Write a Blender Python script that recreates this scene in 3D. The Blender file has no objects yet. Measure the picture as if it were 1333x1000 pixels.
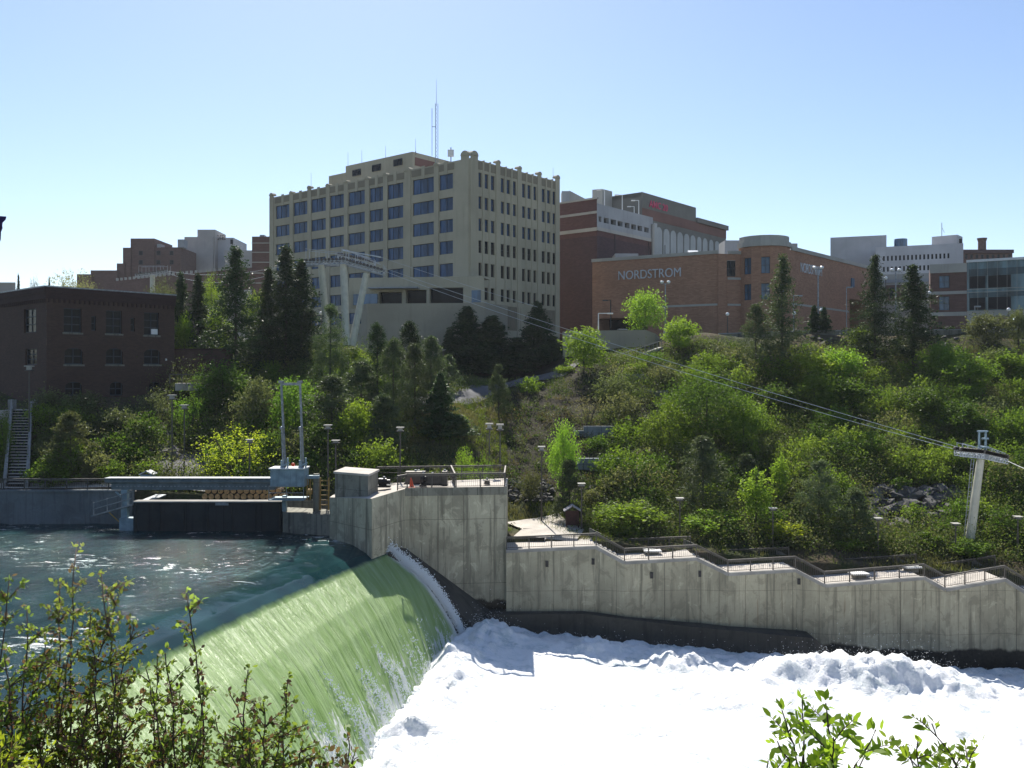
import bpy, math, random
import numpy as np
from mathutils import Vector, Matrix, noise as mn
random.seed(7); rng = np.random.default_rng(11)
R = math.radians
sc = bpy.context.scene
col = sc.collection
# ---------------------------------------------------------------- camera (level, eye at the origin, looking along +Y)
F, CX, HY = 1200.0, 666.5, 488.0
cd = bpy.data.cameras.new('camera'); cam = bpy.data.objects.new('camera', cd); col.objects.link(cam)
cam.location = (0, 0, 0); cam.rotation_euler = (R(90), 0, 0)
cd.sensor_width = 36; cd.lens = 36*F/1333; cd.shift_y = -12/1333; cd.clip_start = 0.3; cd.clip_end = 9000
sc.camera = cam
# ---------------------------------------------------------------- light
SUN_AZ, SUN_EL = R(-10), R(46)
w = bpy.data.worlds.new('World'); sc.world = w; w.use_nodes = True
wn = w.node_tree; bg = wn.nodes['Background']
sky = wn.nodes.new('ShaderNodeTexSky'); sky.sky_type = 'NISHITA'; sky.sun_disc = False
sky.sun_elevation = SUN_EL; sky.sun_rotation = SUN_AZ; sky.air_density = 1.0; sky.dust_density = 0.6; sky.ozone_density = 1.0; sky.altitude = 500
tn = wn.nodes.new('ShaderNodeMix'); tn.data_type = 'RGBA'; tn.blend_type = 'MULTIPLY'; tn.inputs[0].default_value = 1; tn.inputs[7].default_value = (.95, .975, 1.04, 1)
wn.links.new(sky.outputs[0], tn.inputs[6]); wn.links.new(tn.outputs[2], bg.inputs[0]); bg.inputs[1].default_value = 0.084
S = Vector((math.sin(SUN_AZ)*math.cos(SUN_EL), math.cos(SUN_AZ)*math.cos(SUN_EL), math.sin(SUN_EL)))
sl = bpy.data.lights.new('sun', 'SUN'); sl.energy = 4.9; sl.angle = R(0.53); sl.color = (1, 0.95, 0.86)
so = bpy.data.objects.new('sun', sl); col.objects.link(so); so.rotation_euler = (-S).to_track_quat('-Z', 'Y').to_euler(); so.location = (0, 0, 100)
sc.view_settings.view_transform = 'Standard'; sc.view_settings.look = 'None'; sc.view_settings.gamma = 1
sc.view_settings.exposure = 0.8
try:
    sc.cycles.max_bounces = 8; sc.cycles.diffuse_bounces = 4; sc.cycles.transparent_max_bounces = 8
    sc.cycles.sample_clamp_indirect = 6; sc.cycles.caustics_reflective = False; sc.cycles.caustics_refractive = False
except Exception: pass

def P(px, py, Y): return Vector(((px-CX)/F*Y, Y, (HY-py)/F*Y))
def PX(px, Y): return (px-CX)/F*Y
def PZ(py, Y): return (HY-py)/F*Y

# ---------------------------------------------------------------- materials
class NT:
    def __init__(s, name):
        s.m = bpy.data.materials.new(name); s.m.use_nodes = True; s.t = s.m.node_tree; s.n = s.t.nodes; s.l = s.t.links
        s.n.clear(); s.out = s.n.new('ShaderNodeOutputMaterial')
    def new(s, ty, ins=None, **kw):
        n = s.n.new(ty)
        for k, v in kw.items(): setattr(n, k, v)
        for k, v in (ins or {}).items(): s.set(n.inputs[k], v)
        return n
    def set(s, inp, v):
        if isinstance(v, bpy.types.NodeSocket): s.l.new(v, inp)
        elif isinstance(v, (tuple, list)) and len(v) == 3 and inp.type == 'RGBA': inp.default_value = (*v, 1)
        else: inp.default_value = v
    def coord(s, k='Object'): return s.new('ShaderNodeTexCoord').outputs[k]
    def uv(s): return s.coord('UV')
    def attr(s, name, out='Fac'): return s.new('ShaderNodeAttribute', attribute_name=name).outputs[out]
    def map(s, vec, scale=(1, 1, 1), rot=(0, 0, 0)): return s.new('ShaderNodeMapping', {'Vector': vec, 'Scale': scale, 'Rotation': rot}).outputs[0]
    def noise(s, vec, scale=1, detail=4, rough=.55, dist=0): return s.new('ShaderNodeTexNoise', {'Vector': vec, 'Scale': scale, 'Detail': detail, 'Roughness': rough, 'Distortion': dist}).outputs[0]
    def math(s, op, a, b=0.0, clamp=False):
        n = s.new('ShaderNodeMath', operation=op, use_clamp=clamp); s.set(n.inputs[0], a); s.set(n.inputs[1], b); return n.outputs[0]
    def smooth(s, x, a, b):
        n = s.new('ShaderNodeMapRange', {'Value': x, 'From Min': a, 'From Max': b}, interpolation_type='SMOOTHSTEP'); return n.outputs[0]
    def mix(s, f, a, b, mode='MIX'):
        n = s.new('ShaderNodeMix', data_type='RGBA', blend_type=mode); s.set(n.inputs[0], f); s.set(n.inputs[6], a); s.set(n.inputs[7], b); return n.outputs[2]
    def xyz(s, vec): return s.new('ShaderNodeSeparateXYZ', {0: vec}).outputs
    def comb(s, x, y, z=0.0): return s.new('ShaderNodeCombineXYZ', {0: x, 1: y, 2: z}).outputs[0]
    def bump(s, h, st=.3, d=.1): return s.new('ShaderNodeBump', {'Height': h, 'Strength': st, 'Distance': d}).outputs[0]
    def bsdf(s, c, rough=.8, metal=0.0, bump=None, spec=.5, **kw):
        ins = {'Base Color': c, 'Roughness': rough, 'Metallic': metal, 'Specular IOR Level': spec}
        if bump is not None: ins['Normal'] = bump
        n = s.new('ShaderNodeBsdfPrincipled', {**ins, **kw}); s.l.new(n.outputs[0], s.out.inputs[0]); return n

def plain(name, c, rough=.6, metal=0.0, var=.25, scale=1.5, spec=.4):
    t = NT(name); v = t.coord()
    n = t.noise(v, scale, 5); c2 = tuple(x*(1-var) for x in c); c3 = tuple(min(1, x*(1+var*.6)) for x in c)
    cc = t.mix(t.smooth(n, .3, .7), c2, c3); n2 = t.noise(v, scale*9, 3)
    cc = t.mix(t.math('MULTIPLY', t.smooth(n2, .5, .75), .25), cc, tuple(x*.6 for x in c))
    t.bsdf(cc, rough, metal, t.bump(n2, .15, .02), spec); return t.m

def concrete(name, c=(.4, .37, .27), px=1.95, pz=3.6, dark=.55, wet=None, line=.022, z0=0.0, streak=.8, lw=None):
    t = NT(name); uv = t.uv(); x = t.xyz(uv)
    big = t.noise(uv, .22, 6, .6); fine = t.noise(uv, 3.5, 6, .7)
    cc = t.mix(t.smooth(big, .3, .72), tuple(v*.78 for v in c), tuple(v*1.12 for v in c))
    cc = t.mix(t.math('MULTIPLY', t.smooth(fine, .45, .8), .35), cc, tuple(v*.55 for v in c))
    st = t.noise(t.map(uv, (1.6, .1, 1)), 1.0, 6, .65); s2 = t.noise(t.map(uv, (5.5, .25, 1)), 1.0, 4, .6)
    cc = t.mix(t.math('MULTIPLY', t.smooth(st, .5, .66), streak), cc, tuple(v*dark*.75 for v in c))
    cc = t.mix(t.math('MULTIPLY', t.smooth(s2, .58, .7), .5*streak+.1), cc, tuple(min(1, v*1.45) for v in c))
    pt_ = t.noise(t.map(uv, (1, .8, 1)), .75, 7, .68, .7); cc = t.mix(t.math('MULTIPLY', t.smooth(pt_, .52, .6), .65*streak), cc, tuple(v*.5 for v in c)); cc = t.mix(t.math('MULTIPLY', t.smooth(pt_, .42, .35), .55*streak), cc, tuple(min(1, v*1.5) for v in c))
    rs_ = t.noise(t.map(uv, (2.6, .12, 1)), 1.0, 3, .5); cc = t.mix(t.math('MULTIPLY', t.smooth(rs_, .70, .76), .5*streak), cc, (.16, .09, .035))
    wob = t.math('ADD', t.math('MULTIPLY', t.math('SUBTRACT', fine, .5), .05), t.math('MULTIPLY', t.noise(t.comb(x[0], 0.0), .16, 2), 5.0))
    if px:
        fu = t.math('ABSOLUTE', t.math('SUBTRACT', t.math('FRACT', t.math('DIVIDE', t.math('ADD', x[0], wob), px)), .5))
        ln = t.math('GREATER_THAN', fu, .5-line/px)
        near = t.math('MULTIPLY', t.smooth(fu, .5-.3/px, .5), t.smooth(st, .4, .6))
        cc = t.mix(t.math('MULTIPLY', near, .4), cc, tuple(v*.5 for v in c))
        if pz:
            fv = t.math('ABSOLUTE', t.math('SUBTRACT', t.math('FRACT', t.math('DIVIDE', t.math('ADD', t.math('ADD', x[1], z0), t.math('MULTIPLY', big, .12)), pz)), .5))
            ln = t.math('MAXIMUM', ln, t.math('GREATER_THAN', fv, .5-line*.6/pz))
        cc = t.mix(t.math('MULTIPLY', ln, .75), cc, tuple(v*.22 for v in c))
    rough = .85
    if wet is not None:   # wet band whose top line falls with distance down the river: wet = (z at x=0, slope)
        pos = t.xyz(t.new('ShaderNodeNewGeometry').outputs['Position'])
        lim = t.math('ADD', t.math('MULTIPLY', pos[0], wet[1]), wet[0])
        lim = t.math('ADD', lim, t.math('MULTIPLY', t.math('SUBTRACT', t.noise(t.comb(t.math('MULTIPLY', pos[0], .16), 0.0, t.math('MULTIPLY', pos[2], .1)), 1, 6, .65), .5), wet[2]))
        wf = t.math('SUBTRACT', 1.0, t.smooth(t.math('SUBTRACT', x[1], lim), -.12, .18))
        cc = t.mix(wf, cc, t.mix(t.smooth(fine, .3, .7), (.012, .012, .01), (.035, .032, .026)))
        rough = t.math('SUBTRACT', .85, t.math('MULTIPLY', wf, .45))
    t.bsdf(cc, rough, 0.0, t.bump(fine, .25, .04), .3); return t.m

def brick(name, c, mortar=.25, scale=1.0, band=0):
    t = NT(name); uv = t.uv()
    b = t.new('ShaderNodeTexBrick', {'Vector': uv, 'Color1': c, 'Color2': tuple(v*.72 for v in c), 'Mortar': tuple(v*.6+.06*mortar for v in c), 'Scale': 1.0, 'Mortar Size': .012, 'Brick Width': .42*scale, 'Row Height': .14*scale, 'Bias': 0.0})
    n = t.noise(uv, .25, 6, .6); n2 = t.noise(t.map(uv, (2, .3, 1)), 1, 4)
    cc = t.mix(t.smooth(n, .3, .75), b.outputs[0], t.mix(.45, b.outputs[0], tuple(v*.55 for v in c)))
    cc = t.mix(t.math('MULTIPLY', t.smooth(n2, .55, .8), .35), cc, tuple(v*.45 for v in c))
    t.bsdf(cc, .85, 0.0, t.bump(n, .1, .02), .25); return t.m

def stucco(name, c, streak=.35):
    t = NT(name); uv = t.uv()
    n = t.noise(uv, .12, 6, .6); n2 = t.noise(t.map(uv, (1.2, .12, 1)), 1, 5); n3 = t.noise(uv, 5, 3)
    cc = t.mix(t.smooth(n, .3, .7), tuple(v*.85 for v in c), tuple(v*1.08 for v in c))
    cc = t.mix(t.math('MULTIPLY', t.smooth(n2, .5, .75), streak), cc, tuple(v*.6 for v in c))
    cc = t.mix(t.math('MULTIPLY', t.smooth(n3, .5, .8), .15), cc, tuple(v*.6 for v in c))
    t.bsdf(cc, .85, 0.0, None, .25); return t.m

def glass(name, c, rough=.08, blinds=.12, spec=.45):
    t = NT(name); uv = t.uv(); g = t.coord('Object')
    n = t.noise(t.map(uv, (.5, .12, 1)), 1.0, 3); n2 = t.noise(t.map(uv, (1.1, .02, 1)), 1.0, 1)
    cc = t.mix(t.smooth(n, .35, .65), tuple(v*.5 for v in c), tuple(v*1.3 for v in c))
    cc = t.mix(t.math('MULTIPLY', t.smooth(n2, .52, .58), blinds), cc, tuple(min(1, v*2+.02) for v in c))
    t.bsdf(cc, rough, 0.0, t.bump(t.noise(uv, .5, 2), .08, .05), spec); return t.m

def leafmat(name, c, c2, trans=.5, gloss=.12, tint=False):
    t = NT(name)
    v = t.coord('Object'); n = t.noise(v, 1.1, 3); r = t.new('ShaderNodeObjectInfo').outputs['Random']
    cc = t.mix(t.smooth(n, .35, .68), c, c2)
    if tint:
        a = t.attr('tint', 'Color'); cc = t.mix(.8, cc, a)
    hs = t.new('ShaderNodeHueSaturation', {'Hue': t.math('ADD', .485, t.math('MULTIPLY', r, .03)), 'Saturation': 1.0, 'Value': t.math('ADD', .82, t.math('MULTIPLY', r, .36)), 'Color': cc})
    cc = hs.outputs[0]
    d = t.new('ShaderNodeBsdfPrincipled', {'Base Color': cc, 'Roughness': .55, 'Specular IOR Level': gloss})
    tr = t.new('ShaderNodeBsdfTranslucent', {'Color': t.mix(.5, cc, t.mix(1.0, cc, (1.5, 1.45, .5), 'MULTIPLY'))})
    mx = t.new('ShaderNodeMixShader', {0: trans}); t.l.new(d.outputs[0], mx.inputs[1]); t.l.new(tr.outputs[0], mx.inputs[2])
    t.l.new(mx.outputs[0], t.out.inputs[0]); return t.m

M = {}
M['conc'] = concrete('pale_board_marked_concrete', wet=(-20.95, -.055, 2.4))
M['conc_tower'] = concrete('tower_concrete', (.4, .375, .28), 2.6, 5.4, wet=(-19.0, .0, 3.4), z0=1.2, streak=.95, line=.03)
M['conc_dark'] = concrete('stained_concrete', (0.216, 0.21, 0.174), 2.2, 2.3, dark=.4, streak=.85)
M['conc_ledge'] = concrete('wet_footing_concrete', (.075, .07, .06), 0, 0, streak=.6)
M['conc_blue'] = concrete('shaded_river_wall_concrete', (0.143, 0.165, 0.176), 0, 0, streak=.5)  # the wall's blue-grey shade is put into the base colour
M['gate'] = concrete('dark_gate_steel', (.035, .04, .042), 3.2, 0, streak=.5)
M['pave'] = plain('pale_paving', (.46, .42, .37), .9, var=.18, scale=.6)
M['pave_grey'] = plain('grey_paving', (.3, .29, .27), .9, var=.25, scale=.6)
M['asphalt'] = plain('weathered_asphalt', (.095, .095, .1), .9, var=.25, scale=.4)
M['rail'] = plain('brown_grey_rail_metal', (.1, .09, .08), .55, .3, .2)
M['darkmetal'] = plain('dark_machine_metal', (.03, .03, .033), .45, .4, .3)
M['galv'] = plain('galvanised_metal', (.27, .29, .31), .45, .5, .3, 3)
M['bluesteel'] = plain('blue_grey_painted_steel', (.24, .33, .38), .5, .1, .25)
M['girder'] = plain('grey_blue_girder_paint', (.13, .165, .18), .5, .1, .25)
M['white'] = plain('white_paint', (.75, .75, .72), .5, 0, .1)
M['cream'] = plain('cream_painted_steel', (.55, .53, .43), .5, 0, .12)
M['galv_light'] = plain('bright_galvanised_steel', (.5, .53, .56), .45, .3, .2, 3)
M['orange'] = plain('orange_plastic', (.7, .09, .03), .5, 0, .1)
M['yellow'] = plain('yellow_brown_paint', (.42, .26, .07), .6, 0, .3)
M['log'] = plain('bark', (.12, .08, .05), .9, 0, .4, 3)
M['logend'] = plain('cut_log_end', (.75, .42, .18), .85, 0, .35, 3)
M['rock'] = plain('basalt_rock', (.1, .095, .09), .9, 0, .5, 1.2)
M['blockstone'] = concrete('blue_grey_retaining_block', (.22, .25, .26), 1.5, .75, line=.03)
M['bark'] = plain('tree_bark', (.07, .055, .045), .95, 0, .35, 3)
M['twig'] = plain('shrub_twig', (.09, .06, .05), .8, 0, .3, 8)
M['brick_dark'] = brick('dark_red_brick', (.088, .052, .04))
M['brick_cornice'] = brick('cornice_brick', (0.0546, 0.0286, 0.026))
M['brick_red'] = brick('deep_red_brick', (0.143, 0.0715, 0.065), scale=1.5)
M['brick_deep'] = brick('dark_plum_brick', (0.0975, 0.0559, 0.0585), scale=1.5)  # darker plum brick for the lower garage wall and the hip roof
M['brick_tan'] = brick('tan_orange_brick', (.43, .235, .15), scale=1.5)
M['brick_far'] = brick('far_brown_brick', (0.169, 0.0975, 0.0806), scale=2)
M['stone_band'] = stucco('limestone_band', (0.405, 0.3915, 0.351))
M['office'] = stucco('buff_office_stucco', (.43, .385, .28), .35)
M['office_dk'] = stucco('darker_terracotta_spandrel', (0.2497, 0.216, 0.1553), .35)
M['podium'] = stucco('podium_buff_wall', (0.3375, 0.3038, 0.2295), .3)
M['garage'] = stucco('grey_garage_concrete', (0.3375, 0.351, 0.3645), .4)
M['cinema'] = stucco('olive_grey_panel', (0.1823, 0.1755, 0.1553), .25)
M['cinema_red'] = stucco('dull_red_panel', (0.2025, 0.108, 0.08775), .25)
M['arch'] = stucco('pale_arch_infill', (0.4455, 0.459, 0.4455), .25)
M['pale'] = stucco('pale_grey_concrete_block', (0.4455, 0.4455, 0.459), .2)
M['pale2'] = stucco('pale_office_stone', (0.567, 0.5535, 0.567), .2)
M['beige'] = stucco('beige_tower_wall', (0.405, 0.378, 0.351), .2)
M['glass_blue'] = glass('blue_office_glass', (.045, .09, .18), .12, .12, .26)
M['glass_dark'] = glass('dark_window_glass', (.012, .013, .015), .15, .05, .12)
M['glass_light'] = glass('light_blue_glass', (.08, .14, .22), .1, .1, .4)
M['glass_teal'] = glass('teal_curtain_wall_glass', (.12, .2, .225), .15, .05, .3)
M['glass_teal_dk'] = glass('dark_teal_spandrel_glass', (.035, .07, .085), .15, .05, .25)
M['frame'] = plain('dark_window_frame', (.03, .04, .055), .5, .2, .1)
M['black'] = plain('black_opening', (.012, .012, .013), .9, 0, .1)
M['letter'] = plain('white_letter', (.55, .58, .62), .4, 0, .05)
M['letter_red'] = plain('magenta_red_letter', (.6, .02, .1), .4, 0, .05)
M['globe'] = plain('white_globe_glass', (.85, .85, .85), .3, 0, .03)
M['roofgravel'] = plain('roof_gravel', (.3, .29, .27), .9, 0, .2)
M['roofwhite'] = plain('pale_roof_metal', (.6, .62, .63), .4, .1, .1)
M['shingle'] = plain('grey_shingles', (.33, .32, .34), .8, 0, .3, 4)
M['kioskwood'] = plain('dark_red_brown_wood', (.07, .03, .025), .7, 0, .3, 4)
M['fir'] = leafmat('fir_needles', (.024, .048, .02), (.05, .085, .03), .3)
M['pine'] = leafmat('pine_needles', (.055, .085, .04), (.105, .14, .065), .33)
M['pine_lt'] = leafmat('pale_pine_needles', (.07, .1, .05), (.12, .15, .075), .35)
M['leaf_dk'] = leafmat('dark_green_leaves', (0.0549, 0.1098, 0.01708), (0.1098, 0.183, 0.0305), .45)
M['leaf'] = leafmat('mid_green_leaves', (0.0976, 0.1769, 0.02196), (0.1708, 0.2684, 0.0366), .5)
M['leaf_br'] = leafmat('fresh_spring_leaves', (0.1464, 0.244, 0.02684), (0.244, 0.3538, 0.0488), .55)
M['leaf_yl'] = leafmat('yellow_green_leaves', (0.244, 0.305, 0.0244), (0.4148, 0.4514, 0.0427), .55)
M['leaf_ol'] = leafmat('olive_grey_leaves', (.09, .11, .045), (.15, .17, .075), .4)
M['leaf_bare'] = leafmat('budding_pale_leaves', (.19, .19, .09), (.27, .26, .12), .4)
M['scrub'] = leafmat('scrub_leaves', (.05, .08, .02), (.12, .15, .04), .42, tint=True)
M['thicket'] = leafmat('thicket_leaves', (.07, .12, .02), (.12, .18, .03), .5, tint=True)
M['grass'] = leafmat('grass_blades', (.12, .16, .035), (.22, .25, .07), .4, tint=True)
M['fg_leaf'] = leafmat('near_shrub_leaves', (.15, .22, .04), (.24, .31, .07), .6, gloss=.4)
M['fg_red'] = leafmat('reddish_new_leaves', (.14, .08, .05), (.17, .12, .06), .45, gloss=.35)
M['fg_locust'] = leafmat('locust_leaflets', (.2, .33, .03), (.28, .42, .05), .65, gloss=.35)

# ---------------------------------------------------------------- object helpers
WL = {}
def tag(o, label=None, cat=None, group=None, kind=None):
    if label: o['label'] = label
    if cat: o['category'] = cat
    if group: o['group'] = group
    if kind: o['kind'] = kind
    return o
def thing(name, label, cat, loc=(0, 0, 0), rz=0, group=None):
    o = bpy.data.objects.new(name, None); col.objects.link(o); o.location = loc; o.rotation_euler = (0, 0, rz); o.empty_display_size = .3
    WL[o] = Vector(loc); return tag(o, label, cat, group)
def dup(o, parent=None):
    c = o.copy(); col.objects.link(c)
    if parent is not None: c.parent = parent
    for ch in o.children: dup(ch, c)
    return c

class MB:
    def __init__(s): s.v = []; s.f = []; s.m = []
    def face(s, pts, m=0):
        i = len(s.v); s.v += [tuple(p) for p in pts]; s.f.append(tuple(range(i, i+len(pts)))); s.m.append(m); return s
    def box(s, x0, x1, y0, y1, z0, z1, m=0):
        return s.obox(((x0+x1)/2, (y0+y1)/2, (z0+z1)/2), (1, 0, 0), abs(x1-x0)/2, abs(y1-y0)/2, abs(z1-z0)/2, m)
    def obox(s, c, d, hx, hy, hz, m=0, up=(0, 0, 1)):
        c = Vector(c); d = Vector((*d, 0) if len(d) == 2 else d).normalized(); u = Vector(up); n = u.cross(d).normalized(); u = d.cross(n)
        i = len(s.v)
        for a in (-1, 1):
            for b in (-1, 1):
                for e in (-1, 1): s.v.append(tuple(c+d*hx*a+n*hy*b+u*hz*e))
        for q in ((0, 1, 3, 2), (4, 6, 7, 5), (0, 4, 5, 1), (2, 3, 7, 6), (0, 2, 6, 4), (1, 5, 7, 3)):
            s.f.append(tuple(i+k for k in q)); s.m.append(m)
        return s
    def prism(s, pts, z0, z1, m=0, mt=None):   # pts counter-clockwise; z may be a number or a list per point
        n = len(pts); i = len(s.v); a = z0 if isinstance(z0, (list, tuple)) else [z0]*n; b = z1 if isinstance(z1, (list, tuple)) else [z1]*n
        s.v += [(p[0], p[1], a[k]) for k, p in enumerate(pts)] + [(p[0], p[1], b[k]) for k, p in enumerate(pts)]
        for k in range(n):
            j = (k+1) % n; s.f.append((i+k, i+j, i+n+j, i+n+k)); s.m.append(m)
        s.f.append(tuple(i+n+k for k in range(n))); s.m.append(m if mt is None else mt)
        s.f.append(tuple(i+n-1-k for k in range(n))); s.m.append(m); return s
    def tube(s, pts, r, n=8, m=0, cap=True):
        pts = [Vector(p) for p in pts]; rs = r if isinstance(r, (list, tuple)) else [r]*len(pts); i = len(s.v); K = len(pts)
        for k, p in enumerate(pts):
            d = (pts[min(k+1, K-1)]-pts[max(k-1, 0)]).normalized()
            a = d.cross(Vector((0, 0, 1)) if abs(d.z) < .9 else Vector((1, 0, 0))).normalized(); b = d.cross(a)
            for q in range(n):
                t = 2*math.pi*q/n; s.v.append(tuple(p+(a*math.cos(t)+b*math.sin(t))*rs[k]))
        for k in range(K-1):
            for q in range(n):
                q2 = (q+1) % n; s.f.append((i+k*n+q, i+k*n+q2, i+(k+1)*n+q2, i+(k+1)*n+q)); s.m.append(m)
        if cap:
            s.f.append(tuple(i+q for q in reversed(range(n)))); s.m.append(m)
            s.f.append(tuple(i+(K-1)*n+q for q in range(n))); s.m.append(m)
        return s
    def ball(s, c, r, m=0, n=10, sz=1):
        return s.tube([(c[0], c[1], c[2]-r*sz*math.cos(math.pi*k/6)) for k in range(7)], [max(r*math.sin(math.pi*k/6), .004) for k in range(7)], n, m)
    def build(s, name, mats, parent=None, bevel=0, smooth=False):
        off = WL.get(parent, Vector((0, 0, 0))) if parent is not None else Vector((0, 0, 0))
        me = bpy.data.meshes.new(name); V = np.array(s.v, dtype=float)-np.array(off)
        me.from_pydata(V.tolist(), [], s.f); mats = mats if isinstance(mats, (list, tuple)) else [mats]
        for m in mats: me.materials.append(M[m] if isinstance(m, str) else m)
        me.polygons.foreach_set('material_index', s.m)
        uvl = me.uv_layers.new(name='UVMap'); dat = np.zeros((len(me.loops), 2))
        me.update(); off = np.array(off)
        for p in me.polygons:
            nx, ny, nz = p.normal
            if abs(nz) < .75:
                l = math.hypot(nx, ny) or 1; tx, ty = -ny/l, nx/l
                for li in p.loop_indices:
                    v = V[me.loops[li].vertex_index]+off; dat[li] = (v[0]*tx+v[1]*ty, v[2])
            else:
                for li in p.loop_indices:
                    v = V[me.loops[li].vertex_index]+off; dat[li] = (v[0], v[1])
        uvl.data.foreach_set('uv', dat.ravel())
        if smooth: me.polygons.foreach_set('use_smooth', [True]*len(me.polygons))
        o = bpy.data.objects.new(name, me); col.objects.link(o)
        if parent is not None: o.parent = parent; WL[o] = WL.get(parent, Vector((0, 0, 0)))
        if bevel:
            b = o.modifiers.new('bevel', 'BEVEL'); b.width = bevel; b.segments = 2; b.limit_method = 'ANGLE'
        return o

class Face:   # a vertical wall plane; runs left to right as seen from outside
    def __init__(s, p0, d): s.p = Vector(p0); s.d = Vector(d).normalized(); s.n = Vector((s.d.y, -s.d.x))
    def u(s, px):
        k = (px-CX)/F; return (k*s.p.y-s.p.x)/(s.d.x-k*s.d.y)
    def at(s, u, out=0): q = s.p+s.d*u+s.n*out; return q
    def z(s, px, py): return (HY-py)/F*s.at(s.u(px)).y
    def wall(s, mb, u0, u1, z0, z1, ops=(), depth=.35, m=0, mr=None):
        us = sorted({u0, u1, *[v for o in ops for v in o[:2] if u0 < v < u1]}); zs = sorted({z0, z1, *[v for o in ops for v in o[2:4] if z0 < v < z1]})
        def pt(u, z, o=0): q = s.at(u, o); return (q.x, q.y, z)
        for i in range(len(us)-1):
            for j in range(len(zs)-1):
                uc = (us[i]+us[i+1])/2; zc = (zs[j]+zs[j+1])/2
                if any(o[0] < uc < o[1] and o[2] < zc < o[3] for o in ops): continue
                mb.face([pt(us[i], zs[j]), pt(us[i+1], zs[j]), pt(us[i+1], zs[j+1]), pt(us[i], zs[j+1])], m)
        mr = m if mr is None else mr
        for o in ops:
            a, b, c, e = o[:4]
            mb.face([pt(a, c), pt(a, e), pt(a, e, -depth), pt(a, c, -depth)], mr); mb.face([pt(b, e), pt(b, c), pt(b, c, -depth), pt(b, e, -depth)], mr)
            mb.face([pt(b, c), pt(a, c), pt(a, c, -depth), pt(b, c, -depth)], mr); mb.face([pt(a, e), pt(b, e), pt(b, e, -depth), pt(a, e, -depth)], mr)
    def slab(s, mb, u0, u1, z0, z1, out=.2, back=.05, m=0):
        q = s.at((u0+u1)/2, (out-back)/2); mb.obox((q.x, q.y, (z0+z1)/2), s.d, (u1-u0)/2, (out+back)/2, (z1-z0)/2, m)

WC = {}
def window(face, u0, u1, z0, z1, parent, nx=1, nz=1, gl='glass_blue', rec=.25, name='window', arch=0, label=None, fr='frame', fw=.07):
    w_, h_ = round(u1-u0, 2), round(z1-z0, 2); key = (w_, h_, nx, nz, gl, arch, fr)
    if key not in WC:
        hw = w_/2; mb = MB()
        for i in range(nx+1):
            x = -hw+fw/2+(w_-fw)*i/nx; mb.box(x-fw/2, x+fw/2, -.09, -.021, 0, h_)
        for j in range(nz+1):
            z = fw/2+(h_-fw)*j/nz; mb.box(-hw+.01, hw-.01, -.085, -.022, z-fw/2, z+fw/2)
        if arch:
            n = 8; top = h_+.001
            for sg in (-1, 1):
                pts = [(sg*hw, -.3, top), (sg*hw, -.3, h_-arch)] + [(sg*hw*math.cos(a), -.3, h_-arch+arch*math.sin(a)) for a in [math.pi/2*k/n for k in range(1, n+1)]]
                mb.face(pts if sg > 0 else pts[::-1], 1)
        pm = MB(); pm.box(-hw, hw, -.02, .04, 0, h_); t1 = mb.build('w', [fr, 'brick_dark']); t2 = pm.build('w', gl); WC[key] = (t1.data, t2.data); bpy.data.objects.remove(t1); bpy.data.objects.remove(t2)
    o = bpy.data.objects.new(name, WC[key][0]); col.objects.link(o); o.parent = parent
    p = bpy.data.objects.new('pane', WC[key][1]); col.objects.link(p); p.parent = o
    q = face.at((u0+u1)/2, -rec); L = WL.get(parent, Vector())
    o.location = (q.x-L.x, q.y-L.y, z0-L.z); o.rotation_euler = (0, 0, math.atan2(face.d.y, face.d.x))
    if label: o['label'] = label
    return o

def quads_mesh(name, V, nper, mats, tint=None, smooth=False):
    """V (N,nper,3) -> mesh of N separate polygons"""
    N = V.shape[0]; me = bpy.data.meshes.new(name)
    me.vertices.add(N*nper); me.vertices.foreach_set('co', V.reshape(-1).astype(np.float32))
    me.loops.add(N*nper); me.loops.foreach_set('vertex_index', np.arange(N*nper, dtype=np.int32))
    me.polygons.add(N); me.polygons.foreach_set('loop_start', np.arange(0, N*nper, nper, dtype=np.int32))
    me.update(calc_edges=True)
    for m in mats: me.materials.append(M[m] if isinstance(m, str) else m)
    if tint is not None:
        a = me.color_attributes.new('tint', 'FLOAT_COLOR', 'POINT'); c = np.ones((N*nper, 4), np.float32); c[:, :3] = np.repeat(tint, nper, axis=0); a.data.foreach_set('color', c.ravel())
    return me
def unit(v): return v/np.maximum(np.linalg.norm(v, axis=-1, keepdims=True), 1e-9)
def leaf_quads(C, size, aspect=.55, normal=None, jit=1.0):
    N = len(C); a = unit(rng.normal(size=(N, 3))); 
    if normal is not None: a = unit(normal+a*jit)
    t = unit(np.cross(a, rng.normal(size=(N, 3)))); b = np.cross(a, t)
    s = (size*np.ones(N))[:, None]*.5
    return np.stack([C-t*s, C-b*s*aspect, C+t*s, C+b*s*aspect], axis=1)
def mesh_obj(name, me, parent=None):
    o = bpy.data.objects.new(name, me); col.objects.link(o)
    if parent is not None: o.parent = parent
    return o

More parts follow.
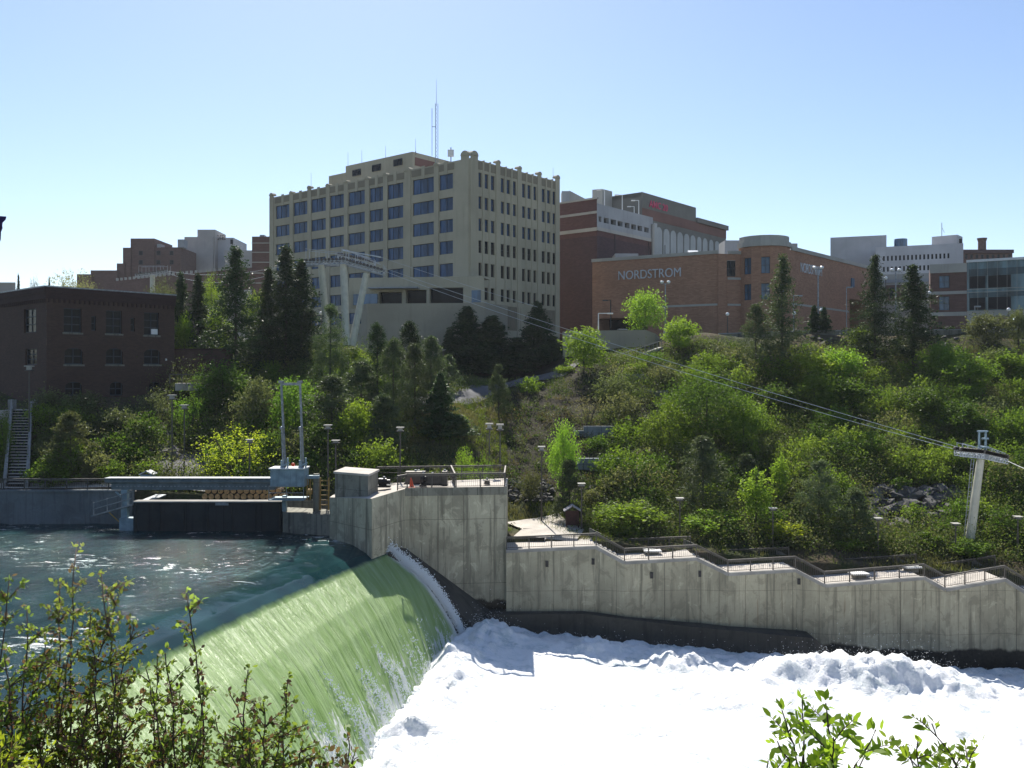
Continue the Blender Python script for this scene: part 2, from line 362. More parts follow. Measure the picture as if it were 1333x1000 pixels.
# ---------------------------------------------------------------- terrain height
def wv(X, Y, sc_, seed, n=9):
    r = np.random.default_rng(seed); z = 0
    for i in range(n):
        a = r.uniform(0, 6.28); f = sc_*r.uniform(.5, 2.2); z = z+np.sin(X*math.cos(a)*f+Y*math.sin(a)*f+r.uniform(0, 6.28))*r.uniform(.4, 1)
    return z/n
COLS = [
 (-150, [(84, -10.6), (90, -9.8), (98, -4.9), (101, -3.0), (118, -1), (140, 4), (160, 5)]),
 (45, [(84, -10.6), (87, -10.7), (98, -4.9), (101, -3.0), (118, -1), (140, 4), (160, 5)]),
 (150, [(84, -10.6), (89, -10.2), (95, -6.2), (100, -3.6), (112, -1), (140, 4), (160, 5)]),
 (240, [(84, -10.9), (90, -9.7), (98, -8.4), (103, -6), (108, -1.5), (120, 0), (140, 4), (160, 5)]),
 (310, [(84, -11.4), (92, -9.8), (100, -6), (112, -2), (130, 3), (140, 5), (160, 5)]),
 (450, [(84, -11), (95, -8), (110, -3), (125, 1.5), (140, 3.5), (160, 4)]),
 (600, [(80, -13), (88, -10.5), (94, -8.5), (104, -5.2), (115, -3), (125, -1.5), (145, .5), (160, 1)]),
 (648, [(80, -14.6), (90, -14.3), (96, -11.5), (105, -7.5), (118, -3.1), (130, -1.2), (150, 1.2), (160, 3)]),
 (690, [(80, -14.5), (90, -14.2), (96, -12), (105, -8.5), (118, -3.2), (130, -1), (150, 1.5), (160, 4)]),
 (770, [(80, -14.7), (90, -14.2), (96, -12), (105, -8.3), (118, -3), (130, 2), (140, 4.8), (160, 6)]),
 (900, [(80, -15.8), (92, -14), (105, -9.5), (120, -3), (136, 5.8), (160, 6.6)]),
 (1050, [(80, -16.8), (92, -14.2), (108, -8.5), (124, -1.5), (138, 6), (160, 6.6)]),
 (1200, [(80, -17.4), (92, -15), (108, -8.5), (124, -1.5), (138, 6), (160, 6.6)]),
 (1333, [(80, -18), (92, -15.2), (108, -8.5), (124, -1), (138, 6.3), (160, 6.6)]),
 (1600, [(80, -18), (92, -15.2), (108, -8.5), (124, -1), (138, 6.3), (160, 6.6)])]
def front(X): return np.where(X < -14.6, 83.6, np.where(X < -1.5, 79.0, 80.6))
def ground(X, Y, rough=True):
    X = np.asarray(X, float); Y = np.asarray(Y, float); Yc = np.maximum(Y, 20)
    u = CX+F*X/Yc; us = np.array([c[0] for c in COLS]); u = np.clip(u, us[0], us[-1]-1e-3)
    k = np.clip(np.searchsorted(us, u, 'right')-1, 0, len(us)-2); f = (u-us[k])/(us[k+1]-us[k]); f = f*f*(3-2*f)
    Z = np.stack([np.interp(Yc, [p[0] for p in c[1]], [p[1] for p in c[1]]) for c in COLS])
    idx = np.indices(k.shape); z = Z[(k, *idx)]*(1-f)+Z[(k+1, *idx)]*f
    if rough:
        amp = np.clip((Y-88)/8, 0, 1)*np.clip((150-Y)/10, 0, 1)
        z = z+amp*(wv(X, Y, .22, 1)*1.5+wv(X, Y, .9, 2)*.45)
    nb = np.interp(Y, [-400, 0, 4, 8, 16, 28], [-1.7, -1.7, -2.5, -5, -14, -26])
    return np.where(Y < 30, nb, np.where(Y < front(X), -26.0, z))
def gz(x, y): return float(ground(np.array([x]), np.array([y]))[0])
def hit(px, py, y0=82, y1=160):
    Y = np.arange(y0, y1, .25); g = ground((px-CX)/F*Y, Y); r = (HY-py)/F*Y; k = np.nonzero(g >= r)[0]
    return float(Y[k[0]]) if len(k) else y1
# ================================================================ GROUND
def axis(parts): return np.unique(np.concatenate([np.arange(*p) for p in parts]).round(3))
def grid_mesh(name, X, Y, Z, mats, keep=None, attrs=None, smooth=True):
    ny, nx = X.shape; me = bpy.data.meshes.new(name); V = np.stack([X, Y, Z], -1).reshape(-1, 3)
    I = np.arange(ny*nx).reshape(ny, nx); Q = np.stack([I[:-1, :-1], I[:-1, 1:], I[1:, 1:], I[1:, :-1]], -1).reshape(-1, 4)
    if keep is not None: Q = Q[keep.reshape(-1)]
    me.vertices.add(len(V)); me.vertices.foreach_set('co', V.ravel().astype(np.float32))
    me.loops.add(len(Q)*4); me.loops.foreach_set('vertex_index', Q.ravel().astype(np.int32)); me.polygons.add(len(Q)); me.polygons.foreach_set('loop_start', np.arange(0, len(Q)*4, 4, dtype=np.int32))
    me.update(calc_edges=True)
    for k, a in (attrs or {}).items():
        at = me.attributes.new(k, 'FLOAT', 'POINT'); at.data.foreach_set('value', a.ravel().astype(np.float32))
    for m in mats: me.materials.append(m)
    me.polygons.foreach_set('use_smooth', [smooth]*len(me.polygons)); me.update()
    return mesh_obj(name, me)
xs = np.concatenate([-np.geomspace(110, 5000, 22)[::-1], axis([(-100, 100.1, 1.0)]), np.geomspace(110, 5000, 22)])
ys = np.concatenate([[-400, -100, -20], axis([(-10, 30.1, 2)]), axis([(34, 77, 4)]), axis([(78, 92, .6), (92, 162, 1.0)]), np.geomspace(166, 7000, 22)])
GX, GY = np.meshgrid(xs, ys); GZ = ground(GX, GY)
t = NT('hillside_soil_and_grass'); v = t.coord(); n1 = t.noise(v, .11, 6, .65); n2 = t.noise(v, .9, 6, .7); n3 = t.noise(v, 6, 4)
c = t.mix(t.smooth(n1, .42, .58), (.045, .052, .02), (.085, .065, .04)); c = t.mix(t.smooth(n2, .5, .68), c, (.035, .055, .015)); c = t.mix(t.math('MULTIPLY', t.smooth(n3, .5, .75), .5), c, (.03, .028, .02))
gpos = t.xyz(t.coord()); slope_shade = t.math('MULTIPLY', t.smooth(gpos[0], -2.5, .5), t.math('MULTIPLY', t.smooth(gpos[0], 13, 9), t.smooth(gpos[1], 93, 98)))
c = t.mix(t.math('MULTIPLY', slope_shade, .8), c, t.mix(n2, (.02, .018, .013), (.045, .036, .024)))  # shade on the middle slope painted in as darker soil
t.bsdf(c, .95, 0.0, t.bump(n2, .6, .4), .1)
g = grid_mesh('ground', GX, GY, GZ, [t.m]); tag(g, kind='structure')

# ================================================================ RIVER: pool above the dam and the fall, one sheet
C0 = np.array([-10.3, 68.0]); dd = np.array([.315, .949]); nn = np.array([.949, -.315])
S_ = [-6, -4, -2.4, -1.3, -.4, .8, 2, 3, 4, 4.9, 5.6, 6.3]; D_ = [0, .1, .45, 1.0, 1.55, 2.3, 3.35, 4.6, 6.1, 7.9, 9.5, 11.3]
tt = np.concatenate([np.arange(30, 8, -.5), np.arange(8, -34, -.16), np.arange(-34, -60, -1.0)])
ss = np.concatenate([-np.geomspace(170, 40, 14), np.arange(-39, -8, .3), np.arange(-8, 6.31, .12)])
SS, TT = np.meshgrid(ss, tt)
T0 = 5.95   # where the sheet meets the abutment
stretch = 1+.45*np.clip((3-TT)/22, 0, 1.3); se = np.where(SS > -1.3, -1.3+(SS+1.3), SS); sx = np.where(SS > -1.3, -1.3+(SS+1.3)*stretch, SS)
bend = .0030*np.clip(-TT-4, 0, 60)**2
RX = C0[0]+dd[0]*TT+nn[0]*sx+bend; RY = C0[1]+dd[1]*TT+nn[1]*sx
drop = np.interp(se, S_, D_); fall = np.clip((SS+1.3)/4, 0, 1)
pool = np.clip((-1.5-SS)/4, .0, 1)
zz = -13.5-drop
rip = wv(RX, RY, 1.4, 5, 14)*.10+wv(RX, RY, .45, 6, 10)*.10+wv(RX, RY, 3.6, 8, 16)*.045
zz = zz+rip*(.2+1.05*pool)
fl = .5*(wv(TT+SS*.75, SS*.12, 1.6, 9, 14)*.3+wv(TT+SS*.75, SS*.3, 4.5, 10, 14)*.05+wv(TT, SS*.7, 3.5, 19, 12)*.06)*fall
RX2 = RX+fl*.6; zz = zz+fl*.7
cx_ = (SS[:-1, :-1]+SS[1:, 1:])/2; ct_ = (TT[:-1, :-1]+TT[1:, 1:])/2
keep = (cx_ < -2.3) | (ct_ < T0)
t = NT('river_water'); s = t.attr('flow'); cr = t.attr('crest')
obj_ = t.coord('Object'); crk = t.math('ADD', cr, t.math('MULTIPLY', t.math('MAXIMUM', s, -2.0), .75))
fv = t.comb(crk, t.math('MULTIPLY', s, .16))
wob = t.noise(t.comb(t.math('MULTIPLY', cr, .8), 0.0), 1.0, 4)
edge = t.smooth(t.math('ADD', s, t.math('MULTIPLY', t.math('SUBTRACT', wob, .5), .5)), -1.75, -1.15)
st1 = t.noise(fv, 1.3, 6, .65, .4); st2 = t.noise(fv, 2.6, 5, .6, .5); blot = t.noise(t.comb(crk, t.math('MULTIPLY', s, .6)), .9, 5, .6, .5)
deep = t.mix(t.smooth(t.noise(obj_, .25, 4), .35, .7), (.006, .026, .03), (.014, .05, .052))
green = t.mix(t.smooth(st1, .32, .68), (.3, .47, .15), (.48, .66, .3)); green = t.mix(t.math('MULTIPLY', t.smooth(st2, .45, .75), .55), green, (.64, .78, .48))
green = t.mix(t.math('MULTIPLY', t.smooth(blot, .52, .7), .3), green, (.24, .36, .14))
cc = t.mix(edge, deep, green)
lowf = t.smooth(s, 1.0, 5.8)
clot = t.noise(t.comb(crk, t.math('MULTIPLY', s, .75), 3.0), 1.15, 8, .72, .6)
wf = t.smooth(t.math('ADD', t.math('MULTIPLY', clot, 1.0), t.math('ADD', t.math('MULTIPLY', st1, .25), t.math('MULTIPLY', lowf, .36))), .87, .95)
fine = t.noise(t.comb(t.math('MULTIPLY', cr, 5), t.math('MULTIPLY', s, 1.6)), 1.0, 6, .75)
fleck = t.math('MULTIPLY', t.smooth(fine, .66, .72), t.smooth(s, -.8, 2))
rim = t.smooth(t.math('ADD', cr, t.math('MULTIPLY', fine, 1.0)), 5.5, 6.3)
rif_glint = t.noise(t.map(obj_, (.5, 1.6, 1), (0, 0, -.25)), 1.1, 7, .75, .8); rif2 = t.noise(obj_, .12, 3)
rw = t.math('MULTIPLY', t.smooth(t.math('ADD', rif_glint, t.math('MULTIPLY', rif2, .45)), .835, .88), t.math('SUBTRACT', 1.0, t.smooth(s, -7, -3)))  # white riffles on the pool, with sun glints painted in as well
wf = t.math('MAXIMUM', t.math('MULTIPLY', rw, .75), wf)
wf = t.math('MAXIMUM', t.math('MAXIMUM', wf, t.math('MULTIPLY', fleck, .8)), t.math('MULTIPLY', rim, t.smooth(s, -1.6, -.6)))
cc = t.mix(wf, cc, (.9, .92, .9))
pw = t.noise(t.map(obj_, (1.0, .55, 1), (0, 0, .6)), 1.7, 5, .6, .6); pw2 = t.noise(obj_, 6, 4, .65)
hgt = t.math('ADD', t.math('MULTIPLY', pw, 1.0), t.math('MULTIPLY', pw2, .25))
hgt = t.math('ADD', t.math('MULTIPLY', hgt, t.math('SUBTRACT', 1.0, t.smooth(s, -9, -2))), t.math('MULTIPLY', st2, t.math('MULTIPLY', edge, 1.2)))
ro = t.math('ADD', .04, t.math('MULTIPLY', edge, .33)); ro = t.math('ADD', ro, t.math('MULTIPLY', wf, .4))
pb_ = t.bsdf(cc, ro, 0.0, t.bump(hgt, .9, .32), t.math('ADD', .13, t.math('MULTIPLY', edge, .2))); tr_ = t.new('ShaderNodeBsdfTranslucent', {'Color': t.mix(wf, (.45, .6, .25), (.85, .88, .85))}); mx_ = t.new('ShaderNodeMixShader', {0: t.math('MULTIPLY', edge, .4)}); t.l.new(pb_.outputs[0], mx_.inputs[1]); t.l.new(tr_.outputs[0], mx_.inputs[2]); t.l.new(mx_.outputs[0], t.out.inputs[0])
r_ = grid_mesh('river_water', RX2, RY, zz, [t.m], keep, {'flow': SS, 'crest': TT}); tag(r_, kind='structure')

# ================================================================ WHITEWATER below the dam
fx = np.concatenate([axis([(-26, 48, .22)]), np.geomspace(48.5, 260, 40)]); fy = np.concatenate([axis([(24, 44, 1.0)]), axis([(44, 82, .22)])])
FX, FY = np.meshgrid(fx, fy)
base = np.interp(FX, [-20, -3, 3, 15, 25, 40, 260], [-20.9, -20.9, -21.3, -22.5, -23.2, -24.4, -31])-np.clip((72-FY)/25, 0, 1)*.6
sd = (FX-C0[0])*nn[0]+(FY-C0[1])*nn[1]-np.clip((68-FY)/22, 0, 1.5)*3.2
def bumpf(cx, cy, rx, ry, h): return h*np.exp(-((FX-cx)/rx)**2-((FY-cy)/ry)**2)
mound = bumpf(23.5, 70.5, 4.8, 2.6, 1.6)+bumpf(28.5, 69.5, 3.4, 2.5, 1.1)+bumpf(33, 70, 4, 3, 1.1)+bumpf(7.5, 73, 3, 2, .9)+bumpf(-1, 73.2, 3, 1.6, .8)+bumpf(13, 71, 3, 2.5, 1.1)+bumpf(18, 64, 5, 3, .9)+bumpf(38, 62, 5, 3, .8)+bumpf(41, 69, 4, 3, .7)
nz_ = np.zeros_like(FX)
for j in range(FX.shape[0]):
    for i in range(FX.shape[1]):
        x, y = FX[j, i], FY[j, i]
        a = mn.fractal((x*.16, y*.2, 1.3), .9, 2.1, 6); b = abs(mn.noise((x*.75, y*.75, 5)))+.5*abs(mn.noise((x*1.9, y*1.9, 9)))
        nz_[j, i] = a*.6-b*.4+.18
lip = np.exp(-((sd-6.3)/1.7)**2)*(.8+.8*wv(FX, FY, .9, 71, 12))
tb_ = np.array([[mn.turbulence((x*.9, y*.9, 2.2), 5, False) for x, y in zip(FX[j], FY[j])] for j in range(FX.shape[0])])-.45
FZ = tb_*(.12+.3*np.exp(-((sd-6)/1.6)**2)+.2*np.exp(-((FY-76)/3)**2)+.22*np.clip(mound, 0, 1))+base+mound*(1+.25*nz_)+nz_*(.5+.35*mound)+lip*(1+nz_)
t = NT('whitewater_foam'); v = t.coord(); a = t.noise(v, .55, 6, .65, .8); b = t.noise(v, 3.5, 6, .75); c2 = t.noise(t.map(v, (.5, 1.4, 1)), .35, 5, .6, 1.0)
cc = t.mix(t.smooth(a, .36, .6), (.68, .73, .74), (.95, .95, .95)); cc = t.mix(t.math('MULTIPLY', t.smooth(c2, .55, .66), .8), cc, (.5, .58, .59)); cc = t.mix(t.math('MULTIPLY', t.smooth(b, .44, .62), .8), cc, (.95, .95, .95))
p = t.bsdf(cc, .6, 0.0, t.bump(t.math('ADD', b, a), .6, .25), .3)
f_ = grid_mesh('whitewater', FX, FY, FZ, [t.m]); tag(f_, kind='structure')
# drops thrown up from the crests, the abutment edge and the foot of the fall
pts = []
J = rng.integers(0, FX.shape[0], 60000); I = rng.integers(0, FX.shape[1], 60000)
sel = (FX[J, I] > -8) & (FX[J, I] < 46) & (FY[J, I] > 48) & (FY[J, I] < 76.6) & (sd[J, I] > 4.5)
wgt = (mound[J, I]*.5+np.exp(-((sd[J, I]-6.3)/1.6)**2)*1.6+np.clip(nz_[J, I], 0, 1)*.35+.02); sel &= rng.random(60000) < wgt
J, I = J[sel][:9000], I[sel][:9000]
D = np.stack([FX[J, I], FY[J, I], FZ[J, I]], -1)+rng.normal(size=(len(J), 3))*[.25, .25, 0]; D[:, 2] += rng.exponential(.22, len(J))*(1+wgt[sel][:9000])
E = []
for k in range(17000):
    s1 = rng.uniform(-1.8, 5.2); t1 = T0+rng.normal()*.24+.25+max(0, s1)*.12; st_ = 1
    E.append((C0[0]+dd[0]*t1+nn[0]*s1, C0[1]+dd[1]*t1+nn[1]*s1, -13.5-np.interp(s1, S_, D_)+rng.normal()*.22+rng.exponential(.12)))
E = np.array(E)
for k in range(3): pass
G = []
for k in range(60000):
    if len(G) >= 9000: break
    s1 = rng.uniform(1.5, 6.2); t1 = rng.uniform(-34, 5.5); w_ = wv(np.array([t1+s1*.42]), np.array([s1*.5]), 1.5, 91, 12)[0]
    if w_ < .55-.14*s1+.25*rng.random(): continue
    sx1 = -1.3+(s1+1.3)*(1+.45*min(1.3, max(0, (3-t1)/22))); G.append((C0[0]+dd[0]*t1+nn[0]*sx1+.003*max(0, -t1-4)**2+rng.normal()*.1, C0[1]+dd[1]*t1+nn[1]*sx1+rng.normal()*.1, -13.5-np.interp(s1, S_, D_)+.12+rng.exponential(.13)))
G = np.array(G)
B = np.concatenate([D, E, G]); sz = np.concatenate([rng.uniform(.012, .035, len(D)), rng.uniform(.02, .065, len(E)), rng.uniform(.025, .08, len(G))])
tet = np.array([[1, 1, 1], [1, -1, -1], [-1, 1, -1], [-1, -1, 1]])*.6; tf = [(0, 1, 2), (0, 3, 1), (0, 2, 3), (1, 3, 2)]
V = B[:, None, :]+tet[None]*sz[:, None, None]; Vt = V[:, np.array(tf).ravel()].reshape(-1, 3, 3)
M['spray'] = plain('water_droplets', (.85, .87, .87), .4, 0, .03)
o = mesh_obj('water_spray', quads_mesh('water_spray', Vt, 3, ['spray'])); tag(o, 'white droplets and froth thrown up along the foot and edge of the fall', 'spray', kind='stuff')
# boiling white lip along the abutment
mb = MB()

# ================================================================ DAM ABUTMENT TOWER
def pv(px, Y): return (PX(px, Y), Y)
A, Bc, Cc, Dc, Ec = pv(429, 76), pv(484, 71.6), pv(512, 75), pv(528, 76.5), pv(659, 77.5)
ab = thing('dam_abutment', 'tall pale concrete abutment block beside the fall with railed machinery deck on top', 'dam', (-5, 78, -26))
mb = MB(); zt = -9.45
mb.prism([A, Bc, Cc, Dc, Ec, (Ec[0]+.1, 84.5), (A[0], 84.5)], -26, [-10.1, -9.62, zt-.1, zt, zt-.02, zt-.02, -10.1], 0, 1)
mb.build('block', ['conc_tower', 'pave'], ab)
cp = MB(); fD = Face(Dc, (Ec[0]-Dc[0], Ec[1]-Dc[1])); L_ = (Vector(Ec)-Vector(Dc)).length
fD.slab(cp, -.05, L_+.06, zt-.62, zt+.06, .06, .02); cp.build('coping', 'conc_dark', ab)
# sloped training wedge at the foot of the tower, wet and dark
mb = MB(); mb.prism([(-9.9, 73.6), (-3.2, 74.0), (-1.0, 77.4), (-9.2, 76.9)], -26, [-14.2, -20.0, -20.4, -14.0]); mb.build('training_wedge', 'conc_ledge', ab)
# low pier left of the block
lp = thing('concrete_pier', 'low dark concrete pier between the gate and the abutment block', 'pier', (PX(398, 79), 79.5, -16))
mb = MB(); mb.prism([pv(368, 79), pv(430, 77.2), pv(430, 80.5), pv(368, 82)], -16, -11.75); mb.build('pier_body', 'conc_dark', lp)
mb = MB(); x0, x1 = PX(371, 79.6), PX(416, 79.6)
mb.box(PX(408, 79.4), PX(415, 79.4), 79.2, 79.75, -11.75, PZ(617, 79.4)); mb.build('upright', 'conc_dark', lp)
mb = MB(); mb.box(PX(368, 79.4), PX(373, 79.4), 79.2, 79.7, -11.74, -10.4); mb.build('short_post', 'bluesteel', lp)
# concrete hut on the block
hut = thing('concrete_hut', 'small windowless concrete hut with flat slab roof on the left end of the abutment', 'hut', (PX(462, 75), 75, -10.0))
H1, H2, H3 = pv(436, 75.4), pv(479, 73.4), pv(492, 77)
mb = MB(); mb.prism([H1, H2, H3, (H1[0]+H3[0]-H2[0], H1[1]+H3[1]-H2[1])], -10.15, PZ(618, 74.5)); mb.build('wall', 'conc_dark', hut)
def off(pts, k):
    cx = sum(p[0] for p in pts)/len(pts); cy = sum(p[1] for p in pts)/len(pts); return [(cx+(p[0]-cx)*k, cy+(p[1]-cy)*k) for p in pts]
mb = MB(); mb.prism(off([H1, H2, H3, (H1[0]+H3[0]-H2[0], H1[1]+H3[1]-H2[1])], 1.07), PZ(618, 74.5)+.002, PZ(618, 74.5)+.17); mb.build('roof_slab', 'pave', hut)

# ================================================================ RAILINGS
def railing(path, label, h=1.07, step=1.9, pickets=.16, name='railing', mat='rail', group=None, mid=False, panel=True, top=.06):
    path = [Vector(p) for p in path]; L0 = path[0].copy()
    r = thing(name, label, 'railing', L0, 0, group)
    mb = MB(); up = Vector((0, 0, h))
    for a, b in zip(path[:-1], path[1:]):
        d = b-a; m = (a+b)/2; mb.obox(m+up, d, d.length/2+.02, top, top)
    mb.build('handrail', mat, r)
    if panel:
        mb = MB()
        for a, b in zip(path[:-1], path[1:]):
            d = b-a; m = (a+b)/2; mb.obox(m+Vector((0, 0, .12)), d, d.length/2-.01, .016, .02)
            mb.obox(m+up-Vector((0, 0, .14)), d, d.length/2-.01, .016, .02)
            if mid:
                mb.obox(m+up*.55, d, d.length/2-.01, .02, .02)
            else:
                n = int(d.length/pickets)
                for k in range(1, n): q = a+d*(k/n); mb.obox(q+Vector((0, 0, h/2)), (1, 0, 0), .009, .009, h/2-.12)
        mb.build('picket_panel', mat, r)
    first = None
    for a, b in zip(path[:-1], path[1:]):
        d = b-a; n = max(1, round(d.length/step))
        for k in range(n+1 if b is path[-1] else n):
            q = a+d*(k/n)-L0
            if first is None:
                pm = MB(); pm.box(-.045, .045, -.045, .045, 0, h-.04); first = pm.build('post', mat); first.parent = r; first.location = q
            else:
                c = first.copy(); col.objects.link(c); c.parent = r; c.location = q
    return r
e = .12
railing([(Cc[0]+.3, Cc[1]+.35, zt), (Dc[0]+.1, Dc[1]+.3, zt), (Ec[0]-.15, Ec[1]+.2, zt)], 'brown railing along the front edge of the machinery deck', 1.15)
railing([(Ec[0]-.15, Ec[1]+.25, zt), (Ec[0]-.1, 84.2, zt)], 'brown railing along the right side of the machinery deck', 1.15)
railing([(Ec[0]-.25, 84.3, zt), (PX(490, 84), 84.3, zt-.15)], 'brown railing along the back of the machinery deck', 1.15, mid=True)
railing([(PX(592, 77.2), 77.3, zt), (PX(587, 84), 84.1, zt)], 'brown railing crossing the machinery deck from front to back', 1.15, mid=True)

# ================================================================ PROMENADE WALL (steps down to the right)
WP = [(660, 76.8, -14.72), (776, 77.3, -14.49), (813, 76.9, -15.7), (907, 77.4, -15.48), (948, 77.0, -16.68), (1036, 77.4, -16.45), (1074, 76.9, -17.62), (1204, 77.3, -17.07), (1231, 76.7, -17.9), (1309, 77.2, -17.18), (1345, 76.5, -18.49), (1420, 77, -18.5), (1460, 76.6, -19.5), (1700, 78, -19.5)]
wpts = [Vector((PX(a, b), b, c)) for a, b, c in WP]; wpts[0].x = Ec[0]+.005
DEP = 5.6
pw_ = thing('promenade_wall', 'long pale concrete river wall stepping down to the right above the whitewater', 'wall', (wpts[0].x, 77, -26))
mb = MB(); mp = MB(); mc = MB()
for i in range(len(wpts)-1):
    a, b = wpts[i], wpts[i+1]
    mb.face([(a.x, a.y, -27), (b.x, b.y, -27), tuple(b), tuple(a)])
    mb.face([(b.x, b.y+.4, -27), (a.x, a.y+.4, -27), (a.x, a.y+.4, a.z), (b.x, b.y+.4, b.z)])
    mb.face([tuple(a), tuple(b), (b.x, b.y+.4, b.z), (a.x, a.y+.4, a.z)])
    d = b-a; m = (a+b)/2; n = Vector((d.y, -d.x, 0)).normalized()
    mc.obox(m+n*.03+Vector((0, .12, .012)), d, d.length/2+.01, .19, .13)
mb.build('wall_face', 'conc', pw_); mc.build('edge_beam', 'pave_grey', pw_)
# the platforms and stair flights behind the wall: flat terraces, steps between
for i in range(len(wpts)-1):
    a, b = wpts[i], wpts[i+1]; ya, yb = a.y+.4, b.y+.4; back = 82.6
    if b.z < a.z-.3:      # stair flight
        n = 6; ms = MB()
        for k in range(n):
            xa = a.x+(b.x-a.x)*k/n; xb = a.x+(b.x-a.x)*(k+1)/n; z = a.z+(b.z-a.z)*(k+.6)/n
            ya_, yb_ = ya+(yb-ya)*k/n, ya+(yb-ya)*(k+1)/n
            ms.prism([(xa, ya_), (xb, yb_), (xb, back), (xa, back)], -24, z-.06)
        ms.build('stair_flight', 'pave_grey', pw_)
        mk = MB(); mk.prism([(a.x-.1, back), (b.x, back), (b.x, back+.3), (a.x-.1, back+.3)], [-20]*4, [a.z+.75, b.z+.75, b.z+.75, a.z+.75]); mk.build('stair_parapet', 'conc_dark', pw_)
    else:
        mp = MB(); mp.prism([(a.x, ya), (b.x, yb), (b.x, back), (a.x, back)], -24, [a.z-.02, b.z-.02, b.z-.02, a.z-.02]); mp.build('terrace', 'pave', pw_)
# footing ledge
mb = MB(); LE = [(560, 75.9, -19.9), (640, 75.6, -19.7), (760, 76.3, -19.8), (900, 75.8, -20.75), (1060, 75.2, -21.5), (1100, 75.0, -23.5)]
for (a, ya, za), (b, yb, zb) in zip(LE[:-1], LE[1:]):
    xa, xb = PX(a, ya), PX(b, yb); mb.prism([(xa, ya), (xb, yb), (xb, yb+3), (xa, ya+3)], -27, [za, zb, zb, za])
mb.build('footing_ledge', 'conc_ledge', pw_)
mb = MB()
for px, py in ((712, 734), (772, 731), (848, 749), (911, 747), (1040, 757)):
    k = next(i for i in range(len(WP)-1) if WP[i][0] <= px < WP[i+1][0]); a, b = wpts[k], wpts[k+1]; fc = Face((a.x, a.y), ((b-a).x, (b-a).y))
    u = fc.u(px); z = fc.z(px, py); bx = MB(); fc.slab(bx, u-.12, u+.12, z-.25, z+.25, .1, .02); bx.build('wall_bracket', 'darkmetal', pw_)
rp = [p+Vector((.02, .18, .145)) for p in wpts]
railing(rp[:9]+rp[9:], 'long brown picket railing following the top of the stepped river wall', 1.0, 1.9)
bk = []
for i, p in enumerate(wpts): bk.append(Vector((p.x*1.055, 82.45, p.z)))
for i, lab in ((2, 'second'), (4, 'third'), (6, 'fourth'), (8, 'fifth')):
    railing([bk[i]+Vector((.4, 0, 0)), bk[i+1]-Vector((.4, 0, 0))], 'brown railing along the back of the %s terrace from the abutment' % lab, 1.0, 2.2)
# white topped benches on the terraces
def bench():
    b = thing('bench', 'x', 'bench', (0, 0, 0)); m1 = MB(); m1.box(-.75, .75, -.55, .55, .38, .5); m1.build('seat', 'white', b, .02)
    m2 = MB(); m2.box(-.5, .5, -.35, .35, 0, .379); m2.build('base', 'conc_dark', b); return b
b0 = bench()
for k, (px, Y, zz_, lab) in enumerate(((849, 80.3, -15.74, 'square white topped bench on the second terrace from the abutment'), (1118, 79.0, -17.45, 'square white topped bench on the fourth terrace, on open paving'), (1186, 80.5, -17.2, 'white topped bench beside the far stairs of the fourth terrace'))):
    b = b0 if k == 0 else dup(b0); b.location = (PX(px, Y), Y, zz_); b['label'] = lab; b['group'] = 'benches on the terraces'; b.rotation_euler.z = .1*k

# ================================================================ LEFT RIVER WALL, GATE, GIRDER, HOIST
lw = thing('river_wall', 'dark blue grey concrete quay wall at the left of the pool', 'wall', (PX(70, 84), 84, -16))
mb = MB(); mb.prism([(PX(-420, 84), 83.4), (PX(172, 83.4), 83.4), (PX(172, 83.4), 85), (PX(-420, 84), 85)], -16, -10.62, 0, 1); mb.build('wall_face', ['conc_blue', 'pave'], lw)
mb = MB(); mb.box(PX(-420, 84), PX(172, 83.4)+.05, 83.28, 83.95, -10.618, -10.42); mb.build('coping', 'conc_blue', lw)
railing([(PX(-60, 84), 83.7, -10.42), (PX(4, 84), 83.7, -10.42)], 'dark picket railing left of the concrete stairs foot', .95, 1.8)
railing([(PX(7, 84), 83.7, -10.42), (PX(143, 84), 83.7, -10.42)], 'dark picket railing along the top of the left river wall', .95, 2.0)
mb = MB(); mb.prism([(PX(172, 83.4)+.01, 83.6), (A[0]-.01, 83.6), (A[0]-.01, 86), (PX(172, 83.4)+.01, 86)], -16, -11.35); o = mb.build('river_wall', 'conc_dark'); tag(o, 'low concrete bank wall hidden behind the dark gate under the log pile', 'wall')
gt = thing('floating_gate', 'long black steel gate lying across the pool below the blue girder', 'gate', (PX(270, 80), 80, -14.2))
mb = MB(); gx0, gx1 = PX(176, 80), PX(368, 80); mb.box(gx0, gx1, 79.6, 80.5, -14.2, -11.02)
for k in range(7): x = gx0+.2+(gx1-gx0-.4)*k/6; mb.box(x-.06, x+.06, 79.52, 79.6, -14.1, -11.1)
mb.build('gate_panel', 'gate', gt); mb = MB(); mb.box(gx0-.02, gx1+.0, 79.45, 80.7, -11.018, -10.93); mb.build('top_flange', 'pave_grey', gt)
mb = MB(); mb.box(PX(283, 80), PX(300, 80), 79.4, 79.449, -11.25, -10.98); mb.build('plate', 'galv', gt)
gd = thing('girder_bridge', 'long blue grey box girder carrying rail over the gate on one post', 'girder', (PX(150, 80), 80, -9.9))
g0, g1 = PX(138, 80), PX(357, 80)
mb = MB(); yc = 80.2
prof = [(yc-.42, -9.0), (yc-.5, -9.12), (yc-.5, -9.3), (yc-.3, -9.42), (yc-.3, -9.98), (yc+.3, -9.98), (yc+.3, -9.42), (yc+.5, -9.3), (yc+.5, -9.12), (yc+.42, -9.0)]
i0 = len(mb.v)
for a in range(len(prof)):
    b = (a+1) % len(prof); xa = g0+(.5 if prof[a][1] < -9.4 else 0); xb = g0+(.5 if prof[b][1] < -9.4 else 0)
    mb.face([(xa, *prof[a]), (g1, *prof[a]), (g1, *prof[b]), (xb, *prof[b])])
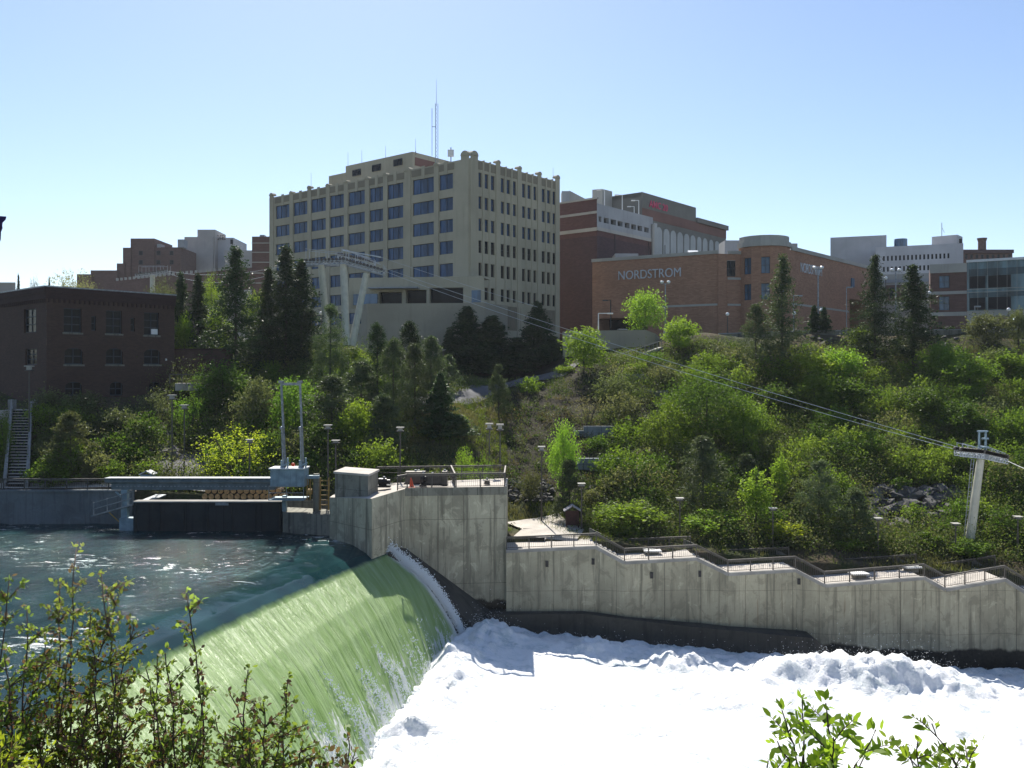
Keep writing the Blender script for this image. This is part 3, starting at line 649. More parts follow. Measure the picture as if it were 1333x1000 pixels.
mb.face([(g0+(.5 if q[1] < -9.4 else 0), *q) for q in prof]); mb.build('beam', 'girder', gd)
mb = MB()
for k in range(44): x = g0+.9+k*.315; mb.box(x, x+.17, yc-.33, yc-.301, -9.72, -9.62)
mb.build('rivet_slots', 'galv', gd)
mb = MB(); mb.box(g0-.02, g1, yc-.56, yc+.56, -8.998, -8.93); mb.build('top_plate', 'galv', gd)
mb = MB(); mb.box(PX(158, 80), PX(166, 80), 79.9, 80.4, -14.4, -9.981); mb.obox((PX(155, 80), 80.1, -10.45), (1, 0, -.9), .45, .07, .07); mb.build('post', 'bluesteel', gd)
mb = MB(); mb.box(PX(157, 80), PX(177, 80), 79.7, 80.6, -14.4, -12.4); mb.build('post_base', 'bluesteel', gd)
gw = thing('gangway', 'narrow steel gangway ramp with double handrail below the girder end', 'gangway', (PX(125, 81), 81, -12.6))
ga, gb = P(124, 671, 81), P(177, 656, 79.9); gc = Vector((PX(205, 83.5), 83.6, -10.9))
mb = MB(); d = gb-ga; mb.obox((ga+gb)/2, d, d.length/2, .55, .06); mb.build('deck', 'galv', gw)
mb = MB()
for hh in (.6, 1.15):
    mb.obox((ga+gb)/2+Vector((0, -.45, hh)), d, d.length/2, .03, .03)
for f_k in (.02, .35, .7, .98): q = ga+d*f_k; mb.obox(q+Vector((0, -.45, .6)), (1, 0, 0), .03, .03, .6)
mb.build('handrail', 'galv', gw)
mb = MB(); mb.obox((gb+gc)/2+Vector((.3, 0, .0)), gc-gb, (gc-gb).length/2, .5, .06); mb.build('upper_deck', 'galv', gw)
# strut
mb = MB(); mb.obox((P(142, 667, 80)+P(160, 684, 79.9))/2, P(160, 684, 79.9)-P(142, 667, 80), .85, .035, .035); mb.build('strut', 'yellow', gw)
# logs
lg = MB(); lg.tube([(0, 0, 0), (0, 3.2, 0)], .29, 10, 0); 
lo = lg.build('log', ['log', 'logend']); lo.data.polygons[-1].material_index = 1; lo.data.polygons[-2].material_index = 1
k = 0
for row, (n, x0_, z_) in enumerate(((13, 268, -11.06), (12, 271.5, -10.56))):
    for i in range(n):
        c = lo if k == 0 else lo.copy()
        if k: col.objects.link(c)
        sc_ = random.uniform(.85, 1.02); c.scale = (sc_, 1, sc_); c.location = (PX(x0_, 84)+i*.585, 83.65+random.uniform(0, .25), z_+random.uniform(-.03, .02)); c.rotation_euler = (0, random.uniform(0, 3), random.uniform(-.02, .02)); k += 1
        tag(c, 'log with an orange cut end in the pile behind the black gate', 'log', 'logs stacked behind the gate')
# hoist
ho = thing('gate_hoist', 'pale blue steel hoist box with tall goalpost frame on the gate pier', 'hoist', (PX(375, 79), 79, -10.4))
bx0, bx1 = PX(353, 78.5), PX(397, 78.5); mb = MB(); mb.box(bx0, bx1, 78.2, 79.9, PZ(634, 78.2), PZ(611, 78.2))
for k in range(6): x = bx0+.2+(bx1-bx0-.4)*k/5; mb.box(x-.03, x+.03, 78.16, 78.199, PZ(633, 78.2), PZ(612, 78.2))
mb.build('housing', 'bluesteel', ho, 0)
mb = MB(); mb.box(bx0-.1, bx1+.1, 78.0, 80, PZ(611, 78.2)+.002, PZ(611, 78.2)+.1); mb.build('lid', 'roofwhite', ho)
mb = MB(); zb = PZ(650, 78); mb.box(bx0-.1, bx1+.05, 77.9, 79.9, zb-.1, zb); mb.build('service_platform', 'bluesteel', ho)
mb = MB()
for q in (bx0-.05, (bx0+bx1)/2, bx1): mb.box(q-.025, q+.025, 77.92, 77.97, zb, zb+1.1)
for z in (zb+.55, zb+1.1): mb.box(bx0-.05, bx1, 77.92, 77.97, z-.025, z+.025)
mb.build('platform_rail', 'galv', ho)
for k, (xb_, xt_) in enumerate(((371.5, 366), (395, 390.5))):
    mb = MB(); zb2 = PZ(611, 79)+.1; a_ = Vector((PX(xb_, 79), 79, zb2)); b_ = Vector((PX(xt_, 79), 79, PZ(496, 79)))
    mb.obox((a_+b_)/2, (0, 1, 0), .085, .085, (b_-a_).length/2, 0, up=(b_-a_)); mb.obox(b_-(b_-a_).normalized()*.08, (1, 0, 0), .2, .2, .09); mb.build('mast', 'galv', ho)
    mb = MB(); c_ = a_+Vector((-.12, -.3, 0)); e_ = a_+(b_-a_)*.46+Vector((-.1, -.25, 0)); mb.tube([c_, e_], .06, 8); mb.ball(e_, .15); mb.build('hydraulic_ram', 'galv', ho)
    mb = MB(); mb.obox(a_+Vector((-.2, -.2, .35)), (1, 0, 0), .12, .14, .35); mb.obox(a_+Vector((.25, -.2, .45)), (1, 0, 0), .06, .1, .45); mb.obox(a_+Vector((0, -.32, .3)), (1, 0, .5), .45, .05, .05); mb.build('bracket', 'bluesteel', ho)
mb = MB(); mb.obox((P(366, 500, 79)+P(391, 500, 79))/2, (1, 0, 0), .82, .09, .11); mb.build('crossbar', 'galv', ho)
mb = MB(); mb.ball(P(381.5, 605, 78.8), .17); mb.build('warning_ball', 'orange', ho)
mb = MB(); mb.box(bx1+.02, PX(415, 79), 78.9, 79.4, PZ(621, 79)-.15, PZ(621, 79)+.12); mb.build('support_beam', 'bluesteel', ho)
mb = MB()
for x in (399, 403): mb.box(PX(x, 79.2)-.05, PX(x, 79.2)+.05, 79.4, 79.5, PZ(652, 79), PZ(622, 79))
mb.tube([P(400, 640, 79.4), P(406, 640, 79.4)], .25, 10); mb.build('yellow_bracket', 'yellow', ho)
# access ladder frame
la = thing('access_scaffold', 'yellow brown ladder frame between the concrete upright and the hut', 'ladder', (PX(421, 79.8), 79.8, -11.7))
mb = MB()
for x in (417, 428): mb.box(PX(x, 79.8)-.06, PX(x, 79.8)+.06, 79.7, 79.8, -11.7, -8.9)
for k in range(6): mb.box(PX(417, 79.8), PX(428, 79.8), 79.72, 79.78, -11.3+k*.42, -11.22+k*.42)
mb.build('ladder', 'yellow', la)
# machinery on the deck
def machine(px, Y, wd, ht, label, kind):
    r = thing('deck_machine', label, 'machine', (PX(px, Y), Y, zt)); x = PX(px, Y)
    mb = MB(); mb.box(x-wd/2, x+wd/2, Y-.4, Y+.4, zt, zt+.15); mb.build('bedplate', 'darkmetal', r)
    mb = MB()
    if kind == 0: mb.box(x-wd*.45, x+wd*.45, Y-.45, Y+.45, zt+.15, zt+ht)
    else: mb.tube([(x-wd*.42, Y, zt+.15+ht*.4), (x+wd*.2, Y, zt+.15+ht*.4)], ht*.4, 12); mb.tube([(x+wd*.2, Y, zt+.15+ht*.4), (x+wd*.48, Y, zt+.15+ht*.4)], ht*.25, 12)
    mb.build('gear_case' if kind == 0 else 'motor', 'darkmetal' if kind else 'rail', r, .03)
    mb = MB(); mb.tube([(x, Y, zt+ht*.5), (x, Y, zt+ht+.15)], .1, 8); mb.build('vent', 'galv', r); return r
machine(500, 77.6, 1.1, .75, 'black electric motor on the deck right beside the hut', 1)
machine(563, 78.9, 2.1, .95, 'long grey machine casing behind the front rail left of the middle', 0)
machine(551, 78.4, .55, 1.1, 'upright pale cylinder machine between the traffic cone and the grey casing', 1)
machine(541, 79.8, 1.9, 1.1, 'dark wide winch box behind the orange traffic cone', 0)
machine(579, 78.6, .5, 1.25, 'tall black gearbox right of the grey casing', 0)
machine(634, 80, .5, .35, 'small dark box alone on the right half of the deck', 0)
machine(545, 82.6, 1.0, .8, 'dark motor at the rear rail of the deck', 1)
co = thing('traffic_cone', 'orange traffic cone at the front rail of the machinery deck', 'cone', (PX(536, 77.4), 77.4, zt))
mb = MB(); mb.tube([P_ for P_ in [Vector((PX(536, 77.4), 77.4, zt+.04)), Vector((PX(535, 77.4), 77.4, zt+.8))]], [.2, .04], 12); mb.build('cone', 'orange', co)
mb = MB(); mb.box(PX(536, 77.4)-.27, PX(536, 77.4)+.27, 77.15, 77.65, zt, zt+.04); mb.build('cone_base', 'orange', co)

# ================================================================ LAMPS of the riverside walk: slim post, flat square head
def make_lamp(h=4.6, hw=.35, white=False):
    l = thing('path_lamp', 'x', 'lamp', (0, 0, 0)); m1 = MB(); m1.tube([(0, 0, 0), (0, 0, h-.3)], [.085, .06], 8); m1.build('post', 'rail', l)
    m2 = MB(); m2.box(-hw, hw, -hw, hw, h-.06, h); m2.box(-hw*.55, hw*.55, -hw*.55, hw*.55, h-.24, h-.061); m2.build('lamp_head', 'white' if white else 'stone_band', l)
    m3 = MB(); m3.box(-hw*.9, hw*.9, -hw*.9, hw*.9, h-.3, h-.24); m3.tube([(0, 0, h-.3), (0, 0, h-.24)], .1, 8); m3.build('lens_tray', 'rail', l); return l
LL = [(705, 581, 88.5, 'dark lamp on a tall thin post behind the path start'), (757, 629, 85.0, 'pale headed path lamp right of the small wooden kiosk'),
 (885, 648, 84.5, 'path lamp among the bushes behind the second terrace'), (1006, 661, 84, 'white headed path lamp behind the third terrace'),
 (1143, 674, 84, 'white headed path lamp by the stairs after the fourth terrace'), (1244, 681, 84.5, 'white headed path lamp left of the cable pylon'),
 (1325, 672, 85, 'path lamp at the right edge of the photo behind the last terrace'), (427, 553, 84, 'path lamp behind the concrete hut, taller of the two'),
 (437, 573, 82, 'short lamp with box head just behind the concrete hut'), (521, 556, 84.6, 'path lamp behind the left half of the machinery deck'),
 (637, 551, 87, 'left lamp of the pair behind the right rear corner of the deck'), (651, 552, 87.5, 'right lamp of the pair behind the right rear corner of the deck'),
 (224, 514, 90, 'taller lamp by the asphalt area, left of its twin'), (240, 527, 90, 'lamp by the asphalt area, right of its taller twin'),
 (325, 572, 85.5, 'lamp in front of the bright yellow green bush on the left'), (38, 476, 93, 'lamp standing beside the long concrete stairs'),
 (577, 455, 128, 'dark lamp among the pines below the podium wall')]
l0 = make_lamp()
l0c = {}
for k, (px, py, Y, lab) in enumerate(LL):
    l = l0 if k == 0 else dup(l0)
    z0_ = gz(PX(px, Y), Y)-.05 if Y > 83.5 else zt-.6
    h = PZ(py, Y)-z0_; l.location = (PX(px, Y), Y, z0_); l.scale = (1, 1, h/4.6); l['label'] = lab; l['group'] = 'lamps along the riverside walk'

# ================================================================ KIOSK, concrete stairs, paths, stones
ki = thing('wooden_kiosk', 'small dark wooden kiosk with pale shingled gable roof on the grass by the path', 'kiosk', (PX(745, 86), 86, gz(PX(745, 86), 86)))
L = ki.location; mb = MB()
for a in (-.55, .55):
    for b in (-.3, .3): mb.box(L.x+a-.06, L.x+a+.06, L.y+b-.06, L.y+b+.06, L.z-.1, L.z+1.75)
mb.build('post', 'kioskwood', ki); mb = MB(); mb.box(L.x-.49, L.x+.49, L.y-.1, L.y+.1, L.z+.35, L.z+1.7); mb.build('notice_board', 'kioskwood', ki)
mb = MB()
for s_ in (-1, 1): mb.obox((L.x+s_*.38, L.y, L.z+1.98), (s_*1, 0, -.62), .5, .6, .05)
mb.build('roof', 'shingle', ki)
ms = thing('metal_hatch', 'small blue white metal box with sloping lid behind the left end of the girder', 'utility box', (PX(193, 86), 86, gz(PX(193, 86), 86)))
L = ms.location; mb = MB(); mb.prism([(L.x-.55, L.y-.5), (L.x+.55, L.y-.5), (L.x+.55, L.y+.5), (L.x-.55, L.y+.5)], L.z-.1, L.z+1.2); mb.build('cabinet', 'bluesteel', ms)
mb = MB()
for s_ in (-1, 1): mb.obox((L.x+s_*.3, L.y, L.z+1.38), (s_*1, 0, -.5), .38, .6, .04)
mb.build('lid', 'roofwhite', ms)
# stairs
cs = thing('concrete_stairs', 'long straight flight of concrete steps with handrails at the far left', 'stairs', (PX(25, 86), 86, -10.5))
sA = Vector((PX(23, 86.3), 86.3, -10.45)); sB = Vector((PX(28, 97), 97, PZ(534, 97))); N_ = 26; ms_ = MB(); mr = MB()
for k in range(N_):
    a = sA+(sB-sA)*(k/N_); ms_.box(a.x-.9, a.x+.9, a.y, a.y+(sB.y-sA.y)/N_, a.z-1.2, a.z+(sB.z-sA.z)/N_-.02); mr.box(a.x-.9, a.x+.9, a.y-.05, a.y+(sB.y-sA.y)/N_-.06, a.z+(sB.z-sA.z)/N_-.018, a.z+(sB.z-sA.z)/N_+.05)
ms_.build('risers', 'black', cs); mr.build('treads', 'pave', cs)  # risers coloured black to stand for the shade on them
for s_ in (-1.05, 1.05):
    mb = MB(); mb.prism([(sA.x+s_-.15, sA.y-.4), (sA.x+s_+.15, sA.y-.4), (sB.x+s_+.15, sB.y), (sB.x+s_-.15, sB.y)], [-12, -12, -6, -6], [sA.z+.35, sA.z+.35, sB.z+.45, sB.z+.45]); mb.build('side_wall', 'pave_grey', cs)
    mb = MB(); d = sB-sA
    mb.obox((sA+sB)/2+Vector((s_, 0, 1.1)), d, d.length/2, .06, .05); 
    for k in range(9): q = sA+d*(k/8)+Vector((s_, 0, .65)); mb.box(q.x-.035, q.x+.035, q.y-.035, q.y+.035, q.z-.4, q.z+.45)
    mb.build('handrail', 'pave_grey', cs)
mb = MB(); mb.box(sB.x-2.4, sB.x+1.6, sB.y+.01, sB.y+4, sB.z-3, sB.z-.02); mb.build('landing', 'pave', cs)
for s_ in (-1.15, 1.15): mb = MB(); mb.box(sB.x+s_-.3, sB.x+s_+.3, sB.y+.02, sB.y+.6, sB.z-.019, sB.z+1.1); mb.build('landing_pillar', 'pave_grey', cs)
def ribbon(name, pts, wd, mat, lift=.06, kind='structure', nx=7):
    pts = np.array(pts, float); d = np.linalg.norm(np.diff(pts, axis=0), axis=1); s_ = np.concatenate([[0], np.cumsum(d)]); q = np.arange(0, s_[-1], .7)
    C = np.stack([np.interp(q, s_, pts[:, 0]), np.interp(q, s_, pts[:, 1])], -1); T = unit(np.gradient(C, axis=0)); Nn = np.stack([-T[:, 1], T[:, 0]], -1)
    w_ = np.linspace(-wd/2, wd/2, nx); X = C[:, 0][:, None]+Nn[:, 0][:, None]*w_; Y = C[:, 1][:, None]+Nn[:, 1][:, None]*w_
    Z = ground(X, Y)+lift+.08
    return tag(grid_mesh(name, X, Y, Z, [M[mat]]), kind=kind)
def gp(px, py, **k): Y = hit(px, py, **k); return (PX(px, Y), Y)
ribbon('path', [gp(540, 524), gp(585, 520), gp(622, 512), gp(660, 503), gp(700, 495), gp(745, 484)], 4.0, 'asphalt')
ribbon('path', [(PX(664, 82.6)+3, 80.8), (PX(700, 85)+1.5, 85), (PX(697, 90)-.6, 90.0)], 5.6, 'pave', .14)
ribbon('path', [(PX(205, 85), 85.4), (PX(235, 90), 90), (PX(262, 96), 96)], 6.0, 'asphalt', .12)
ribbon('path', [(PX(-60, 85), 86), (PX(60, 86), 86.2), (PX(150, 86), 86.4), (PX(300, 86), 86)], 2.6, 'pave', .09)
def rocks(name, n, box_, smin, smax, label, mat='rock', seed=3):
    r = random.Random(seed); out = []
    for k in range(n):
        px, py = r.uniform(box_[0], box_[2]), r.uniform(box_[1], box_[3]); Y = hit(px, py); x = PX(px, Y); s_ = r.uniform(smin, smax); c = np.array([x, Y, gz(x, Y)+s_*.2])
        q = unit(rng.normal(size=(10, 3)))*np.array([1, 1, .7])*s_*rng.uniform(.6, 1.1, (10, 1)); out.append((c, q))
    import bmesh
    bm = bmesh.new()
    for c, q in out:
        vs = [bm.verts.new(tuple(c+p)) for p in q]; bmesh.ops.convex_hull(bm, input=vs)
    me = bpy.data.meshes.new(name); bm.to_mesh(me); bm.free(); me.materials.append(M[mat]); return tag(mesh_obj(name, me), label, 'rocks', kind='stuff')
rocks('rubble', 170, (660, 628, 720, 655), .2, .5, 'heap of dark broken rock behind the right corner of the abutment')
rocks('rubble', 90, (765, 632, 815, 650), .2, .45, 'patch of grey boulders above the kiosk and bushes', seed=4)
rocks('rock_outcrop', 60, (120, 570, 225, 600), .5, 1.3, 'dark basalt outcrop on the left slope beside the asphalt', seed=5)
rocks('rock_outcrop', 120, (1130, 640, 1260, 690), .5, 1.4, 'dark basalt outcrop on the slope left of the cable pylon', seed=6)
rocks('rock_outcrop', 60, (1040, 440, 1330, 475), .4, 1.0, 'scattered brown rocks just below the street wall', seed=8)
for k, (px, py, wpx, hpx, lab) in enumerate(((780, 570, 40, 15, 'grey blue block retaining wall, middle one on the dark slope'), (795, 614, 85, 17, 'long grey blue block retaining wall lowest on the slope'), (828, 500, 36, 13, 'short pale retaining wall highest on the slope under the ramp'), (850, 514, 40, 6, 'low block wall just below the highest retaining wall'))):
    Y = hit(px, py)-.3; x = PX(px, Y); hw = wpx/2/F*Y; z0_ = PZ(py, Y); hh = hpx/F*Y
    mb = MB(); mb.box(x-hw, x+hw, Y, Y+.8, z0_-1, z0_+hh, 0); mb.box(x-hw-1.2, x-hw-.01, Y+.2, Y+.9, z0_-1, z0_+hh*.6, 0); tag(mb.build('retaining_wall', 'blockstone'), lab, 'wall')
# ================================================================ BUILDINGS
dR = (.634, .773); dL = (.773, -.634)
def bld(name, label, loc, cat='building'): return thing(name, label, cat, loc)
def cornice(fs, z0, z1, out, mat, parent, name='cornice'):
    mb = MB()
    for f, u0, u1 in fs: f.slab(mb, u0, u1, z0, z1, out, .05)
    return mb.build(name, mat, parent)
def roofpoly(pts, z, mat, parent, name='roof'): mb = MB(); mb.prism(pts, z-.3, z); return mb.build(name, mat, parent)
def v2(q, k=None): return (q.x, q.y)

# ---- buff office block
Y0 = 153; c0 = Vector((PX(612, Y0), Y0)); lenL, lenR = 55.0, 24.9; G0 = 1.0
p_left = c0+Vector((-.773, .634))*lenL
FL = Face(p_left, dL); FR = Face(c0, dR)
ob = bld('office_building', 'tall buff office block with rounded parapet finials and rows of blue windows', (c0.x, c0.y, G0))
ztop = 36.0
left_x = [(359, 377.3), (382, 401), (405, 424.8), (429.5, 448), (453.5, 475.3), (481, 499.8), (504.3, 524.8), (537.3, 565), (571.7, 589.6)]
right_x = [(623, 627), (631, 635.6), (639, 643.8), (652, 656.4), (659.6, 664), (667.8, 671.8), (679.7, 683.8), (686.7, 691), (694.6, 698.3), (705.3, 709.4), (712.2, 716.3), (719.5, 723.2)]
refx = 580; uref = FL.u(refx)
rows_l = [(226.8, 247), (257.7, 274.6), (286, 303), (314, 331), (343.3, 360.6), (372, 388)]
rz = [(FL.z(refx, b_), FL.z(refx, a_)) for a_, b_ in rows_l]
opsL = []
for ci, (xa, xb) in enumerate(left_x):
    for ri, (za, zb) in enumerate(rz):
        if ri == 5 and ci > 7: continue
        opsL.append((FL.u(xa), FL.u(xb), za, zb))
for (xa, xb) in left_x[:5]: opsL.append((FL.u(xa), FL.u(xb), rz[5][0]-3.6, rz[5][1]-3.6))
rrx = 625; rows_r = [(224.8, 243.8), (256, 272), (284.4, 300.8), (313, 329.5), (342, 359), (373.6, 390)]
rzr = [(FR.z(rrx, b_), FR.z(rrx, a_)) for a_, b_ in rows_r]
opsR = [(FR.u(xa), FR.u(xb), za, zb) for xa, xb in right_x for za, zb in rzr]
mb = MB(); FL.wall(mb, 0, lenL, G0-3, ztop, opsL, .4); FR.wall(mb, 0, lenR, G0-3, ztop, opsR, .4)
bk1 = FR.at(lenR); bk2 = bk1+Vector((-.773, .634))*lenL
mb.face([(bk1.x, bk1.y, G0-3), (bk2.x, bk2.y, G0-3), (bk2.x, bk2.y, ztop), (bk1.x, bk1.y, ztop)]); mb.face([(bk2.x, bk2.y, G0-3), (p_left.x, p_left.y, G0-3), (p_left.x, p_left.y, ztop), (bk2.x, bk2.y, ztop)])
mb.build('wall', 'office', ob)
ctr = (c0+bk2)/2; rp_ = [v2(ctr+(q-ctr)*.995) for q in (c0, bk1, bk2, p_left)]
roofpoly(rp_, ztop-1.2, 'roofgravel', ob)
for o in opsL: window(FL, o[0], o[1], o[2], o[3], ob, nx=3 if o[1]-o[0] > 3.5 else 2, nz=1, rec=.28)
big = [o for o in opsR]
for i, o in enumerate(big):
    if i % 6 < 4: window(FR, *o, ob, nx=1, nz=2, gl='glass_blue' if i % 6 < 3 else 'glass_dark', rec=.3)
mb = MB()
for i, o in enumerate(big):
    if i % 6 >= 4:
        q = FR.at((o[0]+o[1])/2, -.32); mb.obox((q.x, q.y, (o[2]+o[3])/2), FR.d, (o[1]-o[0])/2, .03, (o[3]-o[2])/2)
o_ = mb.build('lower_windows', 'glass_dark', ob); o_['kind'] = 'stuff'
# parapet spandrels: the darker patterned band over the top windows
zsp = rz[0][1]+.55
for ci, (xa, xb) in enumerate(left_x): mb = MB(); FL.slab(mb, FL.u(xa)-.25, FL.u(xb)+.3, zsp, ztop-.25, .06, .02); mb.build('spandrel', 'office_dk', ob)
for g_ in range(4): mb = MB(); FR.slab(mb, FR.u(right_x[g_*3][0])-.35, FR.u(right_x[g_*3+2][1])+.35, rzr[0][1]+.5, ztop-.2, .05, .02); mb.build('spandrel', 'office_dk', ob)
for ci, (xa, xb) in enumerate(left_x):
    u = (FL.u(xa)+FL.u(xb))/2; mb = MB(); FL.slab(mb, u-.22, u+.22, zsp+1.0, ztop-1.4, .1, .0); FL.slab(mb, u-.38, u+.38, zsp+1.6, ztop-2, .09, .0); mb.build('ornament', 'office', ob)
# pilasters with rounded heads, each its own part
def pil(f, u, w_, zt_, out=.35, zb=G0-2, head=True, nm='pilaster'):
    mb = MB(); f.slab(mb, u-w_/2, u+w_/2, zb, zt_, out, .0)
    if head:
        q = f.at(u, out/2-.1); pts = []
        for k in range(7):
            a = math.pi*k/6; pts.append((math.cos(a)*w_/2, math.sin(a)*w_*.45))
        d = f.d; n = f.n
        fr_ = [(q.x+d.x*a-n.x*-.3, q.y+d.y*a-n.y*-.3, zt_+b) for a, b in pts]; ba = [(x-n.x*.9, y-n.y*.9, z) for x, y, z in fr_]
        mb.face(fr_); mb.face(ba[::-1])
        for k in range(6): mb.face([fr_[k+1], fr_[k], ba[k], ba[k+1]])
    return mb.build(nm, 'office', ob)
edges = [FL.u(354)] + [(FL.u(left_x[i][1])+FL.u(left_x[i+1][0]))/2 for i in range(8)]
for i, u in enumerate(edges): pil(FL, u, 1.3 if i in (0,) else (1.1 if i != 7 else 1.6), ztop+(.35 if i in (0, 2) else (.0 if i < 5 else -.15)), .13)
for i in range(3): pil(FL, FL.u(377.8+23.8*i+2)+.0, .5, ztop, .2, head=False) if False else None
for f, u in ((FL, lenL-1.1), (FR, .95)):
    pil(f, u, 1.8, ztop+.55, .12)
for g_ in range(3): u = (FR.u(right_x[g_*3+2][1])+FR.u(right_x[g_*3+3][0]))/2; pil(FR, u, 1.1, ztop+.4, .14)
pil(FR, lenR-.7, 1.3, ztop+.6, .16)
for g_ in range(4):
    for k in range(2): u = (FR.u(right_x[g_*3+k][1])+FR.u(right_x[g_*3+k+1][0]))/2; pil(FR, u, .36, ztop-.02, .1, zb=rzr[5][0]-.5)
# lower right louvres and opening
mb = MB()
for xa, xb in ((652, 677), (691, 724)):
    FR.slab(mb, FR.u(xa), FR.u(xb), FR.z(660, 430), FR.z(660, 399), .03, .02)
    n = 9
    for k in range(n): u = FR.u(xa)+(FR.u(xb)-FR.u(xa))*k/(n-1); FR.slab(mb, u-.07, u+.07, FR.z(660, 430), FR.z(660, 399), .14, -.03)
mb.build('louvre_panel', 'office_dk', ob)
mb = MB(); FR.slab(mb, FR.u(662), FR.u(681), FR.z(670, 460), FR.z(670, 447), .04, .02); mb.build('loading_opening', 'black', ob)
# penthouse
PHf = Face(FL.at(FL.u(428), -6.0), dL); PHf.p = FL.at(FL.u(430), -5); ph_u1 = (FL.at(FL.u(568), -5)-PHf.p).dot(PHf.d)
zph = (HY-197.5)/F*PHf.at(PHf.u(537)).y; u1 = PHf.u(537); u0 = PHf.u(450); z2 = (HY-229)/F*PHf.at(PHf.u(430)).y
mb = MB(); q0, q1 = PHf.at(u0), PHf.at(u1); back = Vector(dR)*12; mb.prism([v2(q0), v2(q1), v2(q1+back), v2(q0+back)], ztop-2, zph)
q2 = PHf.at(PHf.u(428)); mb.prism([v2(q2), v2(q0-PHf.d*.01), v2(q0+back-PHf.d*.01), v2(q2+back)], ztop-2, z2); mb.build('penthouse', 'office', ob)
for xa, xb, ya, yb in ((459.5, 470, 222, 230), (485, 496, 215.5, 224), (513, 524, 208.5, 217)): window(PHf, PHf.u(xa), PHf.u(xb), PHf.z(xa, yb), PHf.z(xa, ya), ob, nx=2, nz=1, gl='glass_dark', rec=-.1)
mb = MB(); qq = Face(q1, dR); qq.slab(mb, .6, 9.5, zph-2.4, zph-.9, .05, .02); mb.build('penthouse_side_panel', 'cinema_red', ob)
# roof aerials and lattice mast
def aerial(px, py, Y, zb, label, r=.045):
    fa = PHf if zb == zph else (FR if px > 612 else FL); Y = fa.at(fa.u(px)).y+1.2
    if px < 450: zb = z2 if zb == zph else ztop-.8
    p = P(px, py, Y); t_ = thing('roof_aerial', label, 'aerial', (p.x, p.y, zb)); mb = MB(); mb.tube([(p.x, p.y, zb-.5), tuple(p)], [r, r*.5], 6); mb.build('rod', 'galv', t_); mb = MB(); mb.tube([(p.x, p.y, zb-.5), (p.x, p.y, zb+.2)], r*2, 6); mb.build('mount', 'darkmetal', t_)
aerial(405, 225, 180, ztop, 'thin whip aerial at the left end of the office roof'); aerial(453, 198, 168, zph, 'thin whip aerial at the left end of the penthouse roof'); aerial(471, 195, 166, zph, 'thin whip aerial in the middle of the penthouse roof')
aerial(541, 181, 160, zph, 'whip aerial at the right corner of the penthouse roof'); aerial(720, 218, 169, ztop, 'thin whip aerial at the far right end of the office roof'); aerial(502, 190, 163, zph, 'faint whip aerial right of the penthouse middle')
lm = thing('lattice_mast', 'tall thin red and white lattice mast on the office roof', 'mast', (PX(568, 160), 160, ztop-1)); L = lm.location
mb = MB(); hz = PZ(135, 160); tri = [(L.x+.3*math.cos(a), L.y+.3*math.sin(a)) for a in (0, 2.09, 4.19)]
for x, y in tri: mb.tube([(x, y, ztop-1.5), (x, y, hz)], .028, 5)
nseg = 18
for k in range(nseg):
    z = ztop-1+(hz-ztop+1)*k/nseg; zn = z+(hz-ztop+1)/nseg
    for a in range(3): b_ = (a+1) % 3; mb.tube([(*tri[a], z), (*tri[b_], zn)], .025, 4, cap=False)
mb.build('lattice', 'galv', lm); mb = MB(); mb.tube([(L.x, L.y, hz-.2), (L.x, L.y, PZ(104, 160))], [.04, .02], 5); mb.build('tip_rod', 'galv', lm)
mb = MB(); mb.tube([(L.x-.75, L.y, ztop+2), (L.x-.75, L.y, PZ(141, 160))], .05, 5); mb.box(L.x-.75, L.x, L.y-.02, L.y+.02, ztop+7, ztop+7.1); mb.build('side_rod', 'galv', lm)
do_ = thing('roof_equipment', 'small white box antenna on a stand beside the lattice mast', 'antenna', (PX(587, 158), 158, ztop-1)); L = do_.location
mb = MB(); mb.box(L.x-.55, L.x+.5, L.y-.2, L.y+.2, PZ(204, 158), PZ(195, 158)); mb.build('box', 'white', do_, .03); mb = MB(); mb.tube([(L.x, L.y, ztop-1.5), (L.x, L.y, PZ(192, 158))], .1, 6); mb.build('stand', 'galv', do_)
# podium
pd = bld('podium_building', 'low buff podium wall with dark terrace openings in front of the office block', (PX(545, 148), 148, 0))
pa, pb_, pc = Vector(pv(470, 151)), Vector(pv(478, 148.5)), Vector(pv(632, 147))
zp0 = PZ(395, 148); mb = MB(); bkp = Vector((0, 9))
poly = [v2(pa), v2(pb_), v2(pc), v2(pc+Vector((3.5, 6))), v2(pa+Vector((0, 9)))]; mb.prism(poly, -5, zp0); mb.build('wall', 'podium', pd)
pf = Face(pa+Vector((-1, 2.6)), (pc+Vector((0, 4))-pa-Vector((-1, 2.6)))); mb = MB(); zr = PZ(378, 151); uu = [pf.u(x) for x in (477, 493, 523, 528, 555, 559, 603, 630)]
ops = [(uu[1], uu[2], zp0+.02, zr-.1), (uu[3], uu[4], zp0+.02, zr+.2), (uu[5], uu[6], zp0+.02, zr+.5)]
pf.wall(mb, uu[0]-3, uu[7], zp0-.5, zr+2.0, ops, 1.5); q_ = pf.at(uu[0]-3); q2_ = pf.at(uu[7]); mb.prism([v2(q_), v2(q2_), v2(q2_+Vector((1, 3))), v2(q_+Vector((1, 3)))], zr+2.0, zr+2.3); mb.build('terrace_wall', 'office', pd)
mb = MB(); 
for o in ops: q = pf.at((o[0]+o[1])/2, -1.45); mb.obox((q.x, q.y, (o[2]+o[3])/2), pf.d, (o[1]-o[0])/2, .05, (o[3]-o[2])/2)
mb.build('dark_glazing', 'glass_dark', pd)
mb = MB(); pf.slab(mb, uu[0]-2, uu[1], zp0+.05, zp0+1.9, .9, -.6); mb.build('glass_screen', 'glass_light', pd)
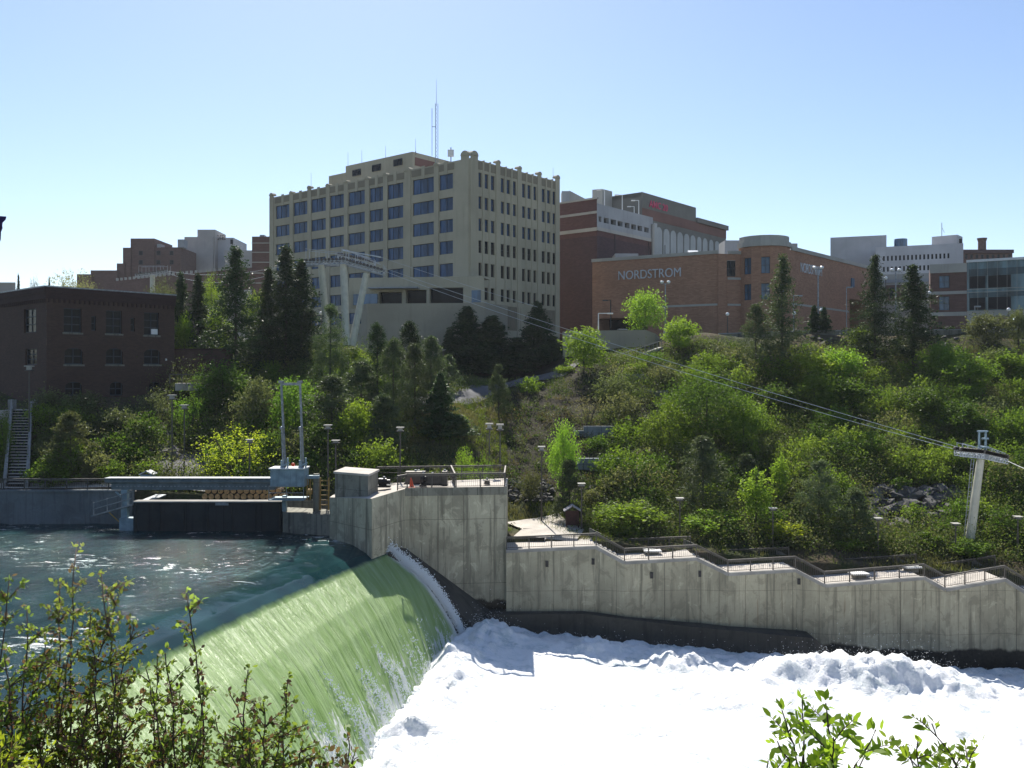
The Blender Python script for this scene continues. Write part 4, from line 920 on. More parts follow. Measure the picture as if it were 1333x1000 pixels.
mb = MB(); pf.slab(mb, pf.u(483), pf.u(546), zr+.35, zr+.55, 2.0, -.1); mb.build('canopy', 'garage', pd)
mb = MB(); pf.slab(mb, pf.u(614), pf.u(626), zp0+.4, zp0+2.4, .08, .0); mb.build('corner_window', 'glass_light', pd)

# ---- brick parking structure
Y1 = 186; c1 = Vector((PX(777, Y1), Y1)); pk = bld('parking_structure', 'plum brick parking structure with a pale parapet storey of square openings', (c1.x, c1.y, 5))
K1 = Face(c1-Vector(dL)*26, dL); K2 = Face(c1, dR); zt1 = PZ(259, Y1); kz = lambda x, y: K2.z(x, y)
lk = K2.u(850)
zw0 = K2.z(777, 296.5); 
mb = MB(); K1.wall(mb, 0, 26, 3, zt1, (), .3); K2.wall(mb, 0, lk, 3, zw0, (), .3); mb.build('wall', 'brick_red', pk)
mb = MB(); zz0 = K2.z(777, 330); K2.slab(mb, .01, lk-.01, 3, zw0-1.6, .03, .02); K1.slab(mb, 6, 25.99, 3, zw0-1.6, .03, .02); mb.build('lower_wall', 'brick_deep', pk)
mb = MB(); K1.slab(mb, 14, 26, zw0-.6, zw0+.1, .12, 0); K1.slab(mb, 14, 26, zt1-2.9, zt1-2.4, .12, 0); K1.slab(mb, 0, 26.1, zt1, zt1+.35, .15, .5); K2.slab(mb, 0, lk, zw0-.5, zw0+.2, .15, .0); mb.build('stone_bands', 'stone_band', pk)
zo0, zo1, zpt = K2.z(782, 289), K2.z(782, 282), K2.z(778, 265)
pxo = [(779.4, 783), (786, 792.5), (795, 802), (804, 810.5), (813.3, 819.5), (821.7, 828), (830, 836), (838.7, 844.5)]
ops = [(K2.u(a), K2.u(b), zo0, zo1) for a, b in pxo]; mb = MB(); K2.wall(mb, 0, lk, zw0+.2, zpt, ops, .8); mb.build('parapet_storey', 'garage', pk)
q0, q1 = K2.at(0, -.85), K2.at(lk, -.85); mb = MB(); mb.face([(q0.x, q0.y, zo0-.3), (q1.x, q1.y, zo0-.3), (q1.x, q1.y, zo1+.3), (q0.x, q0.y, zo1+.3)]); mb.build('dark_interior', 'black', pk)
q0, q1 = K2.at(.1, -.4), K2.at(lk, -.4); bb = Vector((-.773, .634))*24; mb = MB(); mb.prism([v2(q0), v2(q1), v2(q1+bb), v2(q0+bb)], zpt-2.5, zpt-1.2); mb.prism([v2(q0+bb*.1), v2(q1+bb*.1), v2(q1+bb), v2(q0+bb)], 3, zpt-2.51); mb.build('roof_deck', 'garage', pk)
mb = MB()
for k in range(7): z = 13+k*3.4; K1.slab(mb, 4, 15.5, z, z+1.3, .1, 0)
mb.build('balcony_band', 'stone_band', pk)
mb = MB()
for u in (6.5, 20, 27): K2.slab(mb, u, u+.12, 8, zw0-.6, .12, 0)
mb.build('downpipe', 'darkmetal', pk)
mb = MB(); q = K2.at(lk-.5, .3); mb.tube([(q.x, q.y, 5), (q.x, q.y, K2.z(848, 292))], .35, 8); mb.build('corner_pipe', 'stone_band', pk)
def armlamp(px, ytop, ybot, Y, label, grp='lamps on the parking roof', arm=-1, mat='white', name='roof_lamp', r=.11, al=1.3):
    x = PX(px, Y); zb, zt_ = PZ(ybot, Y), PZ(ytop, Y); t_ = thing(name, label, 'lamp', (x, Y, zb), 0, grp)
    mb = MB(); mb.tube([(x, Y, zb-.2), (x, Y, zt_)], [r, r*.8], 7); mb.build('post', mat, t_)
    mb = MB(); mb.obox((x+arm*al/2, Y, zt_), (1, 0, 0), al/2, .08, .06); mb.obox((x+arm*(al-.1), Y, zt_-.02), (1, 0, 0), .42, .2, .1); mb.build('lamp_head', mat, t_); return t_
armlamp(787, 247, 276, 190, 'nearest white lamp on the parking roof, leftmost'); armlamp(810, 254, 282, 194, 'white lamp second from left on the parking roof'); armlamp(825.5, 269, 285, 214, 'shortest white lamp on the parking roof'); armlamp(831.5, 261, 287, 199, 'rightmost white lamp on the parking roof')
rb = thing('roof_plant', 'pale boxy roof plant room standing behind the parking structure', 'roof plant', (PX(784, 216), 216, 40)); f1 = Face(pv(771, 216), (1, -.15)); mb = MB(); q0 = Vector(pv(771, 217)); q1 = Vector(pv(784, 216)); q2 = Vector(pv(797, 219)); mb.prism([v2(q0), v2(q1), v2(q2), (q0.x+1.5, 222)], 36, PZ(246, 216)); mb.build('casing', 'stone_band', rb); mb = MB(); mb.box(q0.x+.4, q0.x+1.2, 216, 216.4, 38, 40); mb.build('vent', 'garage', rb)
rb = thing('roof_units', 'low pale roof units directly right of the office block', 'roof plant', (PX(745, 200), 200, 35)); mb = MB(); mb.box(PX(731, 200), PX(741, 200), 199, 203, 33, PZ(250, 200)); mb.build('casing', 'garage', rb); mb = MB(); mb.prism([pv(741, 200), pv(762, 200), pv(762, 206), pv(741, 206)], 33, [PZ(248, 200), PZ(259, 200), PZ(259, 200), PZ(248, 200)]); mb.build('sloped_unit', 'stone_band', rb)

# ---- cinema building with tall arched panels
Y2 = 214; c2 = Vector((PX(836, Y2), Y2)); cb = bld('cinema_building', 'olive and red building with tall pale arched panels and a magenta sign near its roof', (c2.x, c2.y, 6))
Q1 = Face(c2-Vector(dL)*30, dL); Q2 = Face(c2, dR); zc = PZ(250, Y2); uA = Q2.u(906); uB = Q2.u(945)
zs = Q2.z(906, 284.5); mb = MB(); Q1.wall(mb, 0, 30, 6, zc); Q2.wall(mb, 0, uA, 6, zc); Q2.wall(mb, uA, uB, 6, zs)
e = Q2.at(uA); e2 = Q2.at(uB); bb = Vector((-.773, .634))*25; c_ = c2
mb.face([(e.x, e.y, zs), (e.x+bb.x, e.y+bb.y, zs), (e.x+bb.x, e.y+bb.y, zc), (e.x, e.y, zc)]); mb.face([(e2.x, e2.y, 6), (e2.x+bb.x, e2.y+bb.y, 6), (e2.x+bb.x, e2.y+bb.y, zs), (e2.x, e2.y, zs)])
mb.prism([v2(c2+bb*.01), v2(e+bb*.01), v2(e+bb), v2(c2+bb)], zc-1, zc-.02); mb.prism([v2(e+bb*.01), v2(e2+bb*.01), v2(e2+bb), v2(e+bb)], zs-1, zs-.02); mb.build('wall', 'cinema', cb)
mb = MB(); za_, zb_ = Q2.z(838, 284), Q2.z(838, 271); Q2.slab(mb, -.02, uB, za_, zb_, .08, .01); Q2.slab(mb, uA-.02, uB, zb_+.01, zs-1.2, .08, .01); mb.build('red_band', 'cinema_red', cb)
cornice([(Q2, uA, uB+.6)], zs-1.0, zs+.2, .5, 'cinema', cb)
zb0, zb1 = Q2.z(856, 340), Q2.z(856, 295.5)
for i, (xa, xb) in enumerate(((640, 672), (680, 712), (718, 748), (755, 785), (792, 820), (826, 853), (862, 885), (893, 918), (928, 950), (960, 982))):
    a, b_ = Q2.u(700+xa/4.166), Q2.u(700+xb/4.166); wv_ = b_-a; mb = MB()
    pts = [(a, zb0), (b_, zb0), (b_, zb1-wv_/2)]+[((a+b_)/2+wv_/2*math.cos(t_), zb1-wv_/2+wv_/2*math.sin(t_)) for t_ in [math.pi*k/8 for k in range(1, 8)]]+[(a, zb1-wv_/2)]
    fr_ = [(*Q2.at(u, .15), z) for u, z in pts]; ba = [(*Q2.at(u, -.02), z) for u, z in pts]; mb.face(fr_)
    for k in range(len(pts)): j = (k+1) % len(pts); mb.face([fr_[j], fr_[k], ba[k], ba[j]])
    mb.build('arched_panel', 'arch', cb)
mb = MB(); u = Q2.u(852); Q2.slab(mb, u-1, u+.4, 10, zb1+.6, .5, 0); mb.build('corner_pier', 'arch', cb)
def text(s, face, u0, u1, z0, h, mat, parent, name='sign_letters', ext=.12, out=.12):
    cu = bpy.data.curves.new(name, 'FONT'); cu.body = s; cu.size = 1; cu.extrude = .06; cu.offset = .012 if s == 'AMC 20' else -.006; o = bpy.data.objects.new(name, cu); col.objects.link(o)
    bpy.context.view_layer.update(); me = bpy.data.meshes.new_from_object(o); bpy.data.objects.remove(o)
    V = np.zeros(len(me.vertices)*3); me.vertices.foreach_get('co', V); V = V.reshape(-1, 3); mn_, mx_ = V.min(0), V.max(0)
    X = (V[:, 0]-mn_[0])/(mx_[0]-mn_[0])*(u1-u0)+u0; Zz = (V[:, 1]-mn_[1])/(mx_[1]-mn_[1])*h+z0; O = out+V[:, 2]/.06*ext
    Lp = WL[parent]; W = np.stack([face.p.x+face.d.x*X+face.n.x*O-Lp.x, face.p.y+face.d.y*X+face.n.y*O-Lp.y, Zz-Lp.z], -1); me.vertices.foreach_set('co', W.ravel())
    me.materials.clear(); me.materials.append(M[mat]); o = bpy.data.objects.new(name, me); col.objects.link(o); o.parent = parent; me.update(); return o
text('AMC 20', Q2, Q2.u(844.5), Q2.u(868.5), Q2.z(845, 269.5), Q2.z(845, 260.5)-Q2.z(845, 269.5), 'letter_red', cb, ext=.06, out=.15)

# ---- department store
zN = 22.0; n0 = Vector(pv(771, 175.4)); n1 = Vector(pv(934, 163)); GN = 5
nb = bld('department_store', 'tan brick department store with white sign letters and a round bay tower', (PX(935, 163), 163, GN))
N1 = Face(n0, n1-n0); zn1 = PZ(326, 163); LN = (n1-n0).length
garage_op = (N1.u(779), N1.u(843), N1.z(779, 431), N1.z(779, 415))
mb = MB(); N1.wall(mb, 0, LN, GN-3, zn1-.6, [garage_op], 5)
side = Vector((-N1.n.x, -N1.n.y))*30; mb.face([(n0.x+side.x, n0.y+side.y, GN-3), (n0.x, n0.y, GN-3), (n0.x, n0.y, zn1-.6), (n0.x+side.x, n0.y+side.y, zn1-.6)]); 
m1 = Vector(pv(945, 163.5)); bayc = Vector(pv(1000, 168)); m2 = Vector(pv(966, 164)); N1b = Face(n1+N1.n*-.0+Vector((.01, 0)), m1-n1); N2 = Face(m1, m2-m1)
r0 = Vector(pv(1030, 164)); r1 = Vector(pv(1138, 196)); N3 = Face(r0, r1-r0); LR = (r1-r0).length; zn3 = N3.z(1032, 322)
z_w = lambda y, Y: PZ(y, Y)
u957 = N2.u(945.6); u958 = N2.u(957.5)
wz = (z_w(360, 163.5), z_w(339, 163.5))
N1b.slab(mb, 0, (m1-n1).length, GN-3, zn1-.6, .25, .5)
N2.wall(mb, 0, (m2-m1).length+1.5, GN-3, zn1-.6, [(u957+.05, u958, *wz)], .4)
do = (N3.u(1106), N3.u(1131), GN-3, N3.z(1118, 391)); N3.wall(mb, -2.5, LR, GN-3, zn3-.6, [do], 5)
mb.build('wall', 'brick_tan', nb)
window(N2, u957+.05, u958, *wz, nb, nx=2, nz=2, gl='glass_dark', rec=.3)
q = N3.at((do[0]+do[1])/2, -5.2); mb = MB(); mb.obox((q.x, q.y, (do[2]+do[3])/2), N3.d, (do[1]-do[0])/2, .1, (do[3]-do[2])/2); mb.build('dark_entry', 'black', nb); mb = MB(); q = N1.at((garage_op[0]+garage_op[1])/2, -5.1); mb.obox((q.x, q.y, (garage_op[2]+garage_op[3])/2), N1.d, (garage_op[1]-garage_op[0])/2, .1, (garage_op[3]-garage_op[2])/2); mb.build('dark_entry', 'black', nb)
# bay tower
mb = MB(); rad = 4.6; bc_ = Vector((PX(998, 163), 165.2)); seg = []
NB_ = 9; angs = [R(a) for a in np.linspace(-172, -8, NB_)]
ring = [bc_+Vector((math.cos(a), math.sin(a)))*rad for a in angs]; ztb = PZ(318, 161)
wbz = ((PZ(356, 161), PZ(334.5, 161)), (PZ(390, 161), PZ(369, 161)))
wins = []
for k in range(NB_-1):
    f = Face(ring[k], ring[k+1]-ring[k]); L_ = (ring[k+1]-ring[k]).length; ops = []
    if k in (1, 3, 5, 7):
        ops = [(-.0+.08, L_-.08, *wbz[0]), (.08, L_-.08, *wbz[1])]; wins += [(f, o) for o in ops]
    f.wall(mb, 0, L_, GN-3, ztb-.3, ops, .35)
mb.build('bay_wall', 'brick_tan', nb)
for f, o in wins: window(f, *o, nb, nx=2, nz=2, gl='glass_light', rec=.25)
mb = MB(); mb.prism([v2(bc_+(p-bc_)*1.06) for p in ring], ztb-.299, ztb+.55); mb.prism([v2(bc_+(p-bc_)*.98) for p in ring], ztb+.551, PZ(306, 161)); mb.build('bay_cornice', 'stone_band', nb)
cornice([(N1, -.1, LN+.1), (N2, .3, (m2-m1).length+1.2)], zn1-.599, zn1, .18, 'stone_band', nb); cornice([(N3, 0, LR)], zn3-.599, zn3+.1, .2, 'stone_band', nb, 'cornice')
mb = MB(); zb1_ = N1.z(870, 399); N1.slab(mb, .5*LN, LN, zb1_-.18, zb1_+.18, .06, 0); N2.slab(mb, .3, (m2-m1).length, zb1_-.18, zb1_+.18, .06, 0); N2.slab(mb, .3, (m2-m1).length, wz[0]-.55, wz[0]-.15, .08, 0); z3 = N3.z(1035, 396); N3.slab(mb, 0, do[0]-.5, z3-.18, z3+.18, .06, 0); mb.build('stone_string', 'stone_band', nb)
mb = MB(); mb.prism([v2(n0+side*.01), v2(n1+side*.01), v2(m2), v2(r0+Vector((-1, 3))), v2(r1-Vector((.5, 0))), v2(r1+side), v2(n0+side)], zn1-1.8, zn1-1.3); mb.build('roof', 'roofgravel', nb)
text('NORDSTROM', N1, N1.u(805.5), N1.u(886.5), N1.z(846, 362.3), 1.62, 'letter', nb)
text('NORDSTROM', N3, N3.u(1042), N3.u(1069.5), N3.z(1055, 357), 1.75, 'letter', nb, ext=.04, out=.06)
mb = MB(); a = Vector(pv(899, 172)); mb.prism([v2(a), (a.x+1.9, a.y), (a.x+1.9, a.y+3), (a.x, a.y+3)], zn1-1.3, [zn1+.3, zn1+.3, zn1+1.6, zn1+1.6]); mb.build('skylight', 'roofwhite', nb)
mb = MB(); mb.box(PX(942, 176), PX(962, 176), 175, 180, zn1-1.3, PZ(314, 176)); mb.build('roof_plant', 'garage', nb); mb = MB(); mb.box(PX(1028, 172), PX(1036, 172), 171, 175, zn1-1.3, PZ(318, 172)); mb.build('roof_plant', 'garage', nb); mb = MB(); mb.box(PX(800, 182), PX(830, 182), 181, 186, zn1-1.3, PZ(331, 182)); mb.build('roof_plant', 'garage', nb)
mb = MB(); N3.slab(mb, N3.u(1107.5), N3.u(1110.5), N3.z(1109, 374), N3.z(1109, 362.5), .3, 0); mb.build('small_window', 'glass_light', nb)

# ---- right-hand buildings
def box_b(name, label, f, u0, u1, z0, z1, depth, mat, cat='building', roof='roofgravel', extra=None):
    q0, q1 = f.at(u0), f.at(u1); t_ = bld(name, label, (q0.x, q0.y, z0), cat); mb = MB(); f.wall(mb, u0, u1, z0, z1, extra or (), .35)
    b1, b2 = f.at(u1, -depth), f.at(u0, -depth)
    for a, b_ in ((q1, b1), (b1, b2), (b2, q0)): mb.face([(a.x, a.y, z0), (b_.x, b_.y, z0), (b_.x, b_.y, z1), (a.x, a.y, z1)])
    mb.build('wall', mat, t_); mb = MB(); mb.prism([v2(f.at(u0+.02, -.02)), v2(f.at(u1-.02, -.02)), v2(f.at(u1-.02, -depth+.02)), v2(f.at(u0+.02, -depth+.02))], z1-.8, z1-.3); mb.build('roof', roof, t_); return t_
Fa = Face(pv(1081, 262), (.94, -.33)); za1 = Fa.z(1081, 309.5)
t_ = box_b('concrete_block_building', 'large windowless pale grey block behind the right part of the store', Fa, 0, Fa.u(1154), 0, za1, 26, 'pale')
mb = MB(); a = Fa.at(Fa.u(1060), -3); mb.box(a.x, Fa.at(0).x, a.y, a.y+10, 0, PZ(331, 262)); mb.build('low_wing', 'pale', t_)
Fb = Face(pv(1140, 250), (.94, -.37)); zb_t = Fb.z(1140, 322); uE = Fb.u(1254)
wb = []
for r_i, (ya, yb) in enumerate(((333.5, 340), (347.5, 354), (361, 367))):
    for k in range(17):
        xa = 1149.3+k*5.25; u = Fb.u(xa); wb.append((u, u+Fb.u(1151.3)-Fb.u(1149.3)+.1, Fb.z(1149, yb), Fb.z(1149, ya)))
t_ = box_b('stone_office_building', 'pale stone office block with rows of small square windows at the right', Fb, 0, uE, 0, zb_t, 30, 'pale2', extra=wb)
for o in wb: window(Fb, *o, t_, 1, 1, 'glass_dark', .3, fw=.1)
q = Vector(pv(1213, 256)); mb = MB(); mb.prism([pv(1213, 256), pv(1246, 252), pv(1253, 256), pv(1253, 268), pv(1213, 268)], zb_t-1, PZ(307, 254)); mb.build('penthouse', 'pale2', t_)
mb = MB(); mb.tube([(PX(1172.5, 262), 262, zb_t-1), (PX(1172.5, 262), 262, PZ(311.5, 262))], 1.75, 16); mb.build('cooling_tower', 'glass_light', t_)
mb = MB(); mb.tube([(PX(1250.5, 251), 251, zb_t), (PX(1250.5, 251), 251, PZ(311, 251))], .45, 8); mb.build('flue', 'darkmetal', t_)
mb = MB(); mb.tube([(PX(1226, 258), 258, PZ(308, 254)), (PX(1226, 258), 258, PZ(290, 258))], .09, 6); mb.tube([(PX(1226, 258), 258, PZ(296, 258)), (PX(1229.5, 258), 258, PZ(303, 258))], .05, 6); mb.build('antenna', 'galv', t_)
Fc = Face(pv(1250, 300), (1, 0)); t_ = box_b('brick_chimney_building', 'long low red brick building with one round smokestack at the far right', Fc, 0, Fc.u(1318), 0, PZ(329.5, 300), 25, 'brick_far')
mb = MB(); mb.prism([(PX(1250, 299), 299), (PX(1320, 299), 299), (PX(1310, 299), 308), (PX(1258, 299), 308)], PZ(330, 300), PZ(325.5, 300)); mb.build('hip_roof', 'brick_deep', t_)
wins_ = [window(Fc, Fc.u(1256+k*7), Fc.u(1259+k*7), PZ(337, 300), PZ(331.5, 300), t_, 1, 1, 'glass_dark', -.1) for k in range(9)]
mb = MB(); x = PX(1284.5, 300); mb.tube([(x, 303, 10), (x, 303, PZ(313, 300))], [1.5, 1.25], 14); mb.tube([(x, 303, PZ(313, 300)), (x, 303, PZ(308.5, 300))], [1.25, 1.6], 14); mb.build('smokestack', 'brick_far', t_)
# tan low building between the spruces
Fd = Face(pv(1140, 200), (.93, -.36)); t_ = box_b('tan_low_building', 'low tan building seen between the two tall spruces on the street', Fd, 0, Fd.u(1212), 0, PZ(358, 200), 20, 'stone_band')
mb = MB(); Fd.slab(mb, 2, Fd.u(1205), PZ(392, 200), PZ(372, 200), .15, 0); mb.build('brick_panel', 'brick_far', t_)
mb = MB(); Fd.slab(mb, 0, Fd.u(1212), PZ(369, 200), PZ(365, 200), .25, 0); mb.build('cornice', 'garage', t_)
for xa in (1148, 1158, 1176, 1187): window(Fd, Fd.u(xa), Fd.u(xa+6), PZ(389, 200), PZ(375, 200), t_, 2, 2, 'glass_dark', -.2)
# brick and glass building
Fe = Face(pv(1211, 172), (.92, -.4)); uB_ = Fe.u(1258.5); zE = Fe.z(1211, 345)
ow = [(Fe.u(1222.5), Fe.u(1236), Fe.z(1229, 375), Fe.z(1229, 359)), (Fe.u(1222.5), Fe.u(1236), Fe.z(1229, 404), Fe.z(1229, 386))]
t_ = box_b('brick_bay_building', 'three storey brick building with pale bands left of the glass building', Fe, 0, uB_, 3, zE, 15, 'brick_far', extra=ow)
for o in ow: window(Fe, *o, t_, 2, 2, 'glass_light', .25)
for ya, yb in ((344.5, 356), (380, 384), (407, 412)): mb = MB(); Fe.slab(mb, -.1, uB_, Fe.z(1211, yb), Fe.z(1211, ya), .12, 0); mb.build('stone_band', 'stone_band', t_)
Ff = Face(Fe.at(uB_+.05), (.86, -.51)); uF = Ff.u(1420); zF0 = Ff.z(1260, 405); zF1 = Ff.z(1260, 342)
t_ = bld('glass_building', 'teal glass curtain wall building with dark window strips at the right edge', (Ff.p.x, Ff.p.y, 3)); mb = MB(); Ff.wall(mb, 0, uF, 2, zF0, [(Ff.u(1268), Ff.u(1284), 2, Ff.z(1268, 412)), (Ff.u(1291), Ff.u(1322), 2, Ff.z(1291, 412))], 3); mb.build('base_wall', 'stone_band', t_)
mb = MB(); Ff.slab(mb, 0, uF, zF0+.01, zF1, .1, 3); mb.build('curtain_wall', 'glass_teal', t_)
mb = MB()
for ya, yb in ((354, 366.5), (388, 396)): pass
H_ = lambda y: Ff.z(1262, y)
for ya, yb in ((376, 360), (404, 388)):
    for xa, xb in ((1262, 1283), (1286.5, 1316)):
        w_m = MB(); Ff.slab(w_m, Ff.u(xa), Ff.u(xb), H_(ya), H_(yb), .16, -.1); w_m.build('window_strip', 'black', t_)
mb = MB()
for ya, yb in ((360, 351), (388, 382)): Ff.slab(mb, 0.3, uF, H_(ya)+.05, H_(yb), .13, -.1)
mb.build('spandrel', 'glass_teal_dk', t_)
mb = MB(); nm = 13
for k in range(nm): u = .2+(uF-.4)*k/(nm-1); Ff.slab(mb, u-.02, u+.02, zF0+.02, zF1, .2, -.1)
for y in (381, 377): Ff.slab(mb, 0, uF, H_(y)-.04, H_(y)+.04, .23, -.1)
mb.build('mullions', 'stone_band', t_); cornice([(Ff, -.1, uF)], zF1, zF1+.45, .35, 'roofwhite', t_); mb = MB(); mb.prism([v2(Ff.at(0, -.1)), v2(Ff.at(uF, -.1)), v2(Ff.at(uF, -18)), v2(Ff.at(0, -18))], zF1-1, zF1-.1); mb.build('roof', 'roofgravel', t_)
mb = MB()
for xa, xb in ((1268, 1284), (1291, 1322)): q = Ff.at((Ff.u(xa)+Ff.u(xb))/2, -3.05); mb.obox((q.x, q.y, 5), Ff.d, (Ff.u(xb)-Ff.u(xa))/2, .05, 4.5)
mb.build('ground_opening', 'black', t_)
# ---- street wall and pavement edge along the top of the slope
sw = thing('street_wall', 'long low grey parapet wall along the street at the top of the slope', 'wall', (PX(1180, 140), 140, 5.5))
sp = [(936, 141, 441, 434), (1020, 140, 441, 431), (1100, 139.5, 440, 430), (1330, 138, 439, 428), (1600, 137, 437, 426)]
mb = MB(); mc = MB()
for a, b_ in zip(sp[:-1], sp[1:]):
    A_, B_ = pv(a[0], a[1]), pv(b_[0], b_[1]); za, zb = PZ(a[3], a[1]), PZ(b_[3], b_[1])
    mb.prism([A_, B_, (B_[0], B_[1]+.4), (A_[0], A_[1]+.4)], 2, [za-.12, zb-.12, zb-.12, za-.12]); mc.prism([(A_[0], A_[1]-.06), (B_[0], B_[1]-.06), (B_[0], B_[1]+.46), (A_[0], A_[1]+.46)], [za-.118, zb-.118, zb-.118, za-.118], [za, zb, zb, za])
mb.build('parapet', 'conc_dark', sw); mc.build('coping', 'garage', sw)
# buff retaining wall in front of the store with ramp stair
rw = thing('retaining_wall', 'smooth buff retaining wall below the store entrance with rounded right end', 'wall', (PX(825, 136), 136, 2))
pts = [pv(733, 141), pv(778, 138), pv(840, 136), pv(853, 136.5), pv(862, 139)]; zz_ = PZ(430, 137)
mb = MB(); mb.prism(pts+[(pts[-1][0], 142), (pts[0][0], 143)], -3, [zz_, zz_, zz_, zz_-.5, zz_-1.5, zz_-1.5, zz_], 0, 0); mb.build('wall_face', 'podium', rw)
rs = thing('ramp_stair', 'long pale stair ramp with railing running down below the buff retaining wall', 'stairs', (PX(830, 133), 133, 2))
a, b_ = P(790, 476, 131), P(860, 453, 133.5); d = b_-a; mb = MB(); mb.obox((a+b_)/2, d, d.length/2, .8, .14); mb.build('flight', 'pave_grey', rs)
mb = MB(); mb.obox((a+b_)/2+Vector((0, -.7, 1.0)), d, d.length/2, .05, .05)
for k in range(14): q = a+d*(k/13); mb.box(q.x-.035, q.x+.035, q.y-.735, q.y-.665, q.z, q.z+1)
mb.build('handrail', 'pave_grey', rs)
# ---- brick powerhouse at left
bp = bld('brick_powerhouse', 'dark red brick powerhouse with corbelled cornice at the left edge', (-50.5, 100, -4)); c3 = Vector((-50.5, 100)); LW = 14.9
B2 = Face(c3, (.656, .755)); LB = 24; B1 = Face(c3-Vector((.755, -.656))*LB, (.755, -.656)); zB = 9.83
def pr(f, xa, xb, ya, yb): return (f.u(xa), f.u(xb), f.z((xa+xb)/2, yb), f.z((xa+xb)/2, ya))
up = [pr(B2, 83, 106, 401.5, 433), pr(B2, 138, 158.5, 404.5, 434.5), pr(B2, 187.5, 207, 407, 436.5)]
sm = [pr(B2, 119, 125, 411.5, 430.5), pr(B2, 170, 175.5, 414, 431.5)]; ar = [pr(B2, 84, 108, 453, 474.5), pr(B2, 138, 160, 453.5, 474.5), pr(B2, 187.5, 208.5, 454.5, 474.5)]; lo_ = [pr(B2, 85, 107, 497, 515), pr(B2, 143, 160, 497, 515), pr(B2, 194, 209, 497, 513)]
l1 = [pr(B1, 31, 47, 402, 433), pr(B1, 33, 48, 454, 475)]
mb = MB(); B2.wall(mb, 0, LW, -6, zB-.25, up+sm+ar+lo_, .4); B1.wall(mb, 0, LB, -6, zB-.25, l1, .4); e = B2.at(LW); bb = Vector((-.755, .656))*LB; q = e+bb
mb.face([(e.x, e.y, -6), (q.x, q.y, -6), (q.x, q.y, zB-.25), (e.x, e.y, zB-.25)]); mb.build('wall', 'brick_dark', bp)
for i, o in enumerate(up): w_ = window(B2, *o, bp, 2, 3, 'glass_light' if 0 else 'glass_dark', .3, fw=.1)
for o in sm: window(B2, *o, bp, 1, 2, 'glass_dark', .3, fw=.1)
for o in ar+lo_: window(B2, *o, bp, 2, 2, 'glass_dark', .3, fw=.12, arch=.55)
for o in l1: window(B1, *o, bp, 2, 3, 'glass_dark', .3, fw=.1)
mb = MB()
for o in up+ar: B2.slab(mb, o[0]-.15, o[1]+.15, o[2]-.2, o[2]-.002, .1, .0)
mb.build('window_sill', 'conc_dark', bp)
mb = MB()
for f, L_ in ((B2, LW), (B1, LB)):
    f.slab(mb, -.1 if f is B2 else 0, L_+.1, zB-1.55, zB-.9, .14, 0); f.slab(mb, -.1 if f is B2 else 0, L_+.1, zB-.899, zB-.3, .26, 0)
mb.build('cornice', 'brick_cornice', bp); mb = MB()
for f, L_ in ((B2, LW), (B1, LB)):
    n = int(L_/.55)
    for k in range(n): u = (k+.5)*L_/n; f.slab(mb, u-.1, u+.1, zB-1.95, zB-1.552, .12, 0)
mb.build('corbels', 'brick_cornice', bp)
mb = MB()
for f, L_ in ((B2, LW), (B1, LB)): f.slab(mb, -.1 if f is B2 else 0, L_+.1, zB-.299, zB-.16, .34, .4)
mb.build('roof_edge', 'galv', bp); roofpoly([v2(c3), v2(e), v2(q), v2(c3+bb)], zB-.3, 'roofgravel', bp)
mb = MB(); o = up[2]; B2.slab(mb, o[0]+(o[1]-o[0])*.52, o[1]-.12, o[2]+.12, o[2]+.75, -.12, .24); mb.build('white_pane', 'white', bp)  # plain white slab over the lower right part of this window
mb = MB(); B2.slab(mb, B2.u(215), B2.u(216.6), B2.z(215, 469.5), B2.z(215, 467), .15, 0); mb.build('wall_light', 'white', bp)
# retaining wall right of the powerhouse and small deck
ra = thing('dark_terrace_wall', 'dark shaded terrace wall between the powerhouse and the tall fir', 'wall', (PX(260, 112), 112, 0)); mb = MB(); mb.box(PX(227, 112), PX(300, 112), 112, 113, -4, PZ(456, 112)); mb.build('wall_face', 'brick_dark', ra); mb = MB(); mb.box(PX(227, 112), PX(300, 112), 111.9, 113.1, PZ(456, 112)+.001, PZ(455, 112)+.1); mb.build('coping', 'brick_cornice', ra)
dk = thing('small_deck', 'small pale deck with rail beside the right corner of the powerhouse', 'deck', (PX(248, 106), 106, -1)); mb = MB(); mb.prism([pv(228, 104), pv(262, 106), pv(270, 109), pv(228, 109)], -1.8, PZ(499, 105)); mb.build('slab', 'pave', dk)
railing([(*pv(221, 103), PZ(499, 105)), (*pv(237, 104.2), PZ(499, 105)), (*pv(266, 106), PZ(499, 105))], 'thin dark rail on the small deck beside the powerhouse', 1.0, 1.7, panel=False)
# ---- far left buildings
def fbox(t_, xa, xb, ytop, Y, mat, dep=14, nm='wall', z0=0): mb = MB(); mb.prism([pv(xa, Y), pv(xb, Y), (PX(xb, Y), Y+dep), (PX(xa, Y), Y+dep)], z0, PZ(ytop, Y)); return mb.build(nm, mat, t_)
far1 = bld('stepped_brick_building', 'distant dark brick building with stepped roofline at the left', (PX(200, 300), 300, 0))
for i, (xa, xb, yt) in enumerate(((152, 162, 343), (160, 170.2, 322.5), (170, 201, 310.5), (200.6, 235, 322))):
    fbox(far1, xa, xb, yt, 300+i*.6, 'brick_far', 18-i)
fbox(far1, 118, 152, 352, 298, 'brick_far', 12, 'low_wing'); fbox(far1, 100, 119, 357, 296, 'brick_far', 12, 'low_wing')
ff = Face(pv(160, 299.7), (1, 0))
for x in (181, 204, 221):
    for y in (327, 339, 354): window(ff, ff.u(x), ff.u(x+5), PZ(y+5.5, 300), PZ(y, 300), far1, 1, 1, 'glass_dark', -.1 if x < 200 else -.1)
